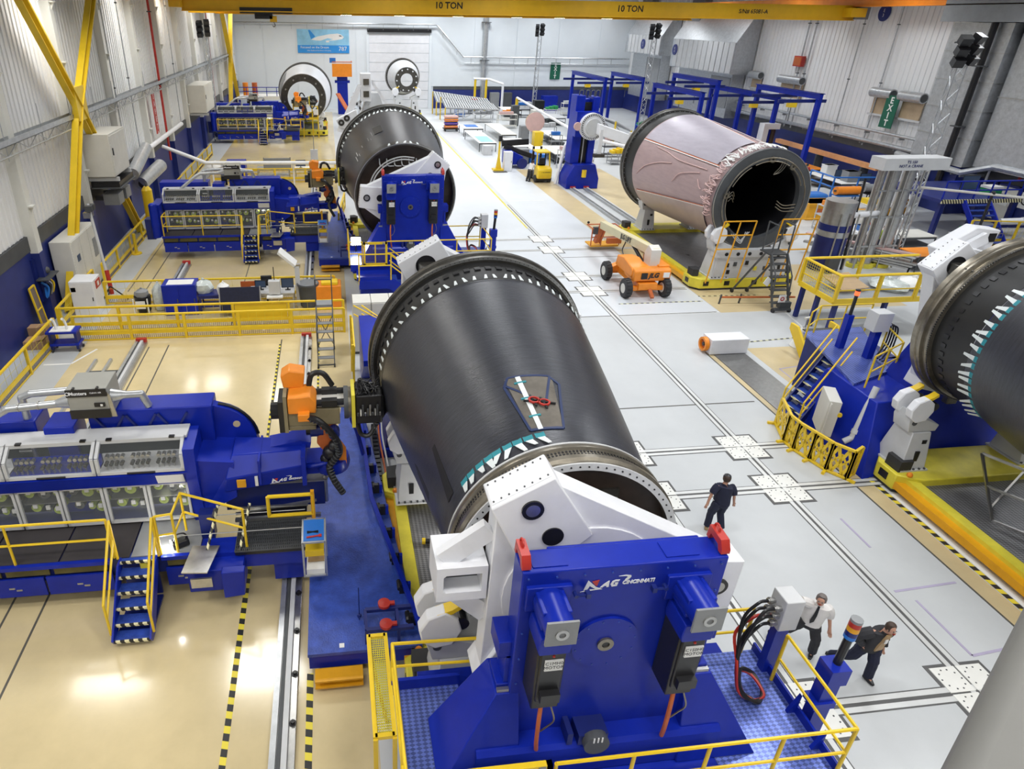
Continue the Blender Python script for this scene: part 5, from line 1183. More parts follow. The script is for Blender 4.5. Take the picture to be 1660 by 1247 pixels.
for x, m_, lab in ((9.0, 1, 'white roller stand left of the small far barrel'), (11.4, -1, 'white roller stand right of the small far barrel')):
    cradle((x, 92.2, .7), lab, 0, 1.35, m_)
dolly('yellow dolly under the small far white barrel', 10.2, 91.3, 98.0, 2.0)
for x, m_, lab in ((-4.6, 1, 'roller cradle left of the white far barrel'), (-.95, -1, 'roller cradle right of the white far barrel')):
    cradle((x, 78.0, .6), lab, 0, .85, m_)
dolly('yellow dolly under the white far barrel on the left', -2.75, 77.0, 85.6, 2.5)
# right-hand barrel
rb = T('fuselage_barrel', 'black barrel cut off by the right edge, ringed with white and teal tags', 'barrel', (18, 9, 4.72))
RC = (18.0, 0, 4.72)
part('skin', MB().lathe([(2.30, 12.95), (2.42, 12.4), (2.55, 11.5), (2.75, 9.5), (2.9, 7), (2.9, 3.0), (0, 3.0)], RC, 'y', 96), CRB, rb)
part('mandrel', MB().lathe([(2.30, 12.96), (2.27, 13.05), (2.24, 13.6), (2.2, 14.0), (2.2, 14.2)], RC, 'y', 96), CRBD, rb, 'matt black mandrel edge')
er = part('end_ring', MB().lathe([(2.2, 14.1), (2.3, 14.1), (2.32, 14.14), (2.32, 14.2), (2.28, 14.22), (2.28, 14.3), (2.36, 14.32), (2.37, 14.36), (2.34, 14.38), (2.34, 14.46), (2.37, 14.48), (2.37, 14.62), (1.6, 14.64)], RC, 'y', 96), STLB, rb, 'bronze grooved steel ring')
mb = MB()
for i in range(220):
    a = 2 * PI * i / 220; mb.obox((18 + 2.33 * math.cos(a), 14.1, 4.72 + 2.33 * math.sin(a)), (.018, .03, .04), (0, -a, 0))
part('gear_teeth', mb, BLK, er, stuff=True)
mb = MB()
for i in range(56):
    a = 2 * PI * i / 56; mb.obox((18 + 2.235 * math.cos(a), 13.75, 4.72 + 2.235 * math.sin(a)), (.03, .14, .11), (0, -a, 0))
part('slot_row', mb, BLK, rb, stuff=True)
clips(rb, 2.34, 12.75, 26, 95, 232, 18.0, 4.72, k=1.2, rr=.03)
spider((18.0, 14.9, 4.72), 'white clamp frame with black hook clamp at the right edge', 16, 1.12, tail=True)
t = T('swing_boom', 'slanted white arm with a black socket above the right clamp frame', 'clamp arm', (17.4, 15.3, 6.4))
part('arm_beam', MB().prism([(16.4, 6.5), (17.35, 7.1), (18.1, 7.0), (18.0, 6.5), (17.6, 6.3), (17.2, 6.0), (16.7, 6.0)], 'y', 15.5, 15.9), WHT, t, bev=.03)
part('arm_rib', MB().bar((16.5, 15.4, 6.2), (17.6, 15.4, 6.85), .12, .3), WHT, t)
part('arm_socket', MB().box(17.78, 15.48, 6.68, 18.0, 15.5, 6.92), BLK, t)

# right tail stand with stairs, deck, barrier
t = T('tail_stand', 'blue tail stand with sloping front behind the yellow plastic barrier', 'machine stand', (17, 16, 0))
part('stand_body', MB().skin([[Vector((15.1, 13.9, 0)), Vector((20.6, 14.8, 0)), Vector((20.6, 18.6, 0)), Vector((15.1, 17.4, 0))], [Vector((15.7, 14.9, 2.0)), Vector((20.4, 15.2, 2.0)), Vector((20.4, 18, 2.0)), Vector((15.7, 17.1, 2.0))]]), BLUE, t, bev=.03)
part('stand_tower', MB().skin([[Vector((17.3, 15.2, 2)), Vector((20.4, 15.4, 2)), Vector((20.4, 18, 2)), Vector((17.3, 16.6, 2))], [Vector((18.3, 15.9, 4.3)), Vector((20, 15.9, 4.3)), Vector((20, 17.4, 4.3)), Vector((18.3, 16.5, 4.3))]]), BLUE, t)
part('deck_plate', MB().prism([(15.7, 15.9), (17.5, 16.6), (19.0, 19.8), (16.6, 19.6)], 'z', 2.0, 2.08), DIA, t)
part('deck_support', MB().box(16.6, 17.5, 0, 18.6, 19.4, 2.0), BLUED, t)
t = T('stair_flight', 'blue stairs with yellow handrails rising behind the yellow plastic barrier', 'stairs', (14.9, 16.8, 0))
for k in range(8):
    part('tread', MB().box(14.75 + .21 * k, 16.6 + .08 * k, .2 + .225 * k, 15.05 + .21 * k, 17.5 + .08 * k, .235 + .225 * k), BLUEL, t)
    part('tread_nosing', MB().box(14.74 + .21 * k, 16.6 + .08 * k, .19 + .225 * k, 14.78 + .21 * k, 17.5 + .08 * k, .24 + .225 * k), HAZX, t)
for y in (16.55, 17.5):
    part('stringer', MB().bar((14.8, y, .12), (16.5, y + .64, 1.95), .04, .26), BLUED, t)
    part('handrail', MB().path([(14.8, y, .1), (14.8, y, 1.05), (16.5, y + .64, 3.0)], .028, 8).path([(14.8, y, .6), (16.5, y + .64, 2.5)], .025, 8), YEL, t)
rail('guard_rail', 'yellow railing around the blue deck by the right clamp frame', [(16.2, 19.0), (16.9, 19.5), (18.9, 19.5)], 2.05, step=1.2)
rail('guard_rail', 'short yellow railing in front of the blue deck by the right clamp frame', [(15.9, 15.7), (17.5, 16.5), (17.9, 17.6)], 2.05, step=1.0)
t = T('signal_post', 'blue post with glowing red beacon on the right stairs', 'beacon', (17.0, 18.3, 0))
part('post', MB().bar((17.0, 18.3, 1.0), (17.0, 18.3, 3.3), .2), BLUE, t)
part('pole', MB().tube((17.0, 18.3, 3.3), (17.0, 18.3, 4.0), .055, 10), BLK, t)
part('beacon_lens', MB().tube((17.0, 18.3, 4.0), (17.0, 18.3, 4.15), .075, 12), REDL, t)
part('beacon_cap', MB().tube((17.0, 18.3, 4.15), (17.0, 18.3, 4.2), .08, 12), BLK, t)
t = T('control_post', 'grey box with black cables on a blue post by the right stairs', 'control box', (17.4, 17.5, 0))
part('post', MB().bar((17.4, 17.5, 1.0), (17.4, 17.5, 3.1), .22), BLUE, t)
b = part('junction_box', MB().box(17.1, 17.3, 3.1, 17.65, 17.75, 3.75), WHTG, t, bev=.015)
for k in range(4):
    part('cable_gland', MB().tube((17.65, 17.4 + .09 * k, 3.3), (17.75, 17.4 + .09 * k, 3.3), .04, 8), STL, b)
    part('hose', MB().curve([(17.75, 17.4 + .09 * k, 3.3), (17.95, 17.3 + .1 * k, 3.2), (17.9, 17.2 + .1 * k, 2.6), (17.7, 17.1 + .12 * k, 2.2), (17.5, 17.0 + .1 * k, 2.2)], .026, 6), BLK, t)
t = T('electrical_cabinet', 'light grey wall cabinet mounted on the blue side below the right stairs', 'cabinet', (14.9, 15.9, .4))
part('cabinet_body', MB().obox((15.05, 15.85, 1.15), (.35, 1.0, 1.25), (0, 0, -.45)), OFFW, t, bev=.015)
part('cabinet_door', MB().obox((14.88, 15.77, 1.15), (.03, .9, 1.15), (0, 0, -.45)), OFFW, t)
part('latch', MB().tube((14.86, 15.6, 1.2), (14.82, 15.58, 1.2), .03, 8), STL, t)
part('rotary_switch', MB().tube((15.05, 15.35, 1.35), (15.0, 15.3, 1.35), .07, 10), YEL, t)
t = T('drain_pipe', 'pale grey elbow pipe beside the wall cabinet on the right blue base', 'pipe', (15.3, 14.9, .3))
part('pipe_run', MB().path([(15.9, 15.3, 2.3), (15.35, 14.95, .75), (15.15, 15.0, .6)], .09, 12), WHTG, t)
part('pipe_collar', MB().tube((15.45, 15.0, 1.0), (15.4, 14.97, .88), .12, 12), WHTG, t)

# folding plastic barrier: real cut-out lattice panels
def barrier_panel(i, p, q):
    t = T('barrier_panel', '', 'barrier', (p[0], p[1], 0), 'yellow plastic barrier panels')
    p, q = Vector((*p, 0)), Vector((*q, 0)); d = q - p; n_ = d.normalized().cross(Vector((0, 0, 1))); h = 1.0
    fr = MB().bar(p + Vector((0, 0, .05)), q + Vector((0, 0, .05)), .08).bar(p + Vector((0, 0, h)), q + Vector((0, 0, h)), .08).bar(p, p + Vector((0, 0, h)), .09).bar(q, q + Vector((0, 0, h)), .09)
    part('panel_frame', fr, YEL, t, bev=.01)
    sl = MB()
    for k in range(2):
        a, b = k / 2, (k + 1) / 2; f = lambda u, z: p + d * u + Vector((0, 0, z))
        sl.bar(f(a, .52), f((a + b) / 2, .95), .05, .08).bar(f(a, .52), f((a + b) / 2, .1), .05, .08).bar(f(b, .52), f((a + b) / 2, .95), .05, .08).bar(f(b, .52), f((a + b) / 2, .1), .05, .08).bar(f(a, .3), f(b, .75), .03, .05).bar(f(a, .75), f(b, .3), .03, .05)
    part('lattice', sl, YEL, t)
    part('foot', MB().bar(p - n_ * .25 + Vector((0, 0, .04)), p + n_ * .25 + Vector((0, 0, .04)), .08), YEL, t)
    part('caster', MB().tube(p - n_ * .2 + Vector((-.02, 0, .05)), p - n_ * .2 + Vector((.03, 0, .05)), .055, 10), RUB, t)
    return t
BP = [(14.35, 16.95), (13.98, 15.95), (14.0, 15.5), (14.15, 14.95), (14.3, 14.4), (14.62, 13.95), (15.0, 14.15)]
NM = ['farthest from the camera, at the blue stairs', 'second from the blue stairs', 'third from the blue stairs', 'left of the middle of the long run', 'right of the middle of the long run', 'nearest the yellow dolly, folded back']
for i, (p, q) in enumerate(zip(BP, BP[1:])): barrier_panel(i, p, q)['label'] = 'yellow plastic lattice barrier panel, ' + NM[i]

# grey handrail section standing on the right dolly, and steel handrails on the near dolly
t = T('steel_guard', 'bare steel guard frame standing on the right-hand dolly deck', 'railing', (17.0, 11.9, .4))
part('guard_frame', MB().bar((16.8, 11.5, .4), (17.4, 12.9, 1.5), .06).bar((17.4, 12.9, 1.5), (18.6, 10.8, 1.5), .06).bar((17.1, 12.2, .95), (18.4, 10.2, .95), .06).bar((16.8, 11.5, .4), (18.2, 9.6, .4), .06).bar((17.3, 12.0, .4), (17.9, 12.1, 1.5), .05), STL, t)
for k in range(3):
    t = T('folded_rail', ('aluminium folded rail stack on the near dolly, upper piece', 'aluminium folded rail stack on the near dolly, middle piece', 'aluminium folded rail stack on the near dolly, lowest piece')[k], 'rail', (2.1 + .1 * k, 9.6, .4), 'folded rails on the near dolly')
    x, y = 2.0 + .13 * k, 9.2 + .25 * k
    part('long_bar', MB().bar((x, y + 1.6, .44 + .1 * k), (x + .12, y - .6, .5 + .1 * k), .05), GALV, t)
    part('long_bar', MB().bar((x + .12, y + 1.6, .44 + .1 * k), (x + .26, y - .6, .5 + .1 * k), .05), GALV, t)
    for f in (.1, .5, .9): part('rung', MB().bar((x + .12 * f, y + 1.6 - 2.2 * f, .46 + .1 * k), (x + .13 + .12 * f, y + 1.6 - 2.2 * f, .46 + .1 * k), .03), GALV, t)
t = T('floodlight', 'lit tube lamp lying on the near dolly deck under the barrel', 'lamp', (2.2, 12.4, .4))
part('lamp_body', MB().tube((1.9, 12.2, .5), (2.25, 12.15, .5), .06, 10), BLK, t)
part('lamp_cap', MB().tube((1.82, 12.21, .5), (1.9, 12.2, .5), .08, 10), YEL, t)
part('lamp_lens', MB().tube((2.25, 12.15, .5), (2.3, 12.145, .5), .055, 10), LENSS, t)
lamp_pt(2.55, 12.15, .75, 45, .06)
t = T('floodlight', 'small lit lamp by the cable chain beside the blue deck', 'lamp', (.95, 12.9, .3))
part('lamp_body', MB().box(.86, 12.95, .4, 1.06, 13.1, .62), BLK, t)
part('lamp_lens', MB().box(.88, 12.935, .42, 1.04, 12.95, .6), LENS, t)
lamp_pt(.96, 12.7, .55, 12, .05)

# white indexing tower with rails, and the A-frame further down the line
t = T('index_tower', 'tall blue column with a white toothed indexing head, left of the pink barrel', 'machine', (19.4, 50.6, 0), )
part('tower_base', MB().prism([(18.3, 0), (20.9, 0), (20.9, .8), (20.5, 1.9), (18.8, 1.9), (18.3, .8)], 'y', 50.4, 52.4), BLUE, t, bev=.05)
part('tower_column', MB().box(18.55, 50.9, 1.9, 19.25, 52.2, 6.9).box(19.9, 50.9, 1.9, 20.4, 52.2, 6.8).box(19.25, 51.6, 1.9, 19.9, 52.2, 6.6), BLUE, t, bev=.04)
part('guide_slot', MB().box(19.25, 51.2, 1.9, 19.9, 51.3, 6.4), BLK, t)
part('lift_screw', MB().tube((19.5, 51.0, 1.9), (19.5, 51.0, 4.2), .05, 8), STL, t)
part('drive_motor', MB().tube((19.6, 50.3, .95), (19.6, 50.3, 1.5), .18, 10), YEL, t)
for x in (18.8, 19.3, 19.7, 20.1): part('top_loop', MB().curve([(x, 51.2, 6.8), (x + .05, 51.2, 7.2), (x + .3, 51.2, 7.2), (x + .3, 51.2, 6.8)], .04, 6), GRYD, t)
part('slide_block', MB().box(18.5, 50.3, 4.0, 20.2, 51.0, 5.8), BLUE, t)
hd = part('index_head', MB().disc((19.7, 49.9, 4.78), .98, .4, 'y', 40), WHT, t, 'white round head')
mb = MB()
for i in range(40):
    a = 2 * PI * i / 40; mb.obox((19.7 + .86 * math.cos(a), 49.89, 4.78 + .86 * math.sin(a)), (.16, .03, .05), (0, -a, 0))
part('index_marks', mb, BLK, hd, stuff=True)
part('head_cap', MB().disc((19.7, 49.75, 4.78), .6, .16, 'y', 30), WHTG, hd)
part('side_disc', MB().disc((18.55, 49.95, 4.8), .3, .2, 'y', 24), PNKF, t, 'cream round cap')
part('head_arm', MB().skin([[Vector((19.9, 49.2, 4.3)), Vector((19.9, 49.7, 4.3)), Vector((19.9, 49.7, 5.1)), Vector((19.9, 49.2, 5.1))], [Vector((21.9, 47.8, 3.7)), Vector((21.9, 48.5, 3.7)), Vector((21.9, 48.5, 4.5)), Vector((21.9, 47.8, 4.5))]]), WHT, t, bev=.05)
for x, y in ((20.1, 49.1), (21.75, 47.7)): part('arm_leg', MB().box(x - .13, y - .1, 2.9, x + .13, y + .1, 4.7), WHT, t)
for x, y in ((20.1, 49.1), (21.75, 47.7)): part('arm_pad', MB().box(x - .4, y - .2, 2.7, x + .4, y + .2, 2.95), STLD, t)
guide('dark machine rail on the floor leading to the blue column, left', 18.8, 36.5, 50.2, .5, 'tower floor rails', False)
guide('dark machine rail on the floor leading to the blue column, right', 19.9, 36.5, 50.2, .5, 'tower floor rails', False)
t = T('clamp_tower', 'white A-shaped lattice frame with square sockets behind the second barrel', 'clamp frame', (2.6, 50, 0))
part('head_block', MB().box(2.25, 49.8, 6.6, 3.0, 50.6, 8.45), WHT, t, bev=.03)
for z in (7.1, 7.9): part('socket', MB().box(2.45, 49.75, z - .2, 2.85, 49.8, z + .2), STLB, t)
part('long_leg', MB().skin([[Vector((.5, 49.7, 4.6)), Vector((1.2, 49.7, 4.4)), Vector((1.2, 50.3, 4.4)), Vector((.5, 50.3, 4.6))], [Vector((2.1, 49.8, 7.7)), Vector((2.35, 49.8, 7.7)), Vector((2.35, 50.3, 7.7)), Vector((2.1, 50.3, 7.7))]]), WHT, t)
part('foot_block', MB().prism([(.45, 5.35), (.75, 5.55), (1.9, 6.1), (2.1, 5.3), (1.2, 4.75), (.7, 4.85)], 'y', 49.6, 50.3), WHT, t, bev=.03)
for x, z in ((.82, 5.2), (1.22, 5.5)): part('round_socket', MB().disc((x, 49.55, z), .22, .06, 'y', 18, .08), STLD, t)
for a, b in (((1.3, 6.0), (2.25, 6.6)), ((1.6, 6.9), (2.3, 6.0)), ((1.7, 6.0), (1.8, 7.2)), ((2.1, 5.6), (2.3, 6.8))): part('lattice_bar', MB().bar((a[0], 50, a[1]), (b[0], 50, b[1]), .14), WHT, t)
part('rear_cone', MB().skin([[Vector((2.1, 50.3, 4.9)), Vector((4.3, 50.3, 4.9)), Vector((4.3, 52, 4.9)), Vector((2.1, 52, 4.9))], [Vector((2.75, 50.5, 7.1)), Vector((3.6, 50.5, 7.1)), Vector((3.6, 51.5, 7.1)), Vector((2.75, 51.5, 7.1))]]), WHTG, t)
part('right_leg', MB().bar((3.0, 50, 8.0), (4.2, 50, 6.3), .2), WHT, t)
part('stand', MB().box(1.9, 50.3, 0, 4.6, 53, 4.9), BLUE, t)
# ================================================================ things on the walls and overhead
def brace(lab, y0, yn, y1, zn, x=-11.88, w=.5):
    t = T('cross_brace', lab, 'brace', (x, y0, 0), 'yellow cross braces')
    for a, b in (((y0, 0), (yn, zn)), ((y1, 0), (yn, zn)), ((yn, zn), (y0 - .4, 15.5)), ((yn, zn), (y1 + 1.5, 15.5))):
        p, q = Vector((x, a[0], a[1])), Vector((x, b[0], b[1]))
        m_ = MB().bar(p, q, .06, w, (1, 0, 0)); d = (q - p).normalized(); n_ = Vector((1, 0, 0)).cross(d)
        for s_ in (-1, 1): m_.bar(p + n_ * s_ * w / 2, q + n_ * s_ * w / 2, .3, .05, n_)
        part('brace_member', m_, YEL, t, stuff=False)
    part('node_plate', MB().box(x - .04, yn - .7, zn - .6, x + .19, yn + .7, zn + .9), YEL, t)
    return t
brace('large yellow X brace on the left wall near the camera', 28.7, 34.9, 41.4, 8.0)
brace('yellow X brace at the far end of the left wall', 85.6, 91.0, 96.5, 7.2)
def pipe(lab, pts, r, m, g=None, cat='pipe', x=-12.35, cl=True):
    t = T('service_pipe', lab, cat, pts[0], g)
    part('pipe_run', MB().path(pts, r, 8), m, t)
    if cl:
        L = [(Vector(a), Vector(b)) for a, b in zip(pts, pts[1:])]
        for a, b in L:
            for f in (.25, .6):
                c = a.lerp(b, f); part('pipe_clip', MB().box(c.x - r * 1.6, c.y - r * 1.6, c.z - .04, c.x + r * 1.6, c.y + r * 1.6, c.z + .04), GRYD, t)
    return t
pipe('dark red standpipe running down the left wall', [(-12.2, 53.4, 15.5), (-12.2, 53.4, 2.0)], .085, RED)
pipe('thin conduit on the left wall left of the red pipe', [(-12.3, 45.8, 15.5), (-12.3, 45.8, 3.7)], .04, GALV, 'left wall conduits')
pipe('thin conduit on the left wall beyond the red pipe', [(-12.3, 59.4, 15.5), (-12.3, 59.4, 3.7)], .04, GALV, 'left wall conduits')
pipe('thin conduit on the left wall between brace and red pipe', [(-12.3, 42.6, 15.5), (-12.3, 42.6, 3.2)], .04, GALV, 'left wall conduits')
pipe('thin conduit near the far yellow brace', [(-12.3, 78.5, 15.5), (-12.3, 78.5, 2.2)], .05, RED, 'left wall conduits')
t = T('cable_tray', 'long grey cable tray sloping away along the left wall', 'cable tray', (-12, 20, 7.4))
TX = -11.95
part('tray_side', MB().box(TX - .03, 18, 7.5, TX, 92, 7.72), GALV, t)
part('tray_side', MB().box(TX - .4, 18, 7.5, TX - .37, 92, 7.72), GALV, t)
part('tray_floor', MB().box(TX - .4, 18, 7.5, TX, 92, 7.52), GALV, t)
part('bottom_chord', MB().tube((TX - .1, 18, 7.1), (TX - .1, 92, 7.1), .035, 6), GALV, t)
zz = MB()
for k in range(37): zz.bar((TX - .1, 18 + 2 * k, 7.5), (TX - .1, 19 + 2 * k, 7.1), .03).bar((TX - .1, 19 + 2 * k, 7.1), (TX - .1, 20 + 2 * k, 7.5), .03)
part('tray_webbing', zz, GALV, t, stuff=True)
rod0 = None
for k in range(20):
    if rod0 is None: o = part('hanger_rod', MB().tube((TX - .2, 20, 6.9), (TX - .2, 20, 8.6), .018, 6), GALV, t); rod0 = o.data
    else: o = bpy.data.objects.new('hanger_rod', rod0); C.objects.link(o); o.parent = t; o.location = (0, 3.6 * k, 0)
t = T('safety_banner', 'red vertical banner with white letters hanging on the left wall', 'banner', (-12.1, 50.5, 4.6))
part('banner_cloth', MB().box(-12.15, 50.1, 4.4, -12.12, 50.9, 7.1), RED, t)
text('banner_letters', 'S\nA\nF\nE\nT\nY', t, WHT, (-12.1, 50.5, 6.7), (0, 1, 0), (0, 0, 1), .5, align='CENTER')
def wcab(lab, y0, y1, z0, z1, x0=-12.4, x1=-11.2, base=True, g='left wall boxes'):
    t = T('hung_cabinet', lab, 'cabinet', (x1, y0, z0), g)
    part('cabinet_body', MB().box(x0, y0, z0, x1, y1, z1), OFFW, t, bev=.02)
    part('cabinet_door', MB().box(x1, y0 + .1, z0 + .1, x1 + .03, y1 - .1, z1 - .1), OFFW, t)
    part('door_handle', MB().box(x1 + .03, y0 + .2, (z0 + z1) / 2, x1 + .07, y0 + .28, (z0 + z1) / 2 + .35), BLK, t)
    if base: part('bracket', MB().box(x0, y0 + .2, z0 - .25, x1 + .1, y0 + .35, z0 - .05).box(x0, y1 - .35, z0 - .25, x1 + .1, y1 - .2, z0 - .05), WHTG, t)
    return t
wcab('white wall unit high on the left wall behind the yellow brace', 35.6, 38.4, 4.5, 6.6, -12.4, -11.0)
t = T('vent_box', 'black vent box under the white wall unit', 'vent', (-11.6, 37, 3.8)); part('vent_body', MB().box(-12.3, 35.7, 3.95, -10.9, 38.4, 4.22), BLK, t); part('vent_lip', MB().box(-12.3, 35.6, 3.9, -10.8, 38.5, 3.95), GRYD, t)
wcab('pale wall unit farther along the left wall', 64, 68.6, 4.1, 6.4, -12.4, -10.9)
t = T('electrical_cabinet', 'tall light grey electrical cabinet against the blue left wall, behind the yellow brace foot', 'cabinet', (-11.9, 29.6, 0))
part('cabinet_body', MB().box(-12.5, 29.6, .1, -11.6, 32.9, 2.95), OFFW, t, bev=.02)
for k in range(3): part('cabinet_door', MB().box(-11.6, 29.65 + 1.08 * k, .15, -11.57, 30.68 + 1.08 * k, 2.9), OFFW, t)
part('display', MB().box(-11.57, 30.0, 1.9, -11.55, 30.35, 2.2), SCREEN, t)
part('switch_panel', MB().box(-11.57, 32.2, 1.4, -11.55, 32.7, 2.3), GRY, t)
part('plinth', MB().box(-12.4, 29.7, 0, -11.7, 32.8, .1), GRYD, t)
t = T('air_duct', 'fat silver duct elbow low on the left wall', 'duct', (-12, 44, 3.4))
part('duct_run', MB().path([(-12.1, 42.5, 3.2), (-12.1, 46.5, 4.1)], .38, 16), GALV, t)
part('duct_run', MB().path([(-12.1, 44.0, 2.3), (-11.4, 46.8, 2.9)], .42, 16), GALV, t)
part('duct_end', MB().disc((-11.98, 44.0, 2.3), .3, .04, 'y', 16), BLK, t)
for k, (y, lab) in enumerate(((36.2, 'grey dock lamp box on the left wall beside the yellow brace, nearer one'), (37.6, 'grey dock lamp box on the left wall beside the yellow brace, farther one'))):
    t = T('lamp_box', lab, 'box', (-11.4, y, 3), 'grey lamp boxes'); part('box_body', MB().box(-12.0, y, 2.9, -11.2, y + .9, 3.5), GRY, t, bev=.02); part('box_arm', MB().box(-12.5, y + .3, 3.1, -12.0, y + .5, 3.3), GRYD, t)
# mobile light mast by the fence
t = T('light_mast', 'red-based white light mast with clustered lamps beside the left fence', 'lamp', (-10.4, 30, 0))
part('mast', MB().tube((-10.5, 30.2, .9), (-11.0, 31.0, 4.3), .07, 8), WHTG, t)
part('mast_sleeve', MB().tube((-10.4, 30, .3), (-10.5, 30.2, 1.4), .1, 8), RED, t)
for a in (0, 2.1, 4.2): part('leg', MB().bar((-10.42, 30, .7), (-10.42 + .7 * math.cos(a), 30 + .7 * math.sin(a), .03), .05), RUB, t)
for k in range(4): part('lamp_head', MB().box(-11.2 + .12 * (k % 2), 30.7 + .3 * (k // 2), 3.7 + .3 * (k % 2), -10.9 + .12 * (k % 2), 30.95 + .3 * (k // 2), 3.95 + .3 * (k % 2)), GRYD if k % 2 else STL, t)
# white conveyor pipe bridging over the bay
t = T('overhead_pipe', 'white pipe leaving the left wall and crossing above the tan floor', 'pipe', (-11.8, 52, 4))
part('pipe_run', MB().path([(-12.0, 45.5, 4.0), (-12.0, 58, 4.0)], .16, 10), WHT, t)
part('pipe_run', MB().path([(-12.0, 50.5, 3.5), (-9.0, 50.0, 2.4), (5.8, 49.6, 2.35)], .13, 10), WHT, t)
for x in (-8.6, -2.8, 2.5): part('support', MB().bar((x, 50.0, 0), (x, 50.0, 2.3), .1), WHT, t)

# overhead crane: two girders with lamps, hoist trolley, end truck, runway
t = T('bridge_crane', 'yellow overhead bridge crane spanning the top of the hall', 'crane', (16, 55.5, 12.2))
CY2 = 55.5
CRY = mat('crane_yellow', (0.80, 0.46, 0.01), .4, var=.06)
part('girder', MB().box(-10.3, CY2 - .25, 12.25, 42.6, CY2 + .25, 13.3).box(-10.3, CY2 - .4, 12.2, 42.6, CY2 + .4, 12.27), CRY, t, 'near yellow girder')
part('girder', MB().box(-10.3, CY2 + 2.2, 12.1, 30, CY2 + 2.7, 13.2).box(-8.3, CY2 + 2.05, 12.05, 30, CY2 + 2.85, 12.12), CRY, t, 'far yellow girder')
text('capacity_text', '10 TON', t, BLK, (8.2, CY2 - .26, 12.62), (1, 0, 0), (0, 0, 1), .62, bold=.012)
text('capacity_text', '10 TON', t, BLK, (22.5, CY2 - .26, 12.6), (1, 0, 0), (0, 0, 1), .62, bold=.012)
text('serial_text', 'S/N# 65081-A', t, BLK, (32.6, CY2 - .26, 12.62), (1, 0, 0), (0, 0, 1), .42, bold=.008)
for x in (1.6, 5.7, 10.3, 15, 18.5, 22.4): 
    l = part('girder_lamp', MB().lathe([(.05, .3), (.2, .22), (.45, 0)], (x, CY2 + 1.3, 12.05), 'z', 16), YELB, t)
    part('lamp_disc', MB().disc((x, CY2 + 1.3, 12.06), .42, .02, 'z', 16), LENSS, l)
part('end_truck', MB().box(41.6, CY2 - 1.2, 12.45, 42.9, CY2 + 3.5, 13.1), CRY, t)
part('end_truck', MB().box(-11.0, CY2 - 1.2, 12.45, -10.2, CY2 + 3.5, 13.1), CRY, t)
part('end_box', MB().box(42.6, CY2 - .4, 12.3, 43.8, CY2, 13.2), GRY, t)
tr = part('hoist_trolley', MB().box(-6.2, CY2 - .3, 12.1, -2.4, CY2 + .5, 12.5).box(-5.2, CY2 + .2, 11.75, -3.9, CY2 + .9, 12.2), BLK, t, 'black hoist trolley')
part('hook_block', MB().box(-4.1, CY2 + .2, 11.55, -3.6, CY2 + .5, 11.95), CRY, tr)
part('hook', MB().curve([(-3.85, CY2 + .3, 11.55), (-3.75, CY2 + .3, 11.35), (-3.85, CY2 + .3, 11.22), (-3.95, CY2 + .3, 11.32)], .03, 6), STLD, tr)
t = T('crane_runway', 'red-orange crane runway beam along the right wall at the top', 'beam', (42.9, 30, 13))
part('runway_beam', MB().box(42.4, 26, 13.25, 43.1, 100, 13.9).box(42.2, 26, 13.2, 43.3, 100, 13.27), ORG, t)
t = T('crane_runway', 'yellow crane runway beam along the left wall, above the frame edge', 'beam', (-10.6, 30, 13.1))
part('runway_beam', MB().box(-10.9, 45, 13.12, -10.3, 100, 13.8), CRY, t)
for y in (68, 80, 90): part('runway_bracket', MB().box(-12.5, y - .15, 12.9, -10.3, y + .15, 13.12), CRY, t)

# far wall: banner, trays, pipe, exit sign
t = T('poster', 'blue banner with a white airliner and large white figures on the far wall', 'banner', (-.4, YF - .1, 7.4))
Yb = YF - .12
part('banner_sheet', MB().box(-4.0, Yb, 7.35, 3.15, Yb + .04, 10.35), SKYB, t)
part('banner_band', MB().box(-4.0, Yb - .01, 7.35, 3.15, Yb, 8.35), BLUEB, t)
B_ = lambda pts: [(x, z) for x, z in pts]
o = (0, Yb - .012, 0); X_ = (1, 0, 0); Z_ = (0, 0, 1)
plate_poly('plane_body', [(-2.1, 9.05), (-1.2, 9.45), (.4, 9.75), (1.6, 9.85), (2.1, 9.7), (2.45, 9.4), (2.2, 9.15), (1.2, 8.98), (-.2, 8.9), (-1.4, 8.95)], t, PAPER, o, X_, Z_)
plate_poly('plane_tail', [(-2.1, 9.1), (-2.45, 10.25), (-2.2, 10.25), (-1.5, 9.45)], t, BLUEB, o, X_, Z_)
plate_poly('plane_wing', [(.9, 9.15), (-.2, 8.75), (-1.7, 8.55), (-1.3, 8.75), (.2, 9.25)], t, SKYB, (0, Yb - .02, 0), X_, Z_)
plate_poly('plane_window', [(1.75, 9.62), (2.05, 9.6), (2.2, 9.48), (1.8, 9.5)], t, BLK, (0, Yb - .02, 0), X_, Z_)
plate_poly('plane_engine', [(-.1, 8.92), (.35, 8.98), (.4, 8.75), (0, 8.72)], t, PAPER, (0, Yb - .025, 0), X_, Z_)
text('banner_title', 'Focused on the Dream', t, PAPER, (-3.6, Yb - .02, 7.95), X_, Z_, .42)
text('banner_subtitle', 'Safety Quality and Excellence in Everything', t, PAPER, (-2.7, Yb - .02, 7.62), X_, Z_, .19)
text('banner_number', '787', t, PAPER, (1.65, Yb - .02, 7.66), X_, Z_, .78)
t = T('cable_tray', 'grey cable tray running along the far wall and stepping down on the right', 'cable tray', (-12, YF - .6, 11))
part('tray_run', MB().path([(-12.3, YF - .6, 11.1), (15.4, YF - .6, 11.1), (19.4, YF - .6, 7.0), (44.2, YF - .6, 6.9)], .12, 6), GALV, t)
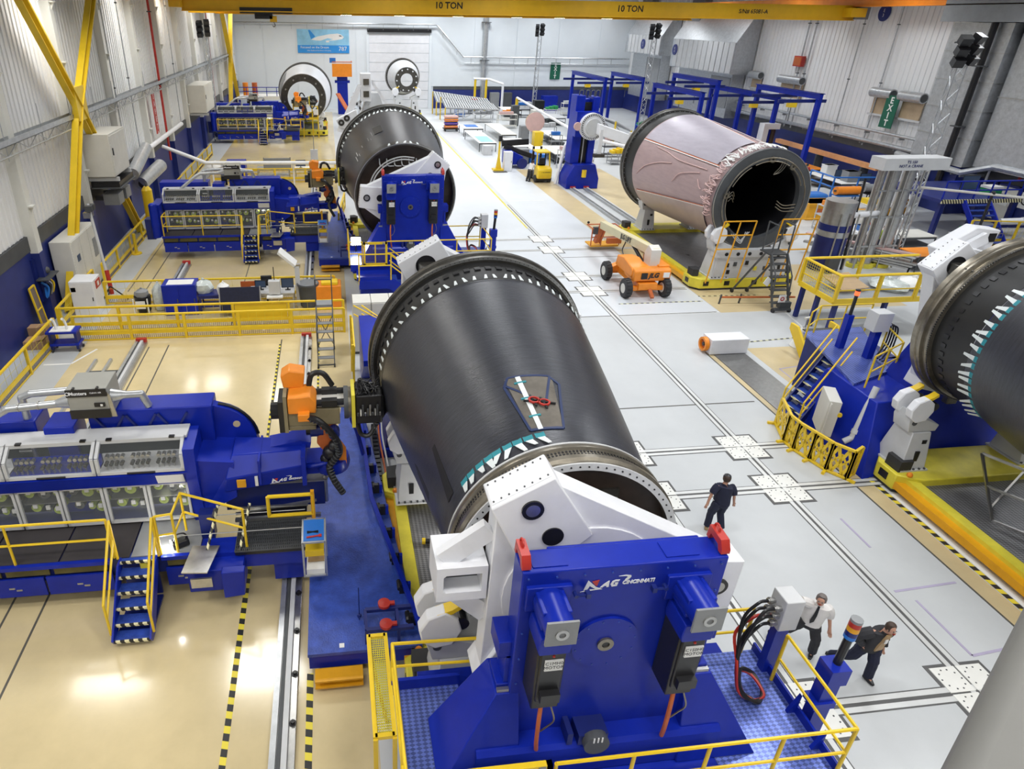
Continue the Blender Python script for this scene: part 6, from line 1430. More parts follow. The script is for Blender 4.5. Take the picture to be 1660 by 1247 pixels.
for k in range(26): x = -11 + 2.1 * k; z = 11.1 if x < 15.4 else (max(6.9, 11.1 - (x - 15.4) * 1.02)); part('tray_drop', MB().box(x, YF - .58, z - .75, x + .05, YF - .5, z), GALV, t)
part('tray_lower', MB().path([(19.6, YF - .5, 6.2), (44.2, YF - .5, 6.1)], .05, 6), GALV, t)
pipe('stout grey downpipe on the far wall', [(22.5, YF - .4, 15), (22.5, YF - .4, 1.0)], .38, GALV)
def exit_sign(lab, o, u, n_, w, h):
    t = T('exit_sign', lab, 'sign', o, 'exit signs'); o, u, n_ = Vector(o), Vector(u), Vector(n_)
    p = [o - u * w / 2, o + u * w / 2]; q = [x + Vector((0, 0, -h)) for x in p]
    part('sign_board', MB().skin([[p[0], p[1], q[1], q[0]], [x + n_ * .06 for x in (p[0], p[1], q[1], q[0])]]), GREEN, t)
    for k, c_ in enumerate('EXIT'):
        text('sign_letter', c_, t, PAPER, o + n_ * .07 + Vector((0, 0, -h * (.235 + .232 * k))), u, (0, 0, 1), h * .27, align='CENTER', bold=.02)
    return t
exit_sign('small green vertical exit sign on the far wall', (33.3, YF - .1, 6.3), (1, 0, 0), (0, -1, 0), 1.5, 2.25)
exit_sign('large green vertical exit sign between two windows on the right wall', (43.9, 50.0, 7.0), (0, -1, 0), (-1, 0, 0), 1.3, 2.4)
# right wall: windows with awnings, disc signs, duct, hoods, pipes, trays
def awning(lab, y0, y1, z, xw=44.4, win=True):
    t = T('shutter_roll', lab, 'shutter', (xw, y0, z), 'roller shutters on the right wall')
    part('shutter_roll_body', MB().tube((xw - .3, y0, z), (xw - .3, y1, z), .38, 16), GALV, t)
    part('roll_end', MB().tube((xw - .3, y0 - .02, z), (xw - .3, y0, z), .3, 14), GRYD, t)
    part('shutter_slats', MB().box(xw - .08, y0 + .1, z - (1.6 if win else 1.2), xw, y1 - .1, z - .2), mat('amber_glass', (0.45, 0.34, 0.22), 0.3, var=.15) if 'amber_glass' not in MATS else MATS['amber_glass'], t)
    part('sill', MB().box(xw - .16, y0 - .1, z - (1.75 if win else 1.3), xw, y1 + .1, z - (1.6 if win else 1.2)), WHTG, t)
    return t
awning('grey roller shutter over the window left of the large exit sign', 50.4, 52.6, 7.05)
awning('grey roller shutter over the window right of the large exit sign', 47.4, 49.6, 7.05)
awning('grey roller shutter above the yellow gantry hoist', 61.6, 65.0, 7.1)
awning('small dark roller shutter farther along the right wall', 68.2, 70.0, 7.1, win=False)
awning('small dark roller shutter beside the exhaust hoods', 72.0, 74.0, 7.3, win=False)
for lab, y, z, r, s_ in (('round blue bay sign high on the right wall', 54.3, 12.8, .62, 'E\n3'), ('round blue sign on the nearer exhaust hood', 83.4, 8.9, .6, 'E\n4'), ('round blue sign on the farther exhaust hood', 92.6, 9.2, .6, 'E\n5')):
    t = T('bay_sign', lab, 'sign', (44.2, y, z), 'round bay signs'); xx = 44.42 if y < 60 else 41.95
    part('sign_disc', MB().disc((xx, y, z), r, .08, 'x', 24), BLUEW, t)
    text('sign_text', s_, t, PAPER, (xx - .02, y, z + .05), (0, -1, 0), (0, 0, 1), r * .55, align='CENTER')
t = T('air_duct', 'huge grey sheet-metal duct rising along the right wall', 'duct', (43.8, 43, 3.2))
for k in range(5): part('duct_section', MB().box(42.9, 41.2, 3.3 + 1.78 * k, 44.4, 45.7, 3.3 + 1.78 * k + 1.74), GALV, t)
for k in range(5): part('duct_flange', MB().box(42.85, 41.15, 3.3 + 1.78 * k - .04, 44.45, 45.75, 3.3 + 1.78 * k), STL, t)
part('duct_hood', MB().box(42.2, 38.5, 12.2, 44.4, 46.2, 15.5), GRY, t)
part('duct_base', MB().box(42.9, 41.3, 0, 44.4, 45.6, 3.3), BLUEW, t)
t = T('air_duct', 'narrower grey duct column beside the huge duct', 'duct', (44, 40, 3.2)); part('duct_section', MB().box(43.4, 36.9, 3.4, 44.4, 40.9, 12.3), GALV, t); part('duct_flange', MB().box(43.35, 36.85, 7.8, 44.42, 40.95, 7.86), STL, t)
pipe('thick black riser in front of the huge duct', [(42.6, 42.3, 12.3), (42.6, 42.3, 1.5)], .2, BLK)
for y, r, m_, lab in ((62.8, .07, GALV, 'thin grey riser on the right wall, left of a pair'), (61.8, .07, GALV, 'thin grey riser on the right wall, right of a pair'), (55.9, .05, GALV, 'thin grey riser below the round blue sign'), (52.2, .05, GALV, 'thin grey riser left of the large exit sign'), (72.5, .07, GALV, 'thin grey riser right of the exhaust hoods')):
    pipe(lab, [(44.25, y, 15), (44.25, y, 2.9)], r, m_, 'right wall risers')
pipe('red sprinkler riser right of the huge duct', [(44.1, 38.0, 13.5), (44.1, 38.0, 3.0)], .09, RED)
t = T('alarm_box', 'small red alarm box on the right wall', 'box', (44.3, 63, 8.5)); part('box_body', MB().box(44.1, 62.4, 8.3, 44.45, 63.6, 9.2), RED, t); part('box_lid', MB().box(44.06, 62.5, 8.4, 44.1, 63.5, 9.1), ORGD, t)
for lab, y0, y1, zt, zb in (('grey fluted exhaust hood on the right wall, nearer one', 70.5, 84.4, 11.6, 7.0), ('grey fluted exhaust hood at the far right corner', 87.6, 98.4, 11.8, 8.0)):
    t = T('exhaust_hood', lab, 'duct', (42, y0, zb), 'exhaust hoods')
    part('hood_box', MB().box(42.1, y0, zb, 44.4, y1, zt - 1.5), GALV, t)
    part('hood_slope', MB().prism([(42.1, zt - 1.5), (44.4, zt - 1.5), (44.4, zt + .8), (43.5, zt + .8)], 'y', y0, y1), GALV, t)
    part('hood_neck', MB().prism([(43.2, zt), (44.4, zt), (44.4, 15), (43.6, 15)], 'y', y1 - 3.2, y1 - .4), GRY, t)
    n_ = int((y1 - y0) / 1.1)
    for k in range(n_): part('flute', MB().box(42.02, y0 + .1 + k * 1.1, zb + .1, 42.1, y0 + 1.05 + k * 1.1, zt - 1.55), WHTG, t)
    part('hood_lower', MB().box(43.0, y0 + 1, 2.5, 44.4, y1 - 1, zb), GALV, t)
    part('hood_mouth', MB().box(42.95, y0 + 1.2, 3.5, 43.0, y0 + 5.2, zb - .4), GRY, t)
for lab, pts, r in (('grey pipe rack line along the right wall, upper', [(44.0, 76, 4.2), (44.0, 46.5, 4.2)], .12), ('grey pipe rack line along the right wall, lower', [(43.8, 76, 3.4), (43.8, 46.5, 3.4)], .16), ('pale cable tray in front of the huge duct', [(42.4, 46.4, 3.3), (42.6, 40.8, 3.0), (43.2, 39.2, 3.7), (43.6, 30, 3.7)], .2)):
    t = T('cable_tray', lab, 'cable tray', pts[0], 'right wall trays'); part('tray_run', MB().path(pts, r, 8), GALV, t)
    for k in range(8): c = Vector(pts[0]).lerp(Vector(pts[-1]), (k + .5) / 8) if len(pts) == 2 else Vector(pts[1]).lerp(Vector(pts[0]), k / 8); part('tray_bracket', MB().box(c.x, c.y - .05, c.z - .3, 44.45, c.y + .05, c.z - .12), GRY, t)
d2 = struct('door_2', MB().box(44.3, 37.9, 0.3, 44.42, 39.3, 2.5), OFFW)
part('door_window', MB().box(44.27, 38.3, 1.3, 44.31, 38.95, 2.1), PAPER, d2)
part('door_handle', MB().box(44.22, 38.05, 1.2, 44.3, 38.15, 1.35), STL, d2)
part('door_frame', MB().box(44.28, 37.75, .3, 44.44, 37.9, 2.65).box(44.28, 39.3, .3, 44.44, 39.45, 2.65).box(44.28, 37.75, 2.5, 44.44, 39.45, 2.65), BLUEW, d2, stuff=True)
t = T('prohibition_sign', 'white sign with a barred black figure beside the right wall door', 'sign', (44.3, 37.2, 1.9))
part('sign_board', MB().box(44.3, 36.8, 1.4, 44.34, 37.6, 2.4), PAPER, t)
part('ring', MB().lathe([(.24, 0), (.32, 0), (.32, -.03), (.24, -.03)], (44.3, 37.2, 1.95), 'x', 20, closed=True), BLK, t)
part('figure', MB().box(44.26, 37.14, 1.8, 44.3, 37.26, 2.05).ball((44.28, 37.2, 2.12), .06, 8), BLK, t)
part('bar', MB().bar((44.27, 37.4, 2.15), (44.27, 37.0, 1.75), .04), RED, t)
pipe('pair of white conduits left of the right wall door', [(44.1, 40.2, 3.6), (44.1, 40.2, .6)], .07, WHT, None, cl=False)
# lattice light towers
def light_tower(lab, x, y, h, w=.55, tilt=0):
    t = T('light_tower', lab, 'lamp tower', (x, y, 0), 'lattice light towers')
    for dx, dy in ((-w / 2, -w / 2), (w / 2, -w / 2), (0, w / 2)): part('mast_tube', MB().tube((x + dx, y + dy, 0), (x + dx, y + dy, h * .9), .045, 6), GALV, t)
    zz = MB(); n_ = int(h * .9 / .6)
    P = [(-w / 2, -w / 2), (w / 2, -w / 2), (0, w / 2)]
    for k in range(n_):
        for i in range(3):
            a, b = P[i], P[(i + 1) % 3]; z0, z1 = .6 * k, .6 * (k + 1)
            if k % 2: a, b = b, a
            zz.tube((x + a[0], y + a[1], z0), (x + b[0], y + b[1], z1), .025, 5)
    part('mast_lacing', zz, GALV, t, stuff=True)
    for k in range(6):
        z = h - .2 - .5 * (k // 2) - .1 * (k % 2); sx = -1 if k % 2 else 1
        f = part('lamp_head', MB().obox((x + sx * .35 - .1, y - .4, z), (.5, .45, .4), (.5, 0, .3 * sx)), BLK, t)
        part('lamp_lens', MB().obox((x + sx * .35 - .1, y - .6, z - .08), (.36, .03, .28), (.5, 0, .3 * sx)), STL, f)
    part('cross_arm', MB().bar((x - .7, y, h - .4), (x + .7, y, h - .4), .06), GALV, t)
    return t
light_tower('lattice light tower with black lamps in front of the huge duct', 32.65, 33.7, 11.6)
light_tower('lattice light tower standing left of the blue gantries', 29.4, 98.5, 11.4)
light_tower('lattice light tower behind the pink barrel', 36.0, 77.0, 11.7)
light_tower('lattice light tower against the left wall, far away', -11.9, 74.5, 11.5, .5)
# foreground beam at the bottom right corner, close to the camera
t = T('gantry_beam', 'grey blurred beam slanting across the bottom right corner close to the camera', 'beam', (2.0, .9, 10))
GFP = mat('grey_foreground_paint', (0.17, 0.17, 0.16), .6, var=.05)
BA, BB = Vector((2.32, 1.37, 10.2)), Vector((1.57, .90, 10.2)); bd = (BA - BB).normalized(); bn = Vector((bd.y, -bd.x, 0))
part('beam_web', MB().bar(BB - bd * 1.6 + bn * .3, BA + bd * 1.6 + bn * .3, .6, .3), GFP, t, bev=.06)
part('beam_flange', MB().bar(BB - bd * 1.6 + bn * .62, BA + bd * 1.6 + bn * .62, .5, .42), GFP, t, bev=.06)
# ================================================================ fences, carts and loose things on the left
def fence(lab, p, q, z=0, h=1.1, bay=2.35, mesh=True, g='yellow guard fences', solid=()):
    t = T('guard_fence', lab, 'fence', (p[0], p[1], z), g)
    P, Q = Vector((p[0], p[1], z)), Vector((q[0], q[1], z)); L = (Q - P).length; n_ = max(1, round(L / bay)); d = (Q - P) / n_
    up = Vector((0, 0, 1))
    part('top_rail', MB().bar(P + up * h, Q + up * h, .1, .06), YEL, t)
    part('kick_rail', MB().bar(P + up * .34, Q + up * .34, .04, .16), YEL, t)
    part('base_rail', MB().bar(P + up * .05, Q + up * .05, .04, .06), YEL, t)
    me = None
    for i in range(n_ + 1):
        if me is None: o = part('post', MB().bar(P, P + up * h, .1), YEL, t); me = o.data
        else: o = bpy.data.objects.new('post', me); C.objects.link(o); o.parent = t; o.location = d * i
    if mesh:
        for i in range(n_):
            a = P + d * i; k = int(d.length / .085)
            part('lower_mesh', MB().grid(a + d * .03 + up * .08, d * .94, up * .2, k, 1, .014), MESHM, t, stuff=True)
            if i in solid: part('solid_panel', MB().bar(a + d * .03 + up * .72, a + d * .97 + up * .72, .02, .64), YEL, t)
            else: part('upper_wire', MB().grid(a + d * .03 + up * .45, d * .94, up * .6, 6, 2, .008), YELB, t, stuff=True)
    return t
fence('yellow fence across the tan floor, nearest run with dark lower mesh', (-10.6, 25.6), (.25, 25.5))
fence('yellow fence right behind the nearest run, along the benches', (-11.4, 26.5), (.25, 26.4), solid=(3,))
fence('yellow fence behind the benches and trash can', (-10.5, 29.5), (-.1, 29.4))
fence('yellow fence along the left wall from frame edge to blue cart', (-11.5, 15.0), (-11.3, 25.5))
fence('yellow fence along the left wall beside the white cabinet', (-11.5, 26.5), (-11.5, 31.2))
fence('yellow fence along the left wall beside the yellow brace foot', (-11.3, 32.0), (-11.2, 44.0))
fence('yellow fence in the middle bay behind the second creel machine', (-9.3, 54.2), (.3, 54.1))
fence('yellow fence farther back in the middle bay', (-10.0, 57.4), (.3, 57.3))
fence('yellow fence by the wall in the middle bay', (-11.3, 48.5), (-11.2, 66.0), z=0)
fence('yellow fence column left of the second barrel', (.3, 40.4), (.8, 45.8), bay=1.6)
t = T('wheeled_cart', 'blue cart with a white top and two white yokes in the fence corner', 'cart', (-10.8, 24.9, 0))
part('top_shelf', MB().box(-11.3, 24.55, .82, -10.15, 25.15, .9), BLUE, t); part('lower_shelf', MB().box(-11.25, 24.6, .28, -10.15, 25.15, .36), BLUE, t)
part('white_top', MB().box(-11.15, 24.58, .9, -10.35, 25.1, .93), PAPER, t)
for x in (-11.2, -10.25): part('leg', MB().box(x - .05, 24.65, .1, x + .05, 25.05, .85), BLUED, t)
for x in (-11.2, -10.2):
    for y in (24.65, 25.1): part('caster', MB().tube((x - .03, y, .06), (x + .03, y, .06), .06, 10), RUB, t)
for x in (-10.95, -10.55): part('yoke', MB().curve([(x, 24.8, .93), (x - .02, 24.82, 1.15), (x - .06, 24.8, 1.32), (x - .06, 24.7, 1.4)], .05, 8), PAPER, t)
for k, (x, y, z, s, lab) in enumerate(((-12.0, 25.2, .0, (.75, .55, .36), 'brown cardboard box on the walkway by the blue wall, lower and nearer'), (-12.1, 25.9, .0, (.7, .4, .62), 'brown cardboard box standing behind another by the blue wall'))):
    t = T('cardboard_box', lab, 'box', (x, y, 0), 'cardboard boxes by the blue wall')
    part('box_body', MB().box(x - s[0] / 2, y - s[1] / 2, 0, x + s[0] / 2, y + s[1] / 2, s[2]), CARD, t)
    part('box_flap', MB().obox((x + s[0] * .3, y, s[2] + .04), (s[0] * .5, s[1] * .95, .012), (0, -.3, 0)), CARD, t)
    part('packing_tape', MB().box(x - .03, y - s[1] / 2 - .002, .0, x + .03, y + s[1] / 2 + .002, s[2] + .002), WOOD, t)
t = T('framed_panel', 'narrow yellow framed mesh panel leaning on the blue wall', 'panel', (-12.3, 26.9, 0))
part('panel_frame', MB().bar((-12.2, 26.6, 0), (-12.45, 26.7, 1.9), .06).bar((-12.2, 27.1, 0), (-12.45, 27.2, 1.9), .06).bar((-12.45, 26.7, 1.9), (-12.45, 27.2, 1.9), .06).bar((-12.32, 26.65, .95), (-12.32, 27.15, .95), .05), YEL, t)
part('panel_mesh', MB().quad((-12.2, 26.6, 0), (-12.2, 27.1, 0), (-12.45, 27.2, 1.9), (-12.45, 26.7, 1.9)), MESHM, t)
t = T('hose_station', 'wall station with dark shelf and blue hoses on the blue left wall', 'tool rack', (-12.4, 28.2, 1))
part('back_board', MB().box(-12.6, 27.7, .9, -12.5, 28.8, 2.8), BLUED, t); part('shelf', MB().box(-12.5, 27.6, 1.9, -12.0, 28.8, 1.95), GRYD, t)
for k in range(4): part('hose_coil', MB().curve([(-12.4, 27.8 + .2 * k, 1.8), (-12.2, 27.9 + .2 * k, 1.5), (-12.3, 27.8 + .2 * k, 1.1), (-12.35, 27.95 + .2 * k, 1.5)], .05, 6), (BLUEC, BLK, STL, YEL)[k], t)
part('regulator', MB().ball((-12.3, 28.3, 2.15), .16, 10), GRYD, t)
def cabinet(lab, x0, y0, z0, x1, y1, z1, m=OFFW, g=None, extra=None, doors=1):
    t = T('equipment_cabinet', lab, 'cabinet', (x0, y0, z0), g)
    part('cabinet_body', MB().box(x0, y0, z0, x1, y1, z1), m, t, bev=.01)
    for k in range(doors):
        a, b = x0 + (x1 - x0) * k / doors, x0 + (x1 - x0) * (k + 1) / doors
        dd = part('cabinet_door', MB().box(a + .03, y0 - .02, z0 + .05, b - .03, y0, z1 - .05), m, t)
        part('door_handle', MB().box(b - .12, y0 - .05, (z0 + z1) / 2 - .08, b - .08, y0 - .02, (z0 + z1) / 2 + .08), GRYD, dd)
    if extra: extra(t)
    return t
def _wb(t):
    part('display', MB().box(-11.45, 28.18, 1.15, -11.25, 28.2, 1.35), BLK, t); part('red_label', MB().box(-10.5, 28.5, 1.15, -10.48, 29.1, 1.5), RED, t); part('label_mark', MB().box(-10.48, 28.7, 1.22, -10.475, 28.9, 1.42), PAPER, t)
cabinet('white electrical cabinet with a red label inside the fence corner', -11.5, 28.2, 0, -10.5, 29.2, 1.6, WHT, None, _wb)
def _bl(t): part('paper_sheet', MB().box(-7.4, 28.0, 1.42, -6.3, 28.6, 1.435), PAPER, t)
cabinet('blue cabinet with white paper on top, behind the yellow fence', -7.6, 27.9, 0, -6.15, 28.8, 1.42, BLUE, None, _bl, 2)
def table(lab, x0, y0, x1, y1, z=.9, m=PAPER, leg=GALV, g='work tables', shelf=False, cat='table'):
    t = T('work_table', lab, cat, ((x0 + x1) / 2, (y0 + y1) / 2, 0), g)
    part('table_top', MB().box(x0, y0, z - .05, x1, y1, z), m, t)
    for x in (x0 + .06, x1 - .06):
        for y in (y0 + .06, y1 - .06): part('leg', MB().box(x - .03, y - .03, 0, x + .03, y + .03, z - .05), leg, t)
    part('apron', MB().box(x0 + .05, y0 + .02, z - .16, x1 - .05, y0 + .06, z - .05), leg, t)
    if shelf: part('shelf', MB().box(x0 + .05, y0 + .05, z * .35, x1 - .05, y1 - .05, z * .35 + .04), leg, t)
    return t
table('dark blue bench behind the yellow fence with bags and papers', -6.1, 27.9, -4.0, 28.7, .9, BLUED, BLUED, shelf=True)
t = T('notice_board', 'dark navy board leaning on the bench behind the yellow fence', 'board', (-4.4, 27.6, .3))
part('board', MB().skin([[Vector((-5.1, 27.45, .35)), Vector((-3.4, 27.45, .35)), Vector((-3.4, 27.5, .35)), Vector((-5.1, 27.5, .35))], [Vector((-5.1, 27.75, 1.3)), Vector((-3.4, 27.75, 1.3)), Vector((-3.4, 27.8, 1.3)), Vector((-5.1, 27.8, 1.3))]]), DENIM, t)
part('board_frame', MB().bar((-5.13, 27.45, .3), (-5.13, 27.78, 1.33), .05).bar((-3.37, 27.45, .3), (-3.37, 27.78, 1.33), .05), STL, t)
def lump(name, lab, cat, c, s, m, g=None, seed=1, n=9):
    random.seed(seed); mb = MB()
    t = T(name, lab, cat, (c[0], c[1], c[2]), g)
    mb.lathe([(0, 0), (s[0] * .8, .02), (s[0], s[2] * .35), (s[0] * .85, s[2] * .7), (s[0] * .35, s[2] * .9), (0, s[2])], c, 'z', n)
    mb.v = [(x + random.uniform(-.05, .05) * s[0] * 2, y + random.uniform(-.05, .05) * s[0] * 2, max(c[2], z + random.uniform(-.04, .04) * s[2])) for x, y, z in mb.v]
    part(name + '_body', mb, m, t); part('knot', MB().ball((c[0], c[1], c[2] + s[2]), s[0] * .16, 6), m, t)
    return t
BAGM = mat('clear_bag_film', (0.55, 0.60, 0.58), 0.25, var=.2, scale=6)
lump('plastic_bag', 'clear stuffed plastic bag on the blue bench', 'bag', (-5.9, 28.4, .9), (.42, .4, .6), BAGM, 'plastic bags', 4)
lump('plastic_bag', 'white plastic bag slumped on the middle of the blue bench', 'bag', (-5.0, 28.1, .9), (.3, .3, .55), PAPER, 'plastic bags', 5)
lump('plastic_bag', 'grey plastic bag in the bin by the fence corner', 'bag', (-8.6, 28.4, .75), (.32, .3, .4), GRY, 'plastic bags', 6)
lump('plastic_bag', 'pale plastic bag left of the blue cabinet', 'bag', (-7.95, 28.7, 0), (.34, .34, 1.3), BAGM, 'plastic bags', 8)
t = T('waste_bin', 'small black and white bin trolley left of the blue cabinet', 'bin', (-8.5, 28.3, 0)); part('bin_body', MB().tube((-8.6, 28.4, .1), (-8.6, 28.4, .8), .3, 14, .36), BLK, t); part('bin_frame', MB().bar((-8.9, 28.0, .05), (-8.9, 28.0, .8), .05).bar((-8.3, 28.0, .05), (-8.3, 28.0, .8), .05).bar((-8.9, 28.0, .5), (-8.3, 28.0, .5), .05), PAPER, t); part('bin_label', MB().box(-8.8, 27.95, .35, -8.4, 27.98, .7), PAPER, t)
t = T('trash_can', 'big grey round trash can by the rolling ladder', 'trash can', (-1.3, 28.5, 0)); part('can_body', MB().lathe([(0, 0), (.38, 0), (.45, 1.0), (.5, 1.0), (.5, 1.08), (.44, 1.08), (.40, .3), (0, .3)], (-1.3, 28.5, .05), 'z', 20), GRYD, t); part('can_liner', MB().lathe([(.43, 0), (.46, .03), (.3, -.2), (0, -.25)], (-1.3, 28.5, 1.12), 'z', 18), GRY, t)
t = T('supply_bin', 'orange bin with a yellow lid behind the rolling ladder', 'bin', (-.3, 28.6, 0)); part('bin_body', MB().box(-.95, 28.2, 0, .2, 29.1, 1.05), ORG, t, bev=.03); part('bin_lid', MB().box(-.7, 28.3, 1.05, .05, 28.8, 1.2), YEL, t, bev=.02)
t = T('task_light_stand', 'white light panel tilted on a pale post behind the fence', 'lamp', (-1.75, 28.6, 0)); part('post', MB().box(-1.85, 28.5, 0, -1.65, 28.7, 1.9), WHTG, t); part('light_panel', MB().obox((-2.15, 28.7, 2.3), (.95, .5, .12), (.2, .75, 0)), PAPER, t); part('hinge', MB().box(-1.9, 28.55, 1.85, -1.6, 28.75, 2.0), STL, t)
t = T('terminal_stand', 'pale grey terminal on a two-legged stand behind the yellow fence', 'terminal', (-2.7, 28.0, 0)); part('terminal_box', MB().box(-3.0, 27.8, .9, -2.5, 28.1, 1.5), WHTG, t); part('leg', MB().box(-2.95, 27.85, 0, -2.87, 27.95, .9), STL, t); part('leg', MB().box(-2.63, 27.85, 0, -2.55, 27.95, .9), STL, t); part('mast', MB().tube((-2.75, 28.05, 1.5), (-2.75, 28.05, 2.1), .02, 6), BLK, t); part('keyboard_shelf', MB().box(-3.1, 27.6, .78, -2.4, 27.9, .84), PAPER, t)
def monitor(lab, x, y, z, w=.5, h=.36, g='monitors', m=SCREEN, tilt=0):
    t = T('monitor', lab, 'monitor', (x, y, z), g); part('screen', MB().box(x - w / 2, y - .03, z + .12, x + w / 2, y, z + .12 + h), BLK, t); part('display', MB().box(x - w / 2 + .03, y - .035, z + .15, x + w / 2 - .03, y - .03, z + .09 + h), m, t); part('stand', MB().box(x - .03, y, z, x + .03, y + .04, z + .2).box(x - .12, y - .05, z, x + .12, y + .1, z + .02), BLK, t); return t
monitor('white-framed monitor on the bench right of the terminal', -2.2, 28.3, .9, .55, .45)
monitor('small black monitor on the bench left of the terminal', -3.4, 28.4, .9, .5, .35)
table('pale bench under the monitors behind the yellow fence', -3.9, 27.95, -1.9, 28.9, .9, WHTG)
t = T('office_chair', 'dark jacket hung on a black office chair by the terminal', 'chair', (-3.2, 28.9, 0)); part('backrest', MB().box(-3.45, 29.0, .6, -2.95, 29.1, 1.35), BLK, t, bev=.04); part('seat', MB().box(-3.45, 28.6, .45, -2.95, 29.05, .55), BLK, t, bev=.03); part('pedestal', MB().tube((-3.2, 28.85, .05), (-3.2, 28.85, .45), .04, 8), GRYD, t); part('star_base', MB().bar((-3.5, 28.85, .05), (-2.9, 28.85, .05), .05).bar((-3.2, 28.55, .05), (-3.2, 29.15, .05), .05), GRYD, t)
t = T('warning_plate', 'orange-red warning plate hanging on the rear yellow fence', 'sign', (-4.3, 29.4, .6)); part('plate', MB().box(-4.4, 29.33, .6, -3.8, 29.35, .95), ORGD, t); part('plate_edge', MB().box(-4.42, 29.35, .58, -3.78, 29.36, .97), RED, t)
t = T('rolling_ladder', 'dark grey rolling ladder with handrails standing on the tan floor', 'ladder', (-.5, 22.5, 0))
x0, x1 = -.82, -.2
for x in (x0, x1):
    part('stringer', MB().bar((x, 22.4, .15), (x, 23.5, 2.1), .04, .06), GRYD, t); part('rear_leg', MB().bar((x, 23.9, .1), (x, 23.6, 2.1), .04), GRYD, t)
    part('handrail', MB().path([(x, 22.6, .5), (x, 22.6, 1.4), (x, 23.5, 2.1), (x, 23.5, 3.15), (x, 24.0, 3.15), (x, 24.0, 2.1)], .022, 6), GRYD, t)
    for y in (22.4, 23.9): part('caster', MB().tube((x - .03, y, .07), (x + .03, y, .07), .07, 10), RUB, t)
for k in range(7): part('tread', MB().box(x0, 22.5 + .16 * k, .3 + .29 * k, x1, 22.72 + .16 * k, .33 + .29 * k), GRY, t)
part('platform', MB().box(x0, 23.5, 2.08, x1, 24.0, 2.12), GRY, t); part('top_bar', MB().bar((x0, 23.5, 3.15), (x1, 23.5, 3.15), .04).bar((x0, 22.4, .1), (x1, 22.4, .1), .04), GRYD, t)
part('cross_brace', MB().bar((x0, 23.9, .2), (x1, 23.7, 1.6), .03).bar((x1, 23.9, .2), (x0, 23.7, 1.6), .03), GRYD, t, stuff=True)
t = T('stair_flight', 'yellow-railed blue stairs between fence and near black barrel', 'stairs', (.6, 21, 0))
part('stair_body', MB().prism([(18.6, 2.0), (21.4, 0), (22.2, 0), (22.2, 2.2), (18.6, 2.2)], 'x', .75, 1.5), BLUE, t)
for k in range(4): part('handrail', MB().path([(.6 + .3 * (k % 2), 22.9, 2.3 - .35 * (k // 2)), (2.0, 21.2, 1.6 - .35 * (k // 2) + .5)], .028, 6), YEL, t)
part('guard_cage', MB().grid((.45, 19.6, .9), (0, 2.4, 0), (.05, 0, 1.3), 6, 3, .05), YEL, t); part('cage_post', MB().bar((.45, 22.0, 0), (.45, 22.0, 2.3), .08).bar((.45, 19.6, 0), (.45, 19.6, 2.3), .08), YEL, t)
t = T('bollard', 'yellow bollard post with round base near the left wall', 'bollard', (-11.0, 36.8, 0)); part('bollard_post', MB().tube((-11, 36.8, 0), (-11, 36.8, 1.15), .09, 12), YEL, t); part('bollard_base', MB().disc((-11, 36.8, 0), .28, .06, 'z', 16), YEL, t)
t = T('gas_cylinder', 'tall yellow cylinder beside the middle creel machine', 'cylinder', (-10.9, 40.5, 0)); part('cylinder_body', MB().lathe([(0, 0), (.3, 0), (.3, 1.9), (.15, 2.1), (0, 2.1)], (-10.9, 40.5, .8), 'z', 16), YEL, t); part('valve', MB().tube((-10.9, 40.5, 2.9), (-10.9, 40.5, 3.1), .06, 8), GRYD, t); part('cylinder_stand', MB().box(-11.2, 40.2, 0, -10.6, 40.8, .8), GRY, t)
# middle-bay benches
table('grey-topped bench in the middle bay behind the second creel machine', -6.0, 55.0, -3.4, 56.0, .95, GRY, shelf=True)
cabinet('blue cabinet in the middle bay behind the second creel machine', -8.4, 55.2, 0, -6.9, 56.2, 1.5, BLUE)
t = T('display_board', 'grey rectangular board on the bench in the middle bay', 'board', (-4.4, 55, 1)); part('board', MB().box(-5.4, 55.0, .95, -3.3, 55.1, 1.75), GRY, t); part('board_frame', MB().bar((-5.4, 55.05, .95), (-5.4, 55.05, 1.8), .06).bar((-3.3, 55.05, .95), (-3.3, 55.05, 1.8), .06), GRYD, t)
monitor('black monitor on a desk in the middle bay', -2.5, 55.4, .9, .8, .5); table('white desk in the middle bay under the black monitor', -3.0, 55.2, -1.6, 56.0, .9, PAPER)
lump('plastic_bag', 'white bag on the bench at the left of the middle bay', 'bag', (-9.3, 55.6, .9), (.7, .5, .5), PAPER, 'plastic bags', 12)
t = T('sensor_mast', 'thin mast with a small grey box in the middle bay', 'sensor', (-1.4, 56.8, 0)); part('mast', MB().tube((-1.4, 56.8, 0), (-1.4, 56.8, 3.2), .04, 6), GRY, t); part('sensor_box', MB().box(-1.7, 56.65, 1.3, -1.1, 56.9, 2.1), WHTG, t)
t = T('step_stand', 'yellow work stand with white frames inside the ring of the white far barrel', 'stand', (-2.6, 76.5, 0))
part('stand_deck', MB().box(-4.0, 75.9, 1.9, -1.2, 76.9, 2.05), YEL, t)
for x in (-3.9, -2.9, -1.9, -1.3): part('stand_post', MB().box(x, 76, 0, x + .12, 76.12, 3.9 if x < -1.5 else 3.2), YEL, t)
for z in (2.6, 3.2, 3.8): part('stand_rail', MB().box(-3.9, 76, z, -1.2, 76.08, z + .1), YEL, t)
for x, z in ((-3.4, 3.3), (-2.5, 3.2), (-1.7, 2.4)): part('instrument', MB().box(x, 75.9, z, x + .5, 76.2, z + .55), PAPER, t)
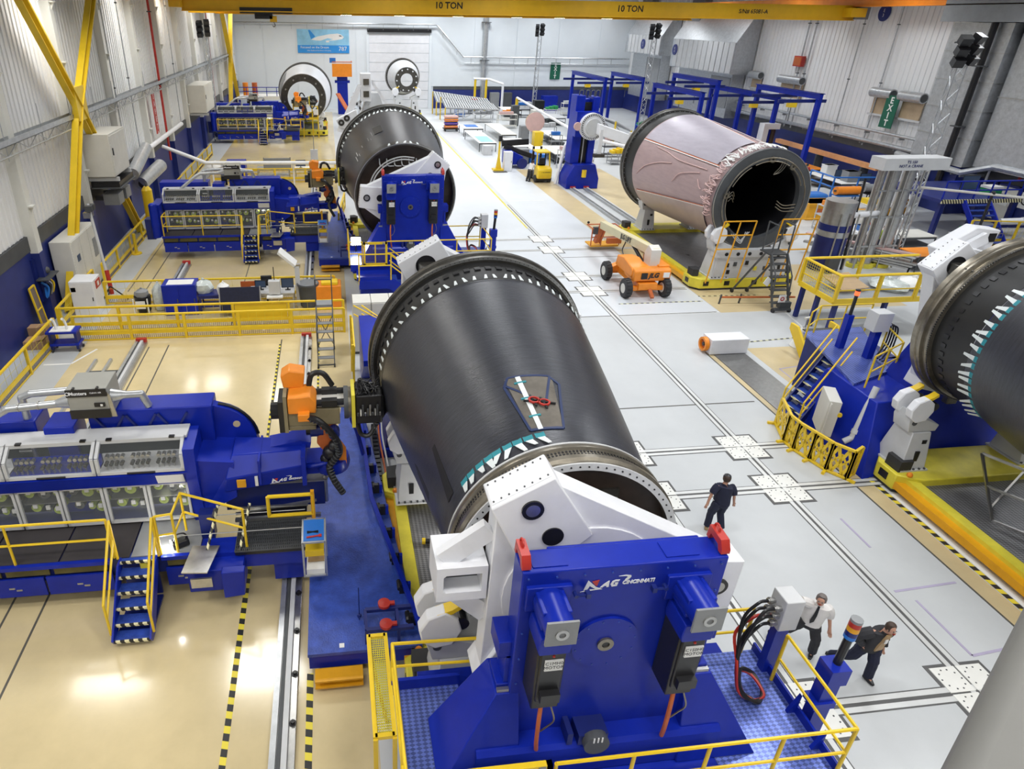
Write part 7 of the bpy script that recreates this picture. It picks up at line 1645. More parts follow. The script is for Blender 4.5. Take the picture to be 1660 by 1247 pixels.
# far left: platform with orange tanks, orange lift basket
t = T('mezzanine', 'small work platform with railings at the far left', 'platform', (-10, 96, 0))
part('deck', MB().box(-12.0, 94.5, 2.0, -5.5, 98, 2.4), PAPER, t)
for x in (-11.8, -8.8, -5.7): part('support', MB().box(x, 94.6, 0, x + .2, 94.8, 2.0), BLUE, t)
for z in (3.0, 3.5): part('deck_rail', MB().tube((-12, 94.6, z), (-5.5, 94.6, z), .05, 6), BLUE, t)
for k in range(6): part('rail_post', MB().tube((-12 + 1.3 * k, 94.6, 2.4), (-12 + 1.3 * k, 94.6, 3.5), .05, 6), BLUE, t)
for x, m_, lab in ((-10.9, ORG, 'orange drum on the far left platform, left one'), (-9.7, ORGD, 'red-orange drum on the far left platform, right one')):
    t = T('drum', lab, 'drum', (x, 96, 2.4), 'drums on the far platform'); part('drum_body', MB().lathe([(0, 0), (.35, 0), (.35, 1.6), (0, 1.6)], (x, 95.6, 2.4), 'z', 14), m_, t); part('drum_band', MB().lathe([(.36, .5), (.38, .5), (.38, .6), (.36, .6)], (x, 95.6, 2.4), 'z', 14, closed=True), GRYD, t)
t = T('work_basket', 'orange lift basket raised beside the banner on the far wall', 'lift', (2.0, 96, 0))
part('basket_panel', MB().box(.6, 95.0, 5.0, 3.2, 95.2, 6.4), ORG, t); part('basket_floor', MB().box(.6, 95, 4.8, 3.2, 97, 5.0), ORG, t); part('basket_rail', MB().path([(.6, 95, 6.6), (3.2, 95, 6.6), (3.2, 97, 6.6)], .07, 6), ORGD, t)
part('lift_mast', MB().box(1.2, 95.5, 0, 2.6, 96.5, 4.8).box(.9, 95.4, 4.0, 2.9, 96.6, 4.3), BLUE, t); part('control_screen', MB().box(.3, 95, 6.5, 1.1, 95.2, 7.1), BLUEC, t)
part('ladder_ramp', MB().bar((1.2, 94.2, 2.8), (2.8, 93, .2), .8, .12), ORGD, t)

# ================================================================ centre aisle: boom lift, forklift, fan box
t = T('boom_lift', 'orange and cream boom lift parked on the grey aisle', 'lift', (14.8, 29.4, 0))
for k, (x, y) in enumerate(((13.85, 30.75), (13.85, 28.25), (15.78, 28.2), (15.78, 30.7))):
    w_ = part('wheel', MB().lathe([(.2, -.16), (.4, -.17), (.46, -.12), (.46, .12), (.4, .17), (.2, .16)], (x, y, .46), 'x', 24), RUB, t)
    part('wheel_rim', MB().lathe([(0, -.12), (.24, -.17), (.26, -.1), (.26, .1), (.24, .17), (0, .12)], (x, y, .46), 'x', 18), OFFW, w_)
    tm = MB()
    for i in range(18): a = 2 * PI * i / 18; tm.obox((x, y + .46 * math.cos(a), .46 + .46 * math.sin(a)), (.28, .07, .05), (a + PI / 2, 0, .25))
    part('tyre_lugs', tm, RUB, w_, stuff=True)
part('axle', MB().box(13.95, 28.1, .36, 15.7, 28.35, .55), ORG, t); part('axle', MB().box(13.95, 30.6, .36, 15.7, 30.85, .55), ORG, t)
part('chassis', MB().box(14.35, 28.0, .42, 15.3, 30.9, .75).prism([(13.95, .5), (14.5, .5), (14.5, .95), (13.95, .7)], 'y', 30.5, 30.9), ORG, t, bev=.03)
part('tow_hitch', MB().bar((14.95, 28.1, .45), (14.9, 27.55, .2), .16, .12), ORGD, t)
part('engine_cover', MB().prism([(28.35, .95), (28.3, 1.3), (28.45, 1.42), (29.4, 1.62), (30.2, 1.5), (30.3, .95)], 'x', 14.05, 14.85), ORG, t, bev=.05)
part('counterweight', MB().prism([(28.15, .8), (28.1, 1.3), (28.25, 1.42), (29.3, 1.42), (29.3, .8)], 'x', 14.1, 15.95), ORG, t, bev=.06)
part('side_cover', MB().box(15.4, 28.4, .85, 15.98, 30.2, 1.5), ORG, t, bev=.05)
part('louvre', MB().box(14.45, 28.08, .95, 14.75, 28.12, 1.25), BLK, t); part('decal', MB().box(15.55, 28.08, 1.0, 15.85, 28.12, 1.25), PAPER, t)
text('maker_name', 'JLG', t, BLK, (14.82, 28.07, 1.02), (1, 0, 0), (0, 0, 1), .32, bold=.015, shear=.25)
part('boom_riser', MB().prism([(28.6, 1.4), (28.6, 2.2), (29.0, 2.35), (29.3, 1.9), (29.2, 1.4)], 'x', 15.0, 15.5), OFFW, t)
CREAM = mat('cream_boom_paint', (0.66, 0.60, 0.38), .4, var=.06)
bm = part('main_boom', MB().bar((15.3, 28.7, 2.05), (15.15, 35.0, 1.62), .36, .42), CREAM, t, bev=.02)
part('lift_cylinder', MB().tube((15.2, 29.6, 1.2), (15.2, 31.2, 1.75), .09, 10), BLK, t)
for i, (ch, f) in enumerate((('J', .46), ('L', .44), ('G', .42), ('L', .385), ('I', .37), ('F', .35), ('T', .33))):
    pass
P0, P1 = Vector((15.3, 28.7, 2.05)), Vector((15.15, 35.0, 1.62)); dB = (P1 - P0).normalized()
text('boom_lettering', 'JLG LIFT', bm, BLK, P0 + dB * 3.55 + Vector((-.2, 0, -.1)), -dB, (0, 0, 1), .34, bold=.012)
part('boom_cable', MB().curve([(15.05, 31.6, 1.7), (14.9, 31.5, 1.2), (14.9, 30.6, 1.0), (15.0, 29.9, 1.3)], .03, 6), BLK, t)
part('jib_arm', MB().bar((15.15, 35.0, 1.75), (15.05, 35.5, .45), .2, .26).bar((15.35, 35.0, 1.5), (15.3, 35.5, .4), .1, .14), ORGD, t)
bk = part('basket', MB().box(14.7, 35.3, .22, 16.4, 36.2, .3), YELO, t)
part('basket_rail', MB().path([(14.7, 35.3, .3), (14.7, 35.3, 1.3), (16.4, 35.3, 1.3), (16.4, 36.2, 1.3), (14.7, 36.2, 1.3), (14.7, 35.3, 1.3)], .035, 6).path([(14.7, 35.3, .8), (16.4, 35.3, .8), (16.4, 36.2, .8)], .03, 6).path([(15.3, 35.3, .3), (15.3, 35.3, 1.3)], .03, 6).path([(16.4, 35.3, .3), (16.4, 35.3, 1.3)], .03, 6), ORGD, bk)
part('tool_tray', MB().box(15.6, 35.1, .45, 16.45, 35.3, .75), ORGD, bk); part('control_box', MB().box(14.75, 35.2, 1.0, 15.1, 35.4, 1.4), GRYD, bk); part('lamp_knob', MB().ball((14.72, 36.1, 1.45), .08, 8), BLK, bk)
t = T('fan_box', 'white box with an orange round fan lying across the dark floor grating', 'fan unit', (15.5, 22.3, 0))
part('box_body', MB().box(14.75, 21.95, .03, 16.35, 22.65, .66), WHT, t, bev=.015); part('fan_ring', MB().lathe([(.2, 0), (.29, 0), (.29, -.16), (.2, -.16)], (14.72, 22.3, .36), 'x', 20, closed=True), ORG, t); part('fan_face', MB().disc((14.7, 22.3, .36), .2, -.05, 'x', 16), ORGD, t); part('fan_hub', MB().disc((14.66, 22.3, .36), .08, -.06, 'x', 12), BLK, t)
gt = struct('trim_20', MB().box(14.95, 15.2, 0, 16.3, 21.95, .012), GAP)
for k in range(26): part('grate_bar', MB().box(14.97 + .051 * k, 15.22, .012, 14.97 + .051 * k + .028, 21.9, .03), STL, gt)
rw = struct('trim_21', MB().box(15.45, -4, 0, 16.3, 13.2, .01), PLT)
for k in range(8): part('floor_slab', MB().box(15.47, -3.9 + 2.1 * k, .01, 16.28, -1.86 + 2.1 * k, .016), PLT, rw)
bl = MB()
for k in range(8):
    for i in range(4): bl.box(15.98, -3.3 + 2.1 * k + .12 * i, .016, 16.04, -3.26 + 2.1 * k + .12 * i, .022)
part('slab_bolts', bl, BLK, rw, stuff=True)
t = T('forklift', 'yellow forklift seen from behind near the blue column', 'forklift', (17.1, 53, 0))
part('counterweight', MB().prism([(52.5, .35), (52.4, .6), (52.45, 1.1), (52.7, 1.25), (53.6, 1.25), (53.6, .35)], 'x', 16.55, 17.75), YEL, t, bev=.1)
part('chassis', MB().box(16.6, 52.7, .15, 17.7, 55.0, .6), BLK, t)
for x in (16.6, 17.7):
    for y in (53.0, 54.6): part('wheel', MB().tube((x - .12, y, .3), (x + .12, y, .3), .3, 14), RUB, t)
    part('cab_pillar', MB().bar((x, 53.1, 1.2), (x + (.05 if x < 17 else -.05), 53.3, 2.3), .09), YEL, t); part('cab_pillar', MB().bar((x, 54.6, .6), (x, 54.4, 2.3), .09), BLK, t)
part('cab_roof', MB().box(16.6, 53.2, 2.28, 17.7, 54.5, 2.38), YEL, t); part('seat', MB().box(16.9, 53.4, 1.25, 17.4, 53.6, 1.85).box(16.9, 53.4, 1.2, 17.4, 53.9, 1.35), BLK, t)
part('mast', MB().box(16.75, 55.0, .1, 16.9, 55.15, 2.5).box(17.4, 55.0, .1, 17.55, 55.15, 2.5), BLK, t, stuff=True); part('fork', MB().box(16.8, 55.15, .1, 16.92, 56.2, .16), STLD, t); part('fork', MB().box(17.4, 55.15, .1, 17.52, 56.2, .16), STLD, t)
text('maker_name', 'HYSTER', t, BLK, (16.85, 52.43, .75), (1, 0, 0), (0, 0, 1), .22, bold=.01)
t = T('lift_stand', 'slim yellow stand with tapered foot left of the forklift', 'stand', (14.5, 57.8, 0)); part('mast', MB().prism([(14.35, .1), (14.85, .1), (14.65, 1.2), (14.62, 2.5), (14.52, 2.5), (14.5, 1.2)], 'y', 57.7, 57.9), YEL, t); part('base', MB().box(14.1, 57.4, 0, 15.0, 58.2, .15), YEL, t); part('camera_head', MB().box(14.45, 57.6, 2.5, 14.75, 57.9, 2.95), BLK, t); part('floor_pad', MB().box(14.0, 56.8, 0, 15.2, 57.3, .04), GRYD, t)
cabinet('slim white cabinet right of the slim yellow stand', 15.0, 57.3, 0, 15.7, 57.9, 1.65, WHT)
t = T('telehandler', 'blue machine with a black boom behind the slim white cabinet', 'lift', (16.2, 59, 0)); part('body', MB().prism([(15.4, .3), (17.1, .3), (17.0, 1.0), (16.0, 1.5), (15.4, 1.5)], 'y', 58.6, 60.0), BLUE, t, bev=.05)
for x in (15.6, 16.9): part('wheel', MB().lathe([(0, 0), (.45, 0), (.45, .3), (0, .3)], (x, 58.3, .45), 'y', 18), BLUED, t)
part('boom', MB().bar((15.4, 59.4, 1.8), (18.2, 58.9, .9), .3, .4).bar((15.2, 59.6, 2.0), (17.6, 59.3, 2.2), .2, .5), BLK, t, stuff=True)

# ================================================================ work area between aisle and far wall
table('long white table with light blue film, beside the aisle', 14.7, 66.6, 16.5, 74.3, .9, PAPER, BLK)
table('long cream table right of the one with blue film', 18.2, 71.6, 19.9, 80.0, .9, OFFW, BLK)
table('white table with a tilted blue sheet farther along the aisle', 14.9, 76.0, 17.2, 79.0, .9, PAPER, BLK)
for lab, x0, y0, x1, y1, m_ in (('sheet of light blue film on the long white table', 15.0, 67.2, 16.3, 70.5, LBLUE), ('bright blue sheet on the white table along the aisle', 15.4, 77.0, 16.8, 78.8, BLUEC)):
    o = part('film_sheet', MB().box(x0, y0, .905, x1, y1, .93), m_, loc=((x0 + x1) / 2, (y0 + y1) / 2, .905)); tag(o, lab, 'sheet', 'film sheets')
for k in range(4):
    t = T('padded_cushion', ('lowest orange-edged cushion of the stack by the aisle', 'second cushion, blue, in the stack by the aisle', 'third cushion, orange, in the stack by the aisle', 'topmost pale orange cushion of the stack by the aisle')[k], 'cushion', (14.2, 80.3, .35 + .36 * k), 'stacked cushions')
    part('pad', MB().box(13.4, 79.8, .35 + .36 * k, 15.0, 80.8, .67 + .36 * k), (ORG, BLUE, ORG, PNKF)[k], t, bev=.12); part('piping', MB().box(13.38, 79.78, .5 + .36 * k, 15.02, 80.82, .53 + .36 * k), (BLUE, ORG, BLUE, ORG)[k], t)
t = T('pallet_cart', 'low black cart under the cushion stack', 'cart', (14.2, 80.3, 0)); part('cart_deck', MB().box(13.3, 79.7, .22, 15.1, 80.9, .34), BLK, t)
for x in (13.5, 14.9):
    for y in (79.9, 80.7): part('caster', MB().tube((x - .05, y, .11), (x + .05, y, .11), .11, 10), RUB, t)
def a_rack(lab, x0, y0, x1, y1, h, n_=22, g='long lattice racks'):
    t = T('layup_rack', lab, 'rack', ((x0 + x1) / 2, (y0 + y1) / 2, 0), g); d = Vector((x1 - x0, y1 - y0, 0)); u = d.normalized(); w = Vector((-u.y, u.x, 0)) * .9; P = Vector((x0, y0, 0))
    Z = Vector((0, 0, 1))
    for s_ in (-1, 1):
        part('long_rail', MB().bar(P + w * s_ + Z * h * (.62 if s_ < 0 else 1), P + d + w * s_ + Z * h * (.45 if s_ < 0 else .62), .14), WHTG, t)
    part('bed', MB().skin([[P - w + Z * h * .6, P + w + Z * h * .97, P + w + Z * h * .93, P - w + Z * h * .56], [P + d - w + Z * h * .43, P + d + w + Z * h * .6, P + d + w + Z * h * .56, P + d - w + Z * h * .39]]), GRY, t)
    sl = MB()
    for i in range(n_): f = (i + .5) / n_; sl.bar(P + d * f - w + Z * (h * (.62 - .17 * f)), P + d * f + w + Z * (h * (1 - .38 * f)), .1, .12)
    part('cross_slats', sl, WHTG, t, stuff=True)
    for f in (0, .33, .66, 1):
        for s_ in (-1, 1): part('leg', MB().bar(P + d * f + w * s_, P + d * f + w * s_ + Z * h * ((.62 - .17 * f) if s_ < 0 else (1 - .38 * f)), .14), YEL if f == 0 else WHTG, t)
    br = MB()
    for i in range(3): br.bar(P + d * (i / 3) - w + Z * .3, P + d * ((i + 1) / 3) - w + Z * h * .5, .08)
    part('diagonal_brace', br, WHTG, t, stuff=True)
    return t
a_rack('long slatted white rack with yellow end legs, nearer of two at the far end', 14.6, 89.0, 22.0, 90.5, 2.8)
a_rack('long slatted white rack, farther of two at the far end', 14.4, 95.0, 22.4, 96.2, 2.9)
a_rack('slatted white rack left of the blue column', 25.0, 66.0, 30.5, 82.0, 2.4, 26)
a_rack('slatted white rack behind the blue column', 31.0, 70.0, 33.0, 88.0, 2.4, 26)
t = T('pipe_arch', 'white tube arch with yellow legs by the far wall', 'arch', (23, 98, 0)); part('arch_tube', MB().path([(20.5, 99, 4.3), (22.8, 99, 4.25), (24.6, 98, 3.7), (24.6, 98, 0)], .17, 8), WHT, t); part('leg', MB().tube((20.8, 99, 0), (20.8, 99, 4.3), .17, 8), YEL, t); part('leg', MB().tube((22.4, 99, 0), (22.4, 99, 4.3), .17, 8), YEL, t)
t = T('pipe_barrier', 'long white sloping pipe rail on a yellow post, left of the blue column', 'railing', (24, 86, 0)); part('pipe_rail', MB().path([(24.0, 87.7, 2.95), (22.0, 60.0, 2.95), (18.6, 52.5, 2.95), (18.0, 52.2, 0)], .14, 8), WHT, t); part('post', MB().tube((24, 87.7, 0), (24, 87.7, 2.95), .2, 8), YEL, t)
t = T('pipe_barrier', 'white pipe rail behind the tower arm, running to the pink barrel', 'railing', (26, 55, 0)); part('pipe_rail', MB().path([(22.5, 60, 2.6), (27.5, 44.5, 2.6)], .14, 8), WHT, t); part('post', MB().tube((22.5, 60, 0), (22.5, 60, 2.6), .1, 8), YEL, t); part('post', MB().tube((27.5, 44.5, 0), (27.5, 44.5, 2.6), .1, 8), YEL, t)
random.seed(11)
CL = [('grey tool cabinet beside the long cream table', 20.8, 73.5, 1.0, .8, 1.5, GRY), ('white cabinet at the end of the long white table', 14.8, 64.8, .9, .9, .9, WHTG), ('yellow vacuum unit on the floor left of the white pipe rail', 20.3, 66.5, .9, .9, 1.9, YEL),
      ('light grey crate by the yellow vacuum unit', 19.0, 63.0, 1.8, 1.4, .9, PAPER), ('blue crate left of the blue column', 18.2, 60.0, 1.4, 2.4, .9, BLUEC), ('grey steel crate behind the forklift', 16.6, 58.0 + 2.5, 1.5, 1.0, 1.3, GRY),
      ('tall grey cabinet by the far racks', 22.5, 84.0, .9, .9, 2.4, GRYD), ('green-grey locker against the far blue wall, left one', 23.5, 100.4, 1.3, .9, 2.3, GRY), ('green-grey locker against the far blue wall, right one', 25.4, 100.4, 1.3, .9, 2.3, GRYD),
      ('white crate on the far floor beside the lockers', 27.4, 98.5, 1.8, 1.3, 1.2, WHTG), ('blue cabinet by the far wall under the exit sign', 31.0, 99.0, 2.2, 1.2, 2.0, BLUE), ('black cabinet by the far wall', 28.6, 95.0, 1.4, 1.2, 1.8, BLK), ('cream crate near the far right racks', 27.0, 90.0, 1.5, 1.5, 1.1, OFFW),
      ('bright blue tank machine behind the blue column', 33.4, 66.0, 3.4, 1.6, 1.8, BLUEC), ('grey console behind the white pipe rail', 23.6, 64.0, 1.2, 1.0, 1.5, GRY), ('white console left of the tower rails', 22.0, 57.0, 1.0, .9, 1.8, WHT)]
for lab, x, y, sx, sy, h, m_ in CL: cabinet(lab, x, y, 0, x + sx, y + sy, h, m_, None, None, 2 if sx > 1.3 else 1)
for lab, x0, y0, x1, y1, m_ in (('wide pale table left of the white pipe rail', 20.4, 60, 22.6, 64.5, OFFW), ('pale table with orange sheets near the forklift', 17.6, 64.0, 19.6, 69.0, PAPER), ('grey table by the far right racks', 27, 84, 29.5, 88, WHTG), ('white table near the far lockers', 23.5, 92, 26, 95.5, PAPER), ('narrow white table behind the blue column', 23.0, 68, 24.6, 74, PAPER)):
    table(lab, x0, y0, x1, y1, .95, m_, GRYD, shelf=True)
t = T('cable_reel', 'tan cable reel standing on a white stand near the racks', 'reel', (21.2, 70, 0)); part('reel_drum', MB().disc((21.2, 69.8, 2.4), .9, .5, 'y', 24, .3), WOOD, t); part('reel_flange', MB().disc((21.2, 69.7, 2.4), 1.0, .06, 'y', 24), PNKF, t); part('reel_stand', MB().box(20.9, 69.9, 0, 21.5, 70.3, 2.4), WHTG, t)
def trolley(lab, x, y, m1, m2, kind=0, sx=1.2, sy=.8):
    t = T('parts_trolley', lab, 'trolley', (x, y, 0))
    for z in (.25, .95): part('trolley_shelf', MB().box(x - sx / 2, y - sy / 2, z, x + sx / 2, y + sy / 2, z + .05), m1, t)
    for dx in (-1, 1):
        for dy in (-1, 1): part('upright', MB().box(x + dx * (sx / 2 - .04) - .025, y + dy * (sy / 2 - .04) - .025, 0, x + dx * (sx / 2 - .04) + .025, y + dy * (sy / 2 - .04) + .025, 1.6 if kind == 1 else 1.0), m1, t)
    if kind == 0:
        for k in range(3): part('load', MB().obox((x - sx * .3 + sx * .3 * k, y, 1.12 + .05 * k), (sx * .25, sy * .7, .25 + .1 * k), (0, 0, .2 * k)), m2, t)
    elif kind == 1:
        part('trolley_shelf', MB().box(x - sx / 2, y - sy / 2, 1.55, x + sx / 2, y + sy / 2, 1.6), m1, t); part('load', MB().box(x - sx * .4, y - sy * .3, 1.6, x + sx * .3, y + sy * .3, 1.9), m2, t)
    else:
        part('roll', MB().tube((x - sx / 2, y, 1.3), (x + sx / 2, y, 1.3), .3, 14), m2, t); part('roll_core', MB().tube((x - sx / 2 - .1, y, 1.3), (x + sx / 2 + .1, y, 1.3), .08, 8), GRYD, t)
NMC = {'grey': GRY, 'white': WHTG, 'blue': BLUEC, 'black': BLK, 'yellow': YEL, 'orange': ORG, 'pale': OFFW, 'pink': PNKF, 'red': RED, 'green': GRNP}
random.seed(21); KN = ('crates', 'a boxed top tier', 'a film roll')
PL = ((20.8, 58.5), (22.6, 66.8), (26.2, 60.0), (27.2, 63.5), (24.6, 76.6), (21.5, 82.5), (23.4, 89.2), (26.0, 92.0), (30.2, 92.5), (33.4, 94.0), (28.8, 57.2), (31.5, 62.0), (34.4, 57.5), (36.5, 62.8), (19.6, 87.5), (17.6, 93.0), (20.2, 96.5), (29.4, 53.2), (33.0, 49.6), (35.2, 52.4), (31.0, 45.2), (36.6, 43.2), (34.6, 38.6), (31.6, 38.2), (38.9, 43.8), (33.8, 69.6), (36.8, 77.6), (39.4, 64.0), (40.4, 80.0), (40.6, 70.6))
cs = [(a, b, k) for a in ('grey', 'white', 'blue', 'black', 'pale') for b in ('orange', 'yellow', 'white', 'blue', 'pink', 'red', 'green', 'grey') for k in range(3) if a != b]; random.shuffle(cs)
for (x, y), (a, b, k) in zip(PL, cs):
    trolley('%s trolley with %s %s %s' % (a, b, ('crates', 'box on top', 'film roll')[k], 'in the work area beyond the blue column' if y > 60 else 'in the work area right of the pink barrel'), x, y, NMC[a], NMC[b], k, random.choice((1.2, 1.8, 2.4)), random.choice((.8, 1.1)))

# overhead blue gantries
def gantry(lab, x, y0, y1, z=6.0, g='blue overhead gantries', hoist=True, legs=2):
    t = T('overhead_gantry', lab, 'gantry', (x, (y0 + y1) / 2, 0), g)
    part('runway', MB().box(x - .15, y0, z - .45, x + .15, y1, z).box(x - .28, y0, z - .06, x + .28, y1, z), BLUE, t)
    part('cross_rail', MB().box(x - 3.2, (y0 + y1) / 2 - .08, z - .7, x + 1.0, (y0 + y1) / 2 + .08, z - .45), BLUED, t)
    part('cross_rail', MB().box(x - 3.2, y0 + .6, z - .75, x + 1.0, y0 + .75, z - .5), BLUED, t)
    for k in range(legs): y = y0 + .2 + (y1 - y0 - .4) * k / max(1, legs - 1); part('leg', MB().box(x - .17, y - .17, 0, x + .17, y + .17, z - .45), BLUE, t)
    if hoist:
        h = part('hoist', MB().box(x - 2.2, y0 + .5, z - 1.1, x - 1.6, y0 + 1.0, z - .75), YEL, t); part('hook_chain', MB().tube((x - 1.9, y0 + .75, z - 2.2), (x - 1.9, y0 + .75, z - 1.1), .03, 6), GRYD, h)
    return t
gantry('blue overhead gantry left of the lattice light tower, nearest the tower', 32.2, 79.4, 91.0)
gantry('blue overhead gantry behind the pink barrel, left one', 35.2, 62.7, 73.2)
gantry('blue overhead gantry behind the pink barrel, right one', 41.0, 59.8, 71.8, legs=3)
gantry('blue overhead gantry near the right wall with yellow hoist', 39.55, 52.4, 61.2, 6.9)
gantry('blue overhead gantry against the right wall, far one', 37.9, 65, 74.5, 6.9)
gantry('blue overhead gantry in the far right corner', 37.0, 79.6, 89.5)

# ================================================================ right-hand work area
t = T('rolling_ladder', 'dark grey wheeled access ladder in front of the pink barrel opening', 'ladder', (20.6, 27, 0))
for x in (19.95, 20.75):
    part('stringer', MB().bar((x, 25.9, .2), (x, 26.9, 2.4), .06, .1), GRYD, t); part('rear_leg', MB().bar((x - .5, 28.4, .1), (x - .1, 27.2, 2.4), .07), GRYD, t); part('handrail', MB().path([(x, 26.1, .8), (x, 26.2, 1.6), (x, 26.9, 2.5), (x, 26.9, 3.8), (x, 27.6, 3.8), (x, 27.6, 2.4)], .035, 6), GRYD, t)
    part('caster', MB().tube((x - .04, 25.8, .1), (x + .04, 25.8, .1), .11, 12), RUB, t); part('caster', MB().tube((x - .54, 28.4, .1), (x - .46, 28.4, .1), .11, 12), RUB, t)
for k in range(8): part('tread', MB().box(19.95, 25.95 + .125 * k, .35 + .27 * k, 20.75, 26.2 + .125 * k, .39 + .27 * k), GRYD, t)
part('platform', MB().box(19.9, 26.9, 2.38, 20.8, 27.7, 2.44), GRYD, t); part('base_frame', MB().box(19.95, 25.7, .12, 20.75, 25.85, .22).box(20.2, 25.75, .22, 20.75, 26.0, .5), GRYD, t); part('notice', MB().box(20.0, 25.68, .55, 20.35, 25.7, .9), PAPER, t); part('notice_ring', MB().disc((20.17, 25.66, .72), .1, .012, 'y', 14, .06), RED, t); part('paper_sheet', MB().obox((19.75, 26.4, 1.3), (.35, .02, .35), (0, .6, .2)), PAPER, t)
def cage(lab, x0, x1, y, z0, z1, sk=.1):
    t = T('guard_rail', lab, 'railing', (x0, y, z0), 'orange guard panels'); s = MB()
    for z in (z0, (z0 + z1) / 2, z1): part('rail_bar', MB().tube((x0 + sk * (z - z0), y, z), (x1 + sk * (z - z0), y, z), .035, 6), ORG if False else YELO, t)
    for k in range(3): x = x0 + (x1 - x0) * k / 2; part('post', MB().tube((x - sk * (z0 - .6), y, .6), (x + sk * (z1 - z0), y, z1), .035, 6), YELO, t)
cage('orange guard panel in front of the pink barrel, left of the dark ladder', 18.0, 19.6, 28.2, 2.3, 3.65); cage('orange guard panel in front of the pink barrel, right of the dark ladder', 20.9, 22.7, 28.2, 2.2, 3.7)
t = T('cylinder_frame', 'light grey control skid with valves on the pink barrel dolly', 'control panel', (20, 28.8, .6)); part('skid_panel', MB().box(18.5, 28.72, .62, 21.6, 29.1, 1.7), WHTG, t); part('panel_top', MB().box(18.4, 28.66, 1.7, 21.9, 29.2, 2.05), WHTG, t)
for k in range(5): part('panel_hole', MB().disc((18.9 + .6 * k, 28.64, 1.88), .09, .02, 'y', 14), BLK, t)
for k, (x, z) in enumerate(((19.1, 1.3), (19.5, 1.35), (20.1, 1.4), (20.6, 1.1), (21.1, 1.1), (19.2, .95))): part('valve', MB().box(x - .08, 28.68, z - .1, x + .08, 28.72, z + .1), (BLK, GRYD, BLK, YELB, GRYD, BLK)[k], t)
t = T('tow_bar', 'thin orange tow bar lying across the tan floor before the ladder', 'bar', (19.5, 26.8, 0)); part('bar', MB().bar((18.0, 27.0, .35), (21.6, 26.7, .35), .07), ORGD, t)
for x in (18.0, 19.0, 21.5): part('foot', MB().bar((x, 27, 0), (x, 26.95, .5), .06), GRYD, t)
# yellow platform on blue legs
t = T('raised_platform', 'yellow railed platform on dark blue legs right of the fan box', 'platform', (22.5, 24, 0))
part('deck', MB().box(20.6, 23.2, 1.55, 26.0, 25.4, 1.65), GRY, t)
for x, y in ((20.75, 25.3), (20.75, 24.3), (20.9, 23.4), (23.2, 23.4), (25.8, 23.4)): part('leg', MB().box(x - .08, y - .08, 0, x + .08, y + .08, 1.55), BLUED, t)
part('toe_beam', MB().box(20.55, 23.12, 1.5, 26.0, 23.2, 1.72).box(20.52, 23.2, 1.5, 20.6, 25.4, 1.72), YEL, t)
part('top_rail', MB().path([(26, 25.4, 2.75), (20.56, 25.4, 2.75), (20.56, 23.16, 2.75), (26.0, 23.16, 2.75)], .06, 6), YEL, t); part('mid_rail', MB().path([(20.56, 25.4, 2.1), (20.56, 23.16, 2.1), (26, 23.16, 2.1)], .03, 6), YEL, t)
for x, y in ((20.56, 25.4), (20.56, 24.3), (20.56, 23.16), (22.4, 23.16), (24.2, 23.16), (25.9, 23.16), (23.3, 25.4)): part('post', MB().box(x - .06, y - .06, 1.6, x + .06, y + .06, 2.75), YEL, t)
part('side_mesh', MB().grid((20.56, 25.3, 1.72), (0, -2.1, 0), (0, 0, 1.0), 16, 8, .01), YELB, t, stuff=True)
for x0, x1 in ((20.7, 22.3), (22.5, 24.1), (24.3, 25.8)): part('side_panel', MB().box(x0, 23.15, 1.75, x1, 23.17, 2.68), GLS, t)
t = T('plywood_sheet', 'tan plywood sheet lying on the yellow railed platform', 'board', (21.8, 24.4, 1.65)); part('sheet', MB().obox((22.0, 24.5, 1.95), (1.5, 1.2, .04), (.25, 0, .2)), WOOD, t); part('batten', MB().box(21.4, 24.0, 1.65, 22.6, 24.1, 1.82), WOOD, t)
lump('film_pile', 'crumpled clear film heaped on the yellow railed platform', 'film', (24.0, 24.4, 1.65), (.8, .6, .4), BAGM, None, 21, 14); lump('film_pile', 'crumpled white film at the right end of the yellow railed platform', 'film', (25.2, 24.4, 1.65), (.7, .5, .45), PAPER, 'film piles', 22, 14)
t = T('step_unit', 'yellow steps with dark treads and white rollers below the platform', 'steps', (18.9, 21.6, 0))
for k in range(4): part('tread', MB().box(18.3 + .12 * k, 20.9 + .28 * k, .22 + .22 * k, 19.7 + .12 * k, 21.3 + .28 * k, .27 + .22 * k), GRYD, t); part('tread_edge', MB().tube((18.3 + .12 * k, 20.9 + .28 * k, .2 + .22 * k), (19.7 + .12 * k, 20.9 + .28 * k, .2 + .22 * k), .04, 8), WHT, t)
part('step_side', MB().prism([(20.9, .05), (21.3, .05), (22.3, .9), (22.3, 1.15), (21.9, 1.15), (20.9, .3)], 'x', 18.2, 18.3).prism([(20.9, .05), (21.3, .05), (22.3, .9), (22.3, 1.15), (21.9, 1.15), (20.9, .3)], 'x', 19.9, 20.0), YEL, t)
t = T('draped_stand', 'small stand under a white cloth in front of the yellow platform', 'stand', (19.0, 22.4, 0)); part('cloth', MB().lathe([(.05, .85), (.14, .7), (.22, .3), (.34, 0)], (18.9, 22.4, .02), 'z', 12), PAPER, t); part('stand_post', MB().tube((19.05, 22.5, .4), (19.1, 22.55, 1.2), .03, 6), STL, t); part('stand_head', MB().bar((18.95, 22.5, 1.2), (19.25, 22.6, 1.2), .08), OFFW, t)
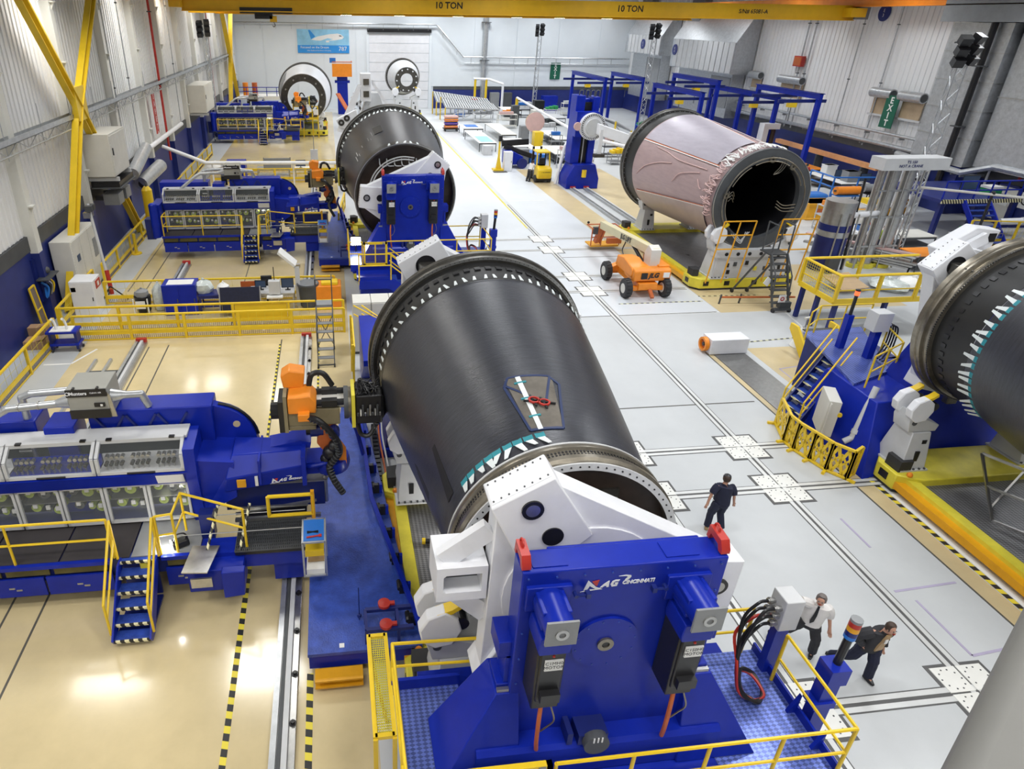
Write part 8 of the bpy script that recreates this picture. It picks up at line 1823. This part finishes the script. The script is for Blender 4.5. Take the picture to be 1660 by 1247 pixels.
# cylinders and steel columns behind
t = T('tank_column', 'dark blue and grey upright cylinder with pipes, right of the pink barrel', 'tank', (26.4, 31.3, 0))
part('tank_shell', MB().tube((26.4, 31.3, 0), (26.4, 31.3, 1.9), .75, 24), BLUED, t); part('tank_band', MB().tube((26.4, 31.3, 1.9), (26.4, 31.3, 2.2), .76, 24), GALV, t); part('tank_band', MB().tube((26.4, 31.3, 2.2), (26.4, 31.3, 2.55), .765, 24), BLUED, t); part('tank_top', MB().tube((26.4, 31.3, 2.55), (26.4, 31.3, 3.75), .75, 24), STL, t)
for dx in (-.4, .1, .55): part('riser_pipe', MB().tube((26.4 + dx, 30.5, .2), (26.4 + dx, 30.5, 3.2), .04, 6), STL, t)
part('valve_set', MB().box(25.9, 30.3, .3, 26.5, 30.6, .9), GRYD, t); part('dark_pole', MB().tube((27.3, 31.0, 0), (27.6, 31.6, 4.8), .06, 6), BLK, t); part('arm_pipe', MB().tube((26.9, 31, 3.0), (29.0, 31.4, 3.0), .15, 10), WHT, t)
t = T('press_frame', 'tall steel columns joined by a grey lettered head beam', 'press', (29, 31.5, 0))
for x, r in ((28.3, .2), (29.0, .3), (29.9, .3)): part('column', MB().tube((x, 31.45, 0), (x, 31.45, 5.3), r, 18), STL, t); part('column_foot', MB().disc((x, 31.45, 0), r * 1.6, .2, 'z', 16), YELB, t)
part('head_beam', MB().box(27.9, 31.0, 5.3, 31.6, 32.0, 5.9), WHTG, t); text('head_lettering', 'TS 150\nNOT A CRANE', t, BLUED, (29.4, 30.98, 5.66), (1, 0, 0), (0, 0, 1), .2, align='CENTER')
for x in (28.1, 28.65, 29.5, 30.4): part('tie_pipe', MB().tube((x, 31.1, 0), (x, 31.1, 5.3), .05, 6), STL, t)
part('tie_band', MB().box(28.0, 31.1, 1.2, 30.3, 31.2, 1.28).box(28.0, 31.1, 2.8, 30.3, 31.2, 2.88).box(28.0, 31.1, 4.2, 30.3, 31.2, 4.28), STL, t, stuff=True)
rs = PNKF
for lab, z in (('pink-topped roller rack, upper tier, between tank and steel columns', 1.1), ('roller rack lower tier between tank and steel columns', .62)):
    t = T('roller_rack', lab, 'rack', (29, 32, 0), 'roller racks')
    for k in range(3): part('tier', MB().bar((27.2 + .3 * k, 34.2 - .1 * k, z - .14 * k), (30.6 - .1 * k, 29.8 + .1 * k, z - .14 * k), .3, .1), (rs, WHTG, STL)[k] if z > 1 else STL, t)
    for f in (.05, .35, .65, .95): a = Vector((27.2, 34.2, 0)).lerp(Vector((30.6, 29.8, 0)), f); part('leg', MB().bar(a, a + Vector((0, 0, z)), .06), GALV, t)
for lab, x0, y0, x1, y1, m_ in (('white table with blue bins behind the roller rack', 30.7, 34.2, 33.0, 36.0, PAPER), ('white table right of the steel columns', 32.6, 33.4, 35.0, 34.9, OFFW), ('table with orange sheets right of the steel columns', 31.0, 30.2, 33.6, 31.6, ORG), ('low grey bench with orange top before the right yellow fence', 34.6, 30.5, 36.6, 31.8, ORG), ('bench with green tub near the right yellow fence', 36.4, 33.2, 38.6, 34.2, WHTG), ('long bench along the right wall with orange tops', 38.5, 52.0, 41.5, 58.0, ORG), ('long bench along the right wall with white tops', 39.0, 46.8, 41.4, 51.2, PAPER)):
    table(lab, x0, y0, x1, y1, .95, m_, GRYD, shelf=True)
for lab, x, y, z, s, m_ in (('blue tote on the white table behind the roller rack', 31.4, 35.0, .95, (.7, .5, .3), BLUEC), ('red tote on the white table behind the roller rack', 32.4, 35.2, .95, (.5, .5, .3), RED), ('green tub on the bench near the right yellow fence', 36.9, 33.6, .95, (.5, .5, .45), GRNP), ('blue tote on the bench near the right yellow fence', 37.8, 33.7, .95, (.8, .5, .3), BLUE), ('red tub on the low orange bench', 35.1, 31.2, .95, (.5, .5, .3), RED),
                        ('yellow crate on the orange bench by the right wall', 39.6, 54.0, .95, (1.0, .8, .5), YEL), ('green box on the orange bench by the right wall', 39.2, 57.2, .95, (.7, .6, .4), GRNP), ('white carton on the white bench by the right wall', 39.8, 49.6, .95, (.9, .7, .9), PAPER), ('grey machine box on the white bench by the right wall', 40.2, 47.6, .95, (1.0, .8, .8), GRY)):
    t = T('storage_tub', lab, 'tub', (x, y, z), 'tubs on benches'); part('tub_body', MB().box(x - s[0] / 2, y - s[1] / 2, z, x + s[0] / 2, y + s[1] / 2, z + s[2]), m_, t, bev=.03); part('tub_rim', MB().box(x - s[0] / 2 - .02, y - s[1] / 2 - .02, z + s[2] - .05, x + s[0] / 2 + .02, y + s[1] / 2 + .02, z + s[2]), m_, t)
t = T('storage_crate', 'big yellow-orange crate on the floor right of the pink barrel', 'crate', (32.6, 41, 0)); part('crate_body', MB().box(31.8, 40.4, 0, 33.9, 41.8, 1.15), YELO, t, bev=.03); part('crate_rim', MB().box(31.75, 40.35, 1.0, 33.95, 41.85, 1.15), YELO, t); part('crate_label', MB().box(32.4, 40.38, .4, 33.2, 40.4, .8), ORGD, t)
t = T('covered_machine', 'low blue covered machine behind the big yellow-orange crate', 'machine', (34, 43.5, 0)); part('cover', MB().box(33.0, 43, .2, 35.2, 44.2, 1.1), BLUEC, t, bev=.2); part('pole', MB().tube((33.0, 42.9, 0), (33.1, 42.9, 2.0), .05, 6), YELO, t)
t = T('transport_skid', 'low yellow-orange skid with curved edge behind the steel columns', 'skid', (37, 41.2, 0)); part('skid_body', MB().prism([(35.5, 41.8), (35.9, 41.0), (38.4, 40.8), (40.0, 41.2), (40.0, 42.4), (35.8, 42.4)], 'z', .1, .5), YELO, t, bev=.04); part('skid_top', MB().box(36.3, 41.2, .5, 39.6, 42.2, .6), WHTG, t); part('skid_post', MB().box(39.5, 41.4, .1, 40.0, 42.0, 1.2), YELO, t)
t = T('railed_platform', 'low grey platform with bright blue railings behind the crate', 'platform', (39, 46.5, 0)); part('platform_base', MB().box(37.2, 45.2, 0, 43.4, 48.6, .25), WHTG, t)
for h in (.75, 1.45): part('rail_bar', MB().path([(37.4, 48.4, .25 + h), (37.3, 45.6, .25 + h), (43.2, 45.3, .25 + h)], .06, 6), BLUEC, t)
for x, y in ((37.4, 48.4), (37.35, 47.0), (37.3, 45.6), (39.2, 45.5), (41.2, 45.4), (43.2, 45.3)): part('post', MB().tube((x, y, .25), (x, y, 1.7), .06, 6), BLUEC, t)
t = T('stiffener_beam', 'long orange beam lying on trestles along the right wall', 'beam', (42, 58, 1.4)); part('beam', MB().bar((43.4, 62, 1.7), (43.2, 48.5, 1.7), .45, .35), mat('peach_beam', (.75, .36, .16), .45), t)
for y in (60.5, 55.5, 50): part('trestle', MB().box(42.9, y - .08, 0, 43.6, y + .08, 1.52), GRYD, t)
t = T('instrument_frame', 'white C-shaped instrument frame on the bench by the right wall', 'instrument', (40.5, 60, 0)); part('frame', MB().box(40.0, 59.5, 0, 40.5, 60.3, 3.6).box(40.5, 59.5, 3.1, 41.6, 60.3, 3.6), WHT, t); part('spindle', MB().tube((41.2, 59.9, 1.8), (41.2, 59.9, 3.1), .25, 12), BRN, t)
monitor('black monitor on the white bench by the right wall, left one', 40.0, 48.5, .95, .9, .6); monitor('black monitor on the white bench by the right wall, right one', 41.0, 47.0, .95, .9, .6)
cabinet('pale machine cabinet near the right wall with two dark windows', 41.5, 43.5, 0, 43.2, 45.0, 2.6, WHTG, None, lambda t: (part('dark_window', MB().box(41.65, 43.47, 1.4, 42.25, 43.5, 2.3), BLK, t), part('dark_window', MB().box(42.4, 43.47, 1.3, 43.0, 43.5, 2.1), BRN, t)), 2)
t = T('mezzanine', 'dark blue railed mezzanine with stairs near the right wall door', 'platform', (39, 37, 0)); part('deck', MB().box(37.0, 36.0, 2.2, 42.5, 41.0, 2.4), BLUED, t); part('deck_edge', MB().box(37.0, 35.95, 2.18, 42.5, 36.0, 2.42), HAZX, t)
for x in (37.2, 39.6, 42.2): part('support', MB().box(x, 36.1, 0, x + .25, 36.35, 2.2), BLUED, t)
for h in (.55, 1.1): part('deck_rail', MB().path([(37.1, 36.1, 2.4 + h), (42.4, 36.1, 2.4 + h)], .05, 6), BLUE, t)
for k in range(6): part('rail_post', MB().tube((37.1 + 1.06 * k, 36.1, 2.4), (37.1 + 1.06 * k, 36.1, 3.5), .05, 6), BLUE, t)
for k in range(8): part('stair_tread', MB().box(38.6, 35.6 - .0 + .25 * (7 - k) - 1.7, .25 + .26 * (7 - k), 40.2, 35.85 + .25 * (7 - k) - 1.7, .3 + .26 * (7 - k)), BLUEL, t)
for x in (38.55, 40.25): part('stair_stringer', MB().bar((x, 33.9, .1), (x, 36.0, 2.3), .08, .3), BLUE, t)
monitor('big dark monitor on the blue mezzanine', 40.6, 38, 2.4, 1.2, .9); t = T('storage_tub', 'white and green tub on the blue mezzanine', 'tub', (41.8, 37.5, 2.4), 'tubs on benches'); part('tub_body', MB().box(41.4, 37.2, 2.4, 42.3, 37.9, 2.8), GRNP, t); part('tub_rim', MB().box(41.38, 37.18, 2.72, 42.32, 37.92, 2.86), PAPER, t)
fence('yellow fence standing along the white ducts at the right', (38.2, 34.6), (43.5, 33.6), h=1.5, bay=1.3)
t = T('white_duct', 'long white duct bending along the right yellow fence', 'duct', (40, 36, 1)); part('duct_run', MB().path([(40.7, 35.2, 1.2), (42, 34.9, 1.3), (44.0, 34.2, 1.7)], .2, 10), WHT, t); part('duct_run', MB().path([(40.7, 35.4, .6), (43.8, 34.8, .7)], .15, 10), WHT, t); part('duct_joint', MB().tube((41.9, 34.92, 1.28), (42.1, 34.85, 1.31), .25, 12), WHTG, t)
t = T('long_pole', 'pale pole rising from the steel columns across to the right edge', 'pipe', (35, 33, 3)); part('pole', MB().tube((31.2, 32.0, 4.2), (43.8, 30.0, 3.2), .07, 6), OFFW, t); part('pole_post', MB().tube((35.2, 31.4, 0), (35.2, 31.4, 3.9), .07, 6), BLK, t); part('pole_cap', MB().ball((35.2, 31.4, 3.95), .12, 8), BLK, t)

# ================================================================ people
def skin_obj(name, V, E, Rr, m, parent, sub=1):
    off = root_of(parent).location
    me = bpy.data.meshes.new(name); me.from_pydata([tuple(Vector(v) - off) for v in V], E, [])
    o = bpy.data.objects.new(name, me); C.objects.link(o); o.parent = parent; me.materials.append(m)
    s = o.modifiers.new('skin', 'SKIN'); s.use_smooth_shade = True
    if not me.skin_vertices: me.skin_vertices.new()
    for i, r in enumerate(Rr): me.skin_vertices[0].data[i].radius = r if isinstance(r, tuple) else (r, r)
    me.skin_vertices[0].data[0].use_root = True
    b = o.modifiers.new('sub', 'SUBSURF'); b.levels = b.render_levels = sub
    return o
def person(lab, o, J, face, top, bottom, shoe=BLK, hair=BRNH, sleeve=.55, detail=True, cap=False, jacket=None, tie=False, badge=False, stripe=None):
    o = Vector(o); J = {k: o + Vector(v) for k, v in J.items()}
    t = T('person', lab, 'person', tuple(o))
    f = Vector(face).normalized(); s = f.cross(Vector((0, 0, 1))).normalized()   # s: the person's right
    V, E, Rr = [], [], []
    def add(p, r, prev=None): V.append(Vector(p)); Rr.append(r); E.append((prev, len(V) - 1)) if prev is not None else None; return len(V) - 1
    pe = add(J['pelvis'], .11); ch = add(J['chest'], .11, add(J['pelvis'].lerp(J['chest'], .5), .115, pe)); nk = add(J['neck'], .055, ch)
    hd = J['head']; h1 = add(hd - Vector((0, 0, .07)) + f * .015, .068, nk); h2 = add(hd + f * .01, .082, h1); h3 = add(hd + Vector((0, 0, .075)) + f * .0, .068, h2)
    for k in 'LR':
        a = add(J['sh' + k], .05, ch); b = add(J['el' + k], .042, a); c = add(J['wr' + k], .03, b)
        if detail:
            d = (J['wr' + k] - J['el' + k]).normalized(); q = d.cross(f)
            q = q.normalized() if q.length > .1 else s; p_ = add(J['wr' + k] + d * .06, .03, c)
            for i, (u, ln) in enumerate(((-.027, .062), (-.009, .075), (.009, .07), (.027, .055))):
                g1 = add(V[p_] + q * u + d * .035, .0105, p_); g2 = add(V[g1] + d * ln * .55 + f * .01, .0095, g1); add(V[g2] + d * ln * .4 + f * .022, .008, g2)
            g1 = add(J['wr' + k] + d * .035 + q * .035 + f * .02, .0115, c); add(V[g1] + d * .045 + f * .02, .0095, g1)
        else: add(J['wr' + k] + (J['wr' + k] - J['el' + k]).normalized() * .13, .03, c)
        a = add(J['hip' + k], .085, pe); b = add(J['kn' + k], .055, a); c = add(J['an' + k], .038, b); add(J['an' + k] + Vector((0, 0, -.05)) + f * .1, .035, c)
    skin_obj('body', V, E, Rr, SKIN, t)
    def ring(c, w, d, n=14): return [c + s * w * math.cos(2 * PI * i / n) + f * d * math.sin(2 * PI * i / n) for i in range(n)]
    pel, che, nec = J['pelvis'], J['chest'], J['neck']; mid = pel.lerp(che, .5)
    sw = (J['shL'] - J['shR']).length / 2
    low = pel - Vector((0, 0, .1 if jacket else .03))
    shirt = MB().skin([ring(low, .225 if jacket else .205, .15), ring(mid, .205, .15), ring(che, .225, .155), ring((J['shL'] + J['shR']) / 2 + Vector((0, 0, .02)), sw * 1.08, .12), ring(nec - Vector((0, 0, .035)), .085, .08), ring(nec + Vector((0, 0, .01)), .068, .066)])
    for k in 'LR':
        a, b, w = J['sh' + k], J['el' + k], J['wr' + k]
        if sleeve <= 1: shirt.curve([a - (b - a) * .1 + (che - a) * .15, a.lerp(b, .3), a.lerp(b, sleeve + .2)], [.1] * 4 + [.095] * 3 + [.088] * 9, 10, 4)
        else: shirt.curve([a + (che - a) * .15, a.lerp(b, .4), b, b.lerp(w, .5), b.lerp(w, .95)], [.11] * 6 + [.095] * 6 + [.075] * 12, 10, 4)
    part('jacket' if jacket else 'shirt', shirt, top, t)
    tr = MB().skin([ring(pel + Vector((0, 0, .06)), .19, .14), ring(pel - Vector((0, 0, .06)), .205, .15), ring(pel - Vector((0, 0, .13)), .175, .13)])
    for k in 'LR':
        a, b, c = J['hip' + k], J['kn' + k], J['an' + k]
        tr.curve([a + Vector((0, 0, .05)), a.lerp(b, .5), b, b.lerp(c, .5), c + (b - c) * .06], [.118] * 5 + [.105] * 5 + [.09] * 4 + [.088] * 20, 10, 5)
        sh = MB(); p = c + Vector((0, 0, -.04)); sh.skin([[p + s * u + f * v + Vector((0, 0, w)) for u, v, w in ((-.045, -.08, -.035), (.045, -.08, -.035), (.05, .08, -.035), (.03, .17, -.035), (-.03, .17, -.035), (-.05, .08, -.035))], [p + s * u + f * v + Vector((0, 0, w)) for u, v, w in ((-.045, -.08, .05), (.045, -.08, .05), (.045, .06, .05), (.025, .16, .0), (-.025, .16, .0), (-.045, .06, .05))]])
        part('shoe', sh, shoe, t, bev=.012)
    part('trousers', tr, bottom, t)
    # head details
    hm = MB()
    if cap:
        part('cap', MB().lathe([(.098, -.0), (.1, .03), (.085, .085), (.045, .115), (0, .12)], tuple(hd + Vector((0, 0, .02))), 'z', 16).skin([[hd + Vector((0, 0, z)) + f * u + s * v for u, v, z in ((.07, -.075, .025), (.17, -.05, .015), (.185, 0, .015), (.17, .05, .015), (.07, .075, .025))], [hd + Vector((0, 0, z)) + f * u + s * v for u, v, z in ((.07, -.075, .04), (.17, -.05, .027), (.185, 0, .027), (.17, .05, .027), (.07, .075, .04))]]), BLK, t)
        part('cap_badge', MB().obox(hd + Vector((0, 0, .075)) + s * -.085 + f * .02, (.03, .03, .03)), PAPER, t)
    h_ = MB().lathe([(.088, -.05), (.098, .0), (.094, .05), (.07, .095), (.035, .115), (0, .12)], tuple(hd - f * .018 + Vector((0, 0, .012))), 'z', 16)
    h_.v = [tuple(Vector(v) - f * max(0, (Vector(v) - hd).dot(f) - .03) * (1 if v[2] < hd.z + .07 else 0)) for v in h_.v]
    part('hair', h_, hair, t)
    if detail:
        for u in (-.032, .032): part('eye', MB().ball(hd + f * .079 + s * u + Vector((0, 0, .005)), .011, 8), BLK, t)
        part('nose', MB().ball(hd + f * .092 - Vector((0, 0, .022)), .016, 8, (1, 1, 1.4)), SKIN, t)
        part('mouth', MB().obox(hd + f * .08 - Vector((0, 0, .058)), (.04, .04, .01)), RED, t)
        for u in (-.083, .083): part('ear', MB().ball(hd + s * u - Vector((0, 0, .01)), .022, 8, (.6, .8, 1.3)), SKIN, t)
        if tie or badge: part('glasses', MB().obox(hd + f * .09 + Vector((0, 0, .006)), (.1, .02, .03), (0, 0, math.atan2(s.y, s.x))), GLS, t)
    if tie: part('necktie', MB().skin([[nec + f * .08 + s * .02, nec + f * .08 - s * .02, nec + f * .11 - s * .02, nec + f * .11 + s * .02], [che + f * .15 + s * .03, che + f * .15 - s * .03, che + f * .18 - s * .03, che + f * .18 + s * .03], [mid + f * .15 + s * .035, mid + f * .15 - s * .035, mid + f * .18 - s * .035, mid + f * .18 + s * .035], [pel + Vector((0, 0, .1)) + f * .15 + s * .005, pel + Vector((0, 0, .1)) + f * .15 - s * .005, pel + Vector((0, 0, .1)) + f * .18 - s * .005, pel + Vector((0, 0, .1)) + f * .18 + s * .005]]), BLK, t)
    if badge:
        part('inner_shirt', MB().skin([[nec + f * .085 + s * u for u in (-.06, .06)] + [nec + f * .115 + s * u for u in (.06, -.06)], [che + f * .135 + s * u for u in (-.07, .07)] + [che + f * .175 + s * u for u in (.07, -.07)], [pel + f * .135 + s * u for u in (-.09, .09)] + [pel + f * .17 + s * u for u in (.09, -.09)]]), WOOD, t)
        part('badge', MB().obox(che + f * .19 + Vector((0, 0, .02)), (.07, .012, .1), (0, 0, math.atan2(s.y, s.x))), PAPER, t)
        part('jacket_skirt', MB().obox(pel - s * .2 - Vector((0, 0, .06)), (.05, .2, .26), (0, .2, math.atan2(s.y, s.x))), top, t)
    if stripe: part('belt_tag', MB().obox(pel - s * .18 - f * .05, (.05, .05, .05)), PAPER, t)
    return t
# standing height 1.75 m; x to the right of the frame, y away from the camera
person('person in black shirt, black trousers and black cap walking away across the grey floor', (9.62, 12.35, 0),
       dict(pelvis=(0, 0, .95), chest=(-.02, .03, 1.28), neck=(0, .05, 1.47), head=(.03, .08, 1.61), shL=(-.2, .06, 1.41), elL=(-.33, .02, 1.16), wrL=(-.4, -.02, .93), shR=(.19, .0, 1.4), elR=(.27, -.05, 1.13), wrR=(.33, -.03, .9),
            hipL=(-.1, .0, .9), knL=(-.14, .1, .5), anL=(-.18, .06, .09), hipR=(.1, 0, .9), knR=(.13, .1, .5), anR=(.14, -.08, .09)), (.55, .85, 0), DENIM, DENIM, shoe=WOOD, hair=BRNH, cap=True, stripe=True)
person('person in white shirt and dark tie reaching toward the grey cable box', (9.5, 8.6, 0),
       dict(pelvis=(-.06, 0, .93), chest=(-.02, -.02, 1.27), neck=(-.03, -.04, 1.46), head=(-.06, -.06, 1.6), shR=(-.2, .05, 1.42), elR=(-.42, .08, 1.5), wrR=(-.64, .06, 1.58), shL=(.16, -.1, 1.38), elL=(.24, -.12, 1.1), wrL=(.26, -.2, .87),
            hipR=(-.15, .04, .9), knR=(-.32, .2, .5), anR=(-.45, .42, .1), hipL=(.04, -.02, .9), knL=(.1, -.14, .5), anL=(.17, -.1, .09)), (-.7, -.7, 0), WCL, DKCL, hair=GRYH, sleeve=.6, tie=True)
person('person in dark leather jacket and navy trousers walking, right of the beacon', (10.3, 7.95, 0),
       dict(pelvis=(0, 0, .93), chest=(-.02, -.06, 1.26), neck=(.02, -.13, 1.44), head=(.05, -.19, 1.57), shR=(-.2, -.08, 1.4), elR=(-.4, .0, 1.2), wrR=(-.24, -.04, 1.0), shL=(.2, -.08, 1.39), elL=(.27, .04, 1.13), wrL=(.26, -.04, .88),
            hipR=(-.1, 0, .9), knR=(-.2, .1, .5), anR=(-.32, .42, .14), hipL=(.09, -.02, .9), knL=(.1, -.12, .5), anL=(.13, -.12, .09)), (.12, -1, 0), DKCL, DENIM, hair=BRNH, sleeve=2, jacket=True, badge=True)
person('person in white top leaning on the yellow forklift', (16.15, 53.3, 0),
       dict(pelvis=(0, 0, .95), chest=(.14, .1, 1.25), neck=(.22, .15, 1.42), head=(.28, .18, 1.55), shL=(.05, .25, 1.38), elL=(.3, .35, 1.2), wrL=(.5, .4, 1.1), shR=(.25, 0, 1.36), elR=(.42, .05, 1.15), wrR=(.52, .1, 1.1), hipL=(-.05, .08, .9), knL=(-.1, .1, .5), anL=(-.2, .1, .09), hipR=(.05, -.08, .9), knR=(.02, -.1, .5), anR=(-.05, -.15, .09)), (.9, .3, 0), WCL, DKCL, detail=False)
def stand(lab, o, f, top, bot, **k):
    person(lab, o, dict(pelvis=(0, 0, .95), chest=(0, 0, 1.28), neck=(0, 0, 1.47), head=(0, 0, 1.61), shL=(-.19, 0, 1.41), elL=(-.26, 0, 1.13), wrL=(-.26, .05, .88), shR=(.19, 0, 1.41), elR=(.26, 0, 1.13), wrR=(.26, .05, .88), hipL=(-.1, 0, .9), knL=(-.1, .02, .5), anL=(-.11, 0, .09), hipR=(.1, 0, .9), knR=(.1, .02, .5), anR=(.11, 0, .09)), f, top, bot, detail=False, **k)
stand('person in dark red top and blue trousers beside the right benches', (38.6, 50.6, 0), (.3, 1, 0), RED, BLUEC, hair=BLK)
stand('person in white top beside the one in dark red', (37.9, 51.2, 0), (.3, 1, 0), WCL, WCL, hair=PAPER)
stand('person in yellow-green vest behind the roller rack', (31.2, 33.2, 0), (-1, -.4, 0), GRNY, DENIM)

# ---------------------------------------------------------------- put each empty at the base of its thing
bpy.context.view_layer.update()
for o in [o for o in C.objects if o.type == 'EMPTY' and not o.parent and tuple(o.rotation_euler) == (0, 0, 0) and tuple(o.scale) == (1, 1, 1)]:
    pts = []
    for c in o.children_recursive:
        if c.type == 'MESH': pts += [c.matrix_world @ Vector(b) for b in c.bound_box]
    if not pts: continue
    n_ = Vector(((min(p.x for p in pts) + max(p.x for p in pts)) / 2, (min(p.y for p in pts) + max(p.y for p in pts)) / 2, min(p.z for p in pts)))
    d = n_ - o.location
    o.location = n_
    for c in o.children: c.location = c.location - d
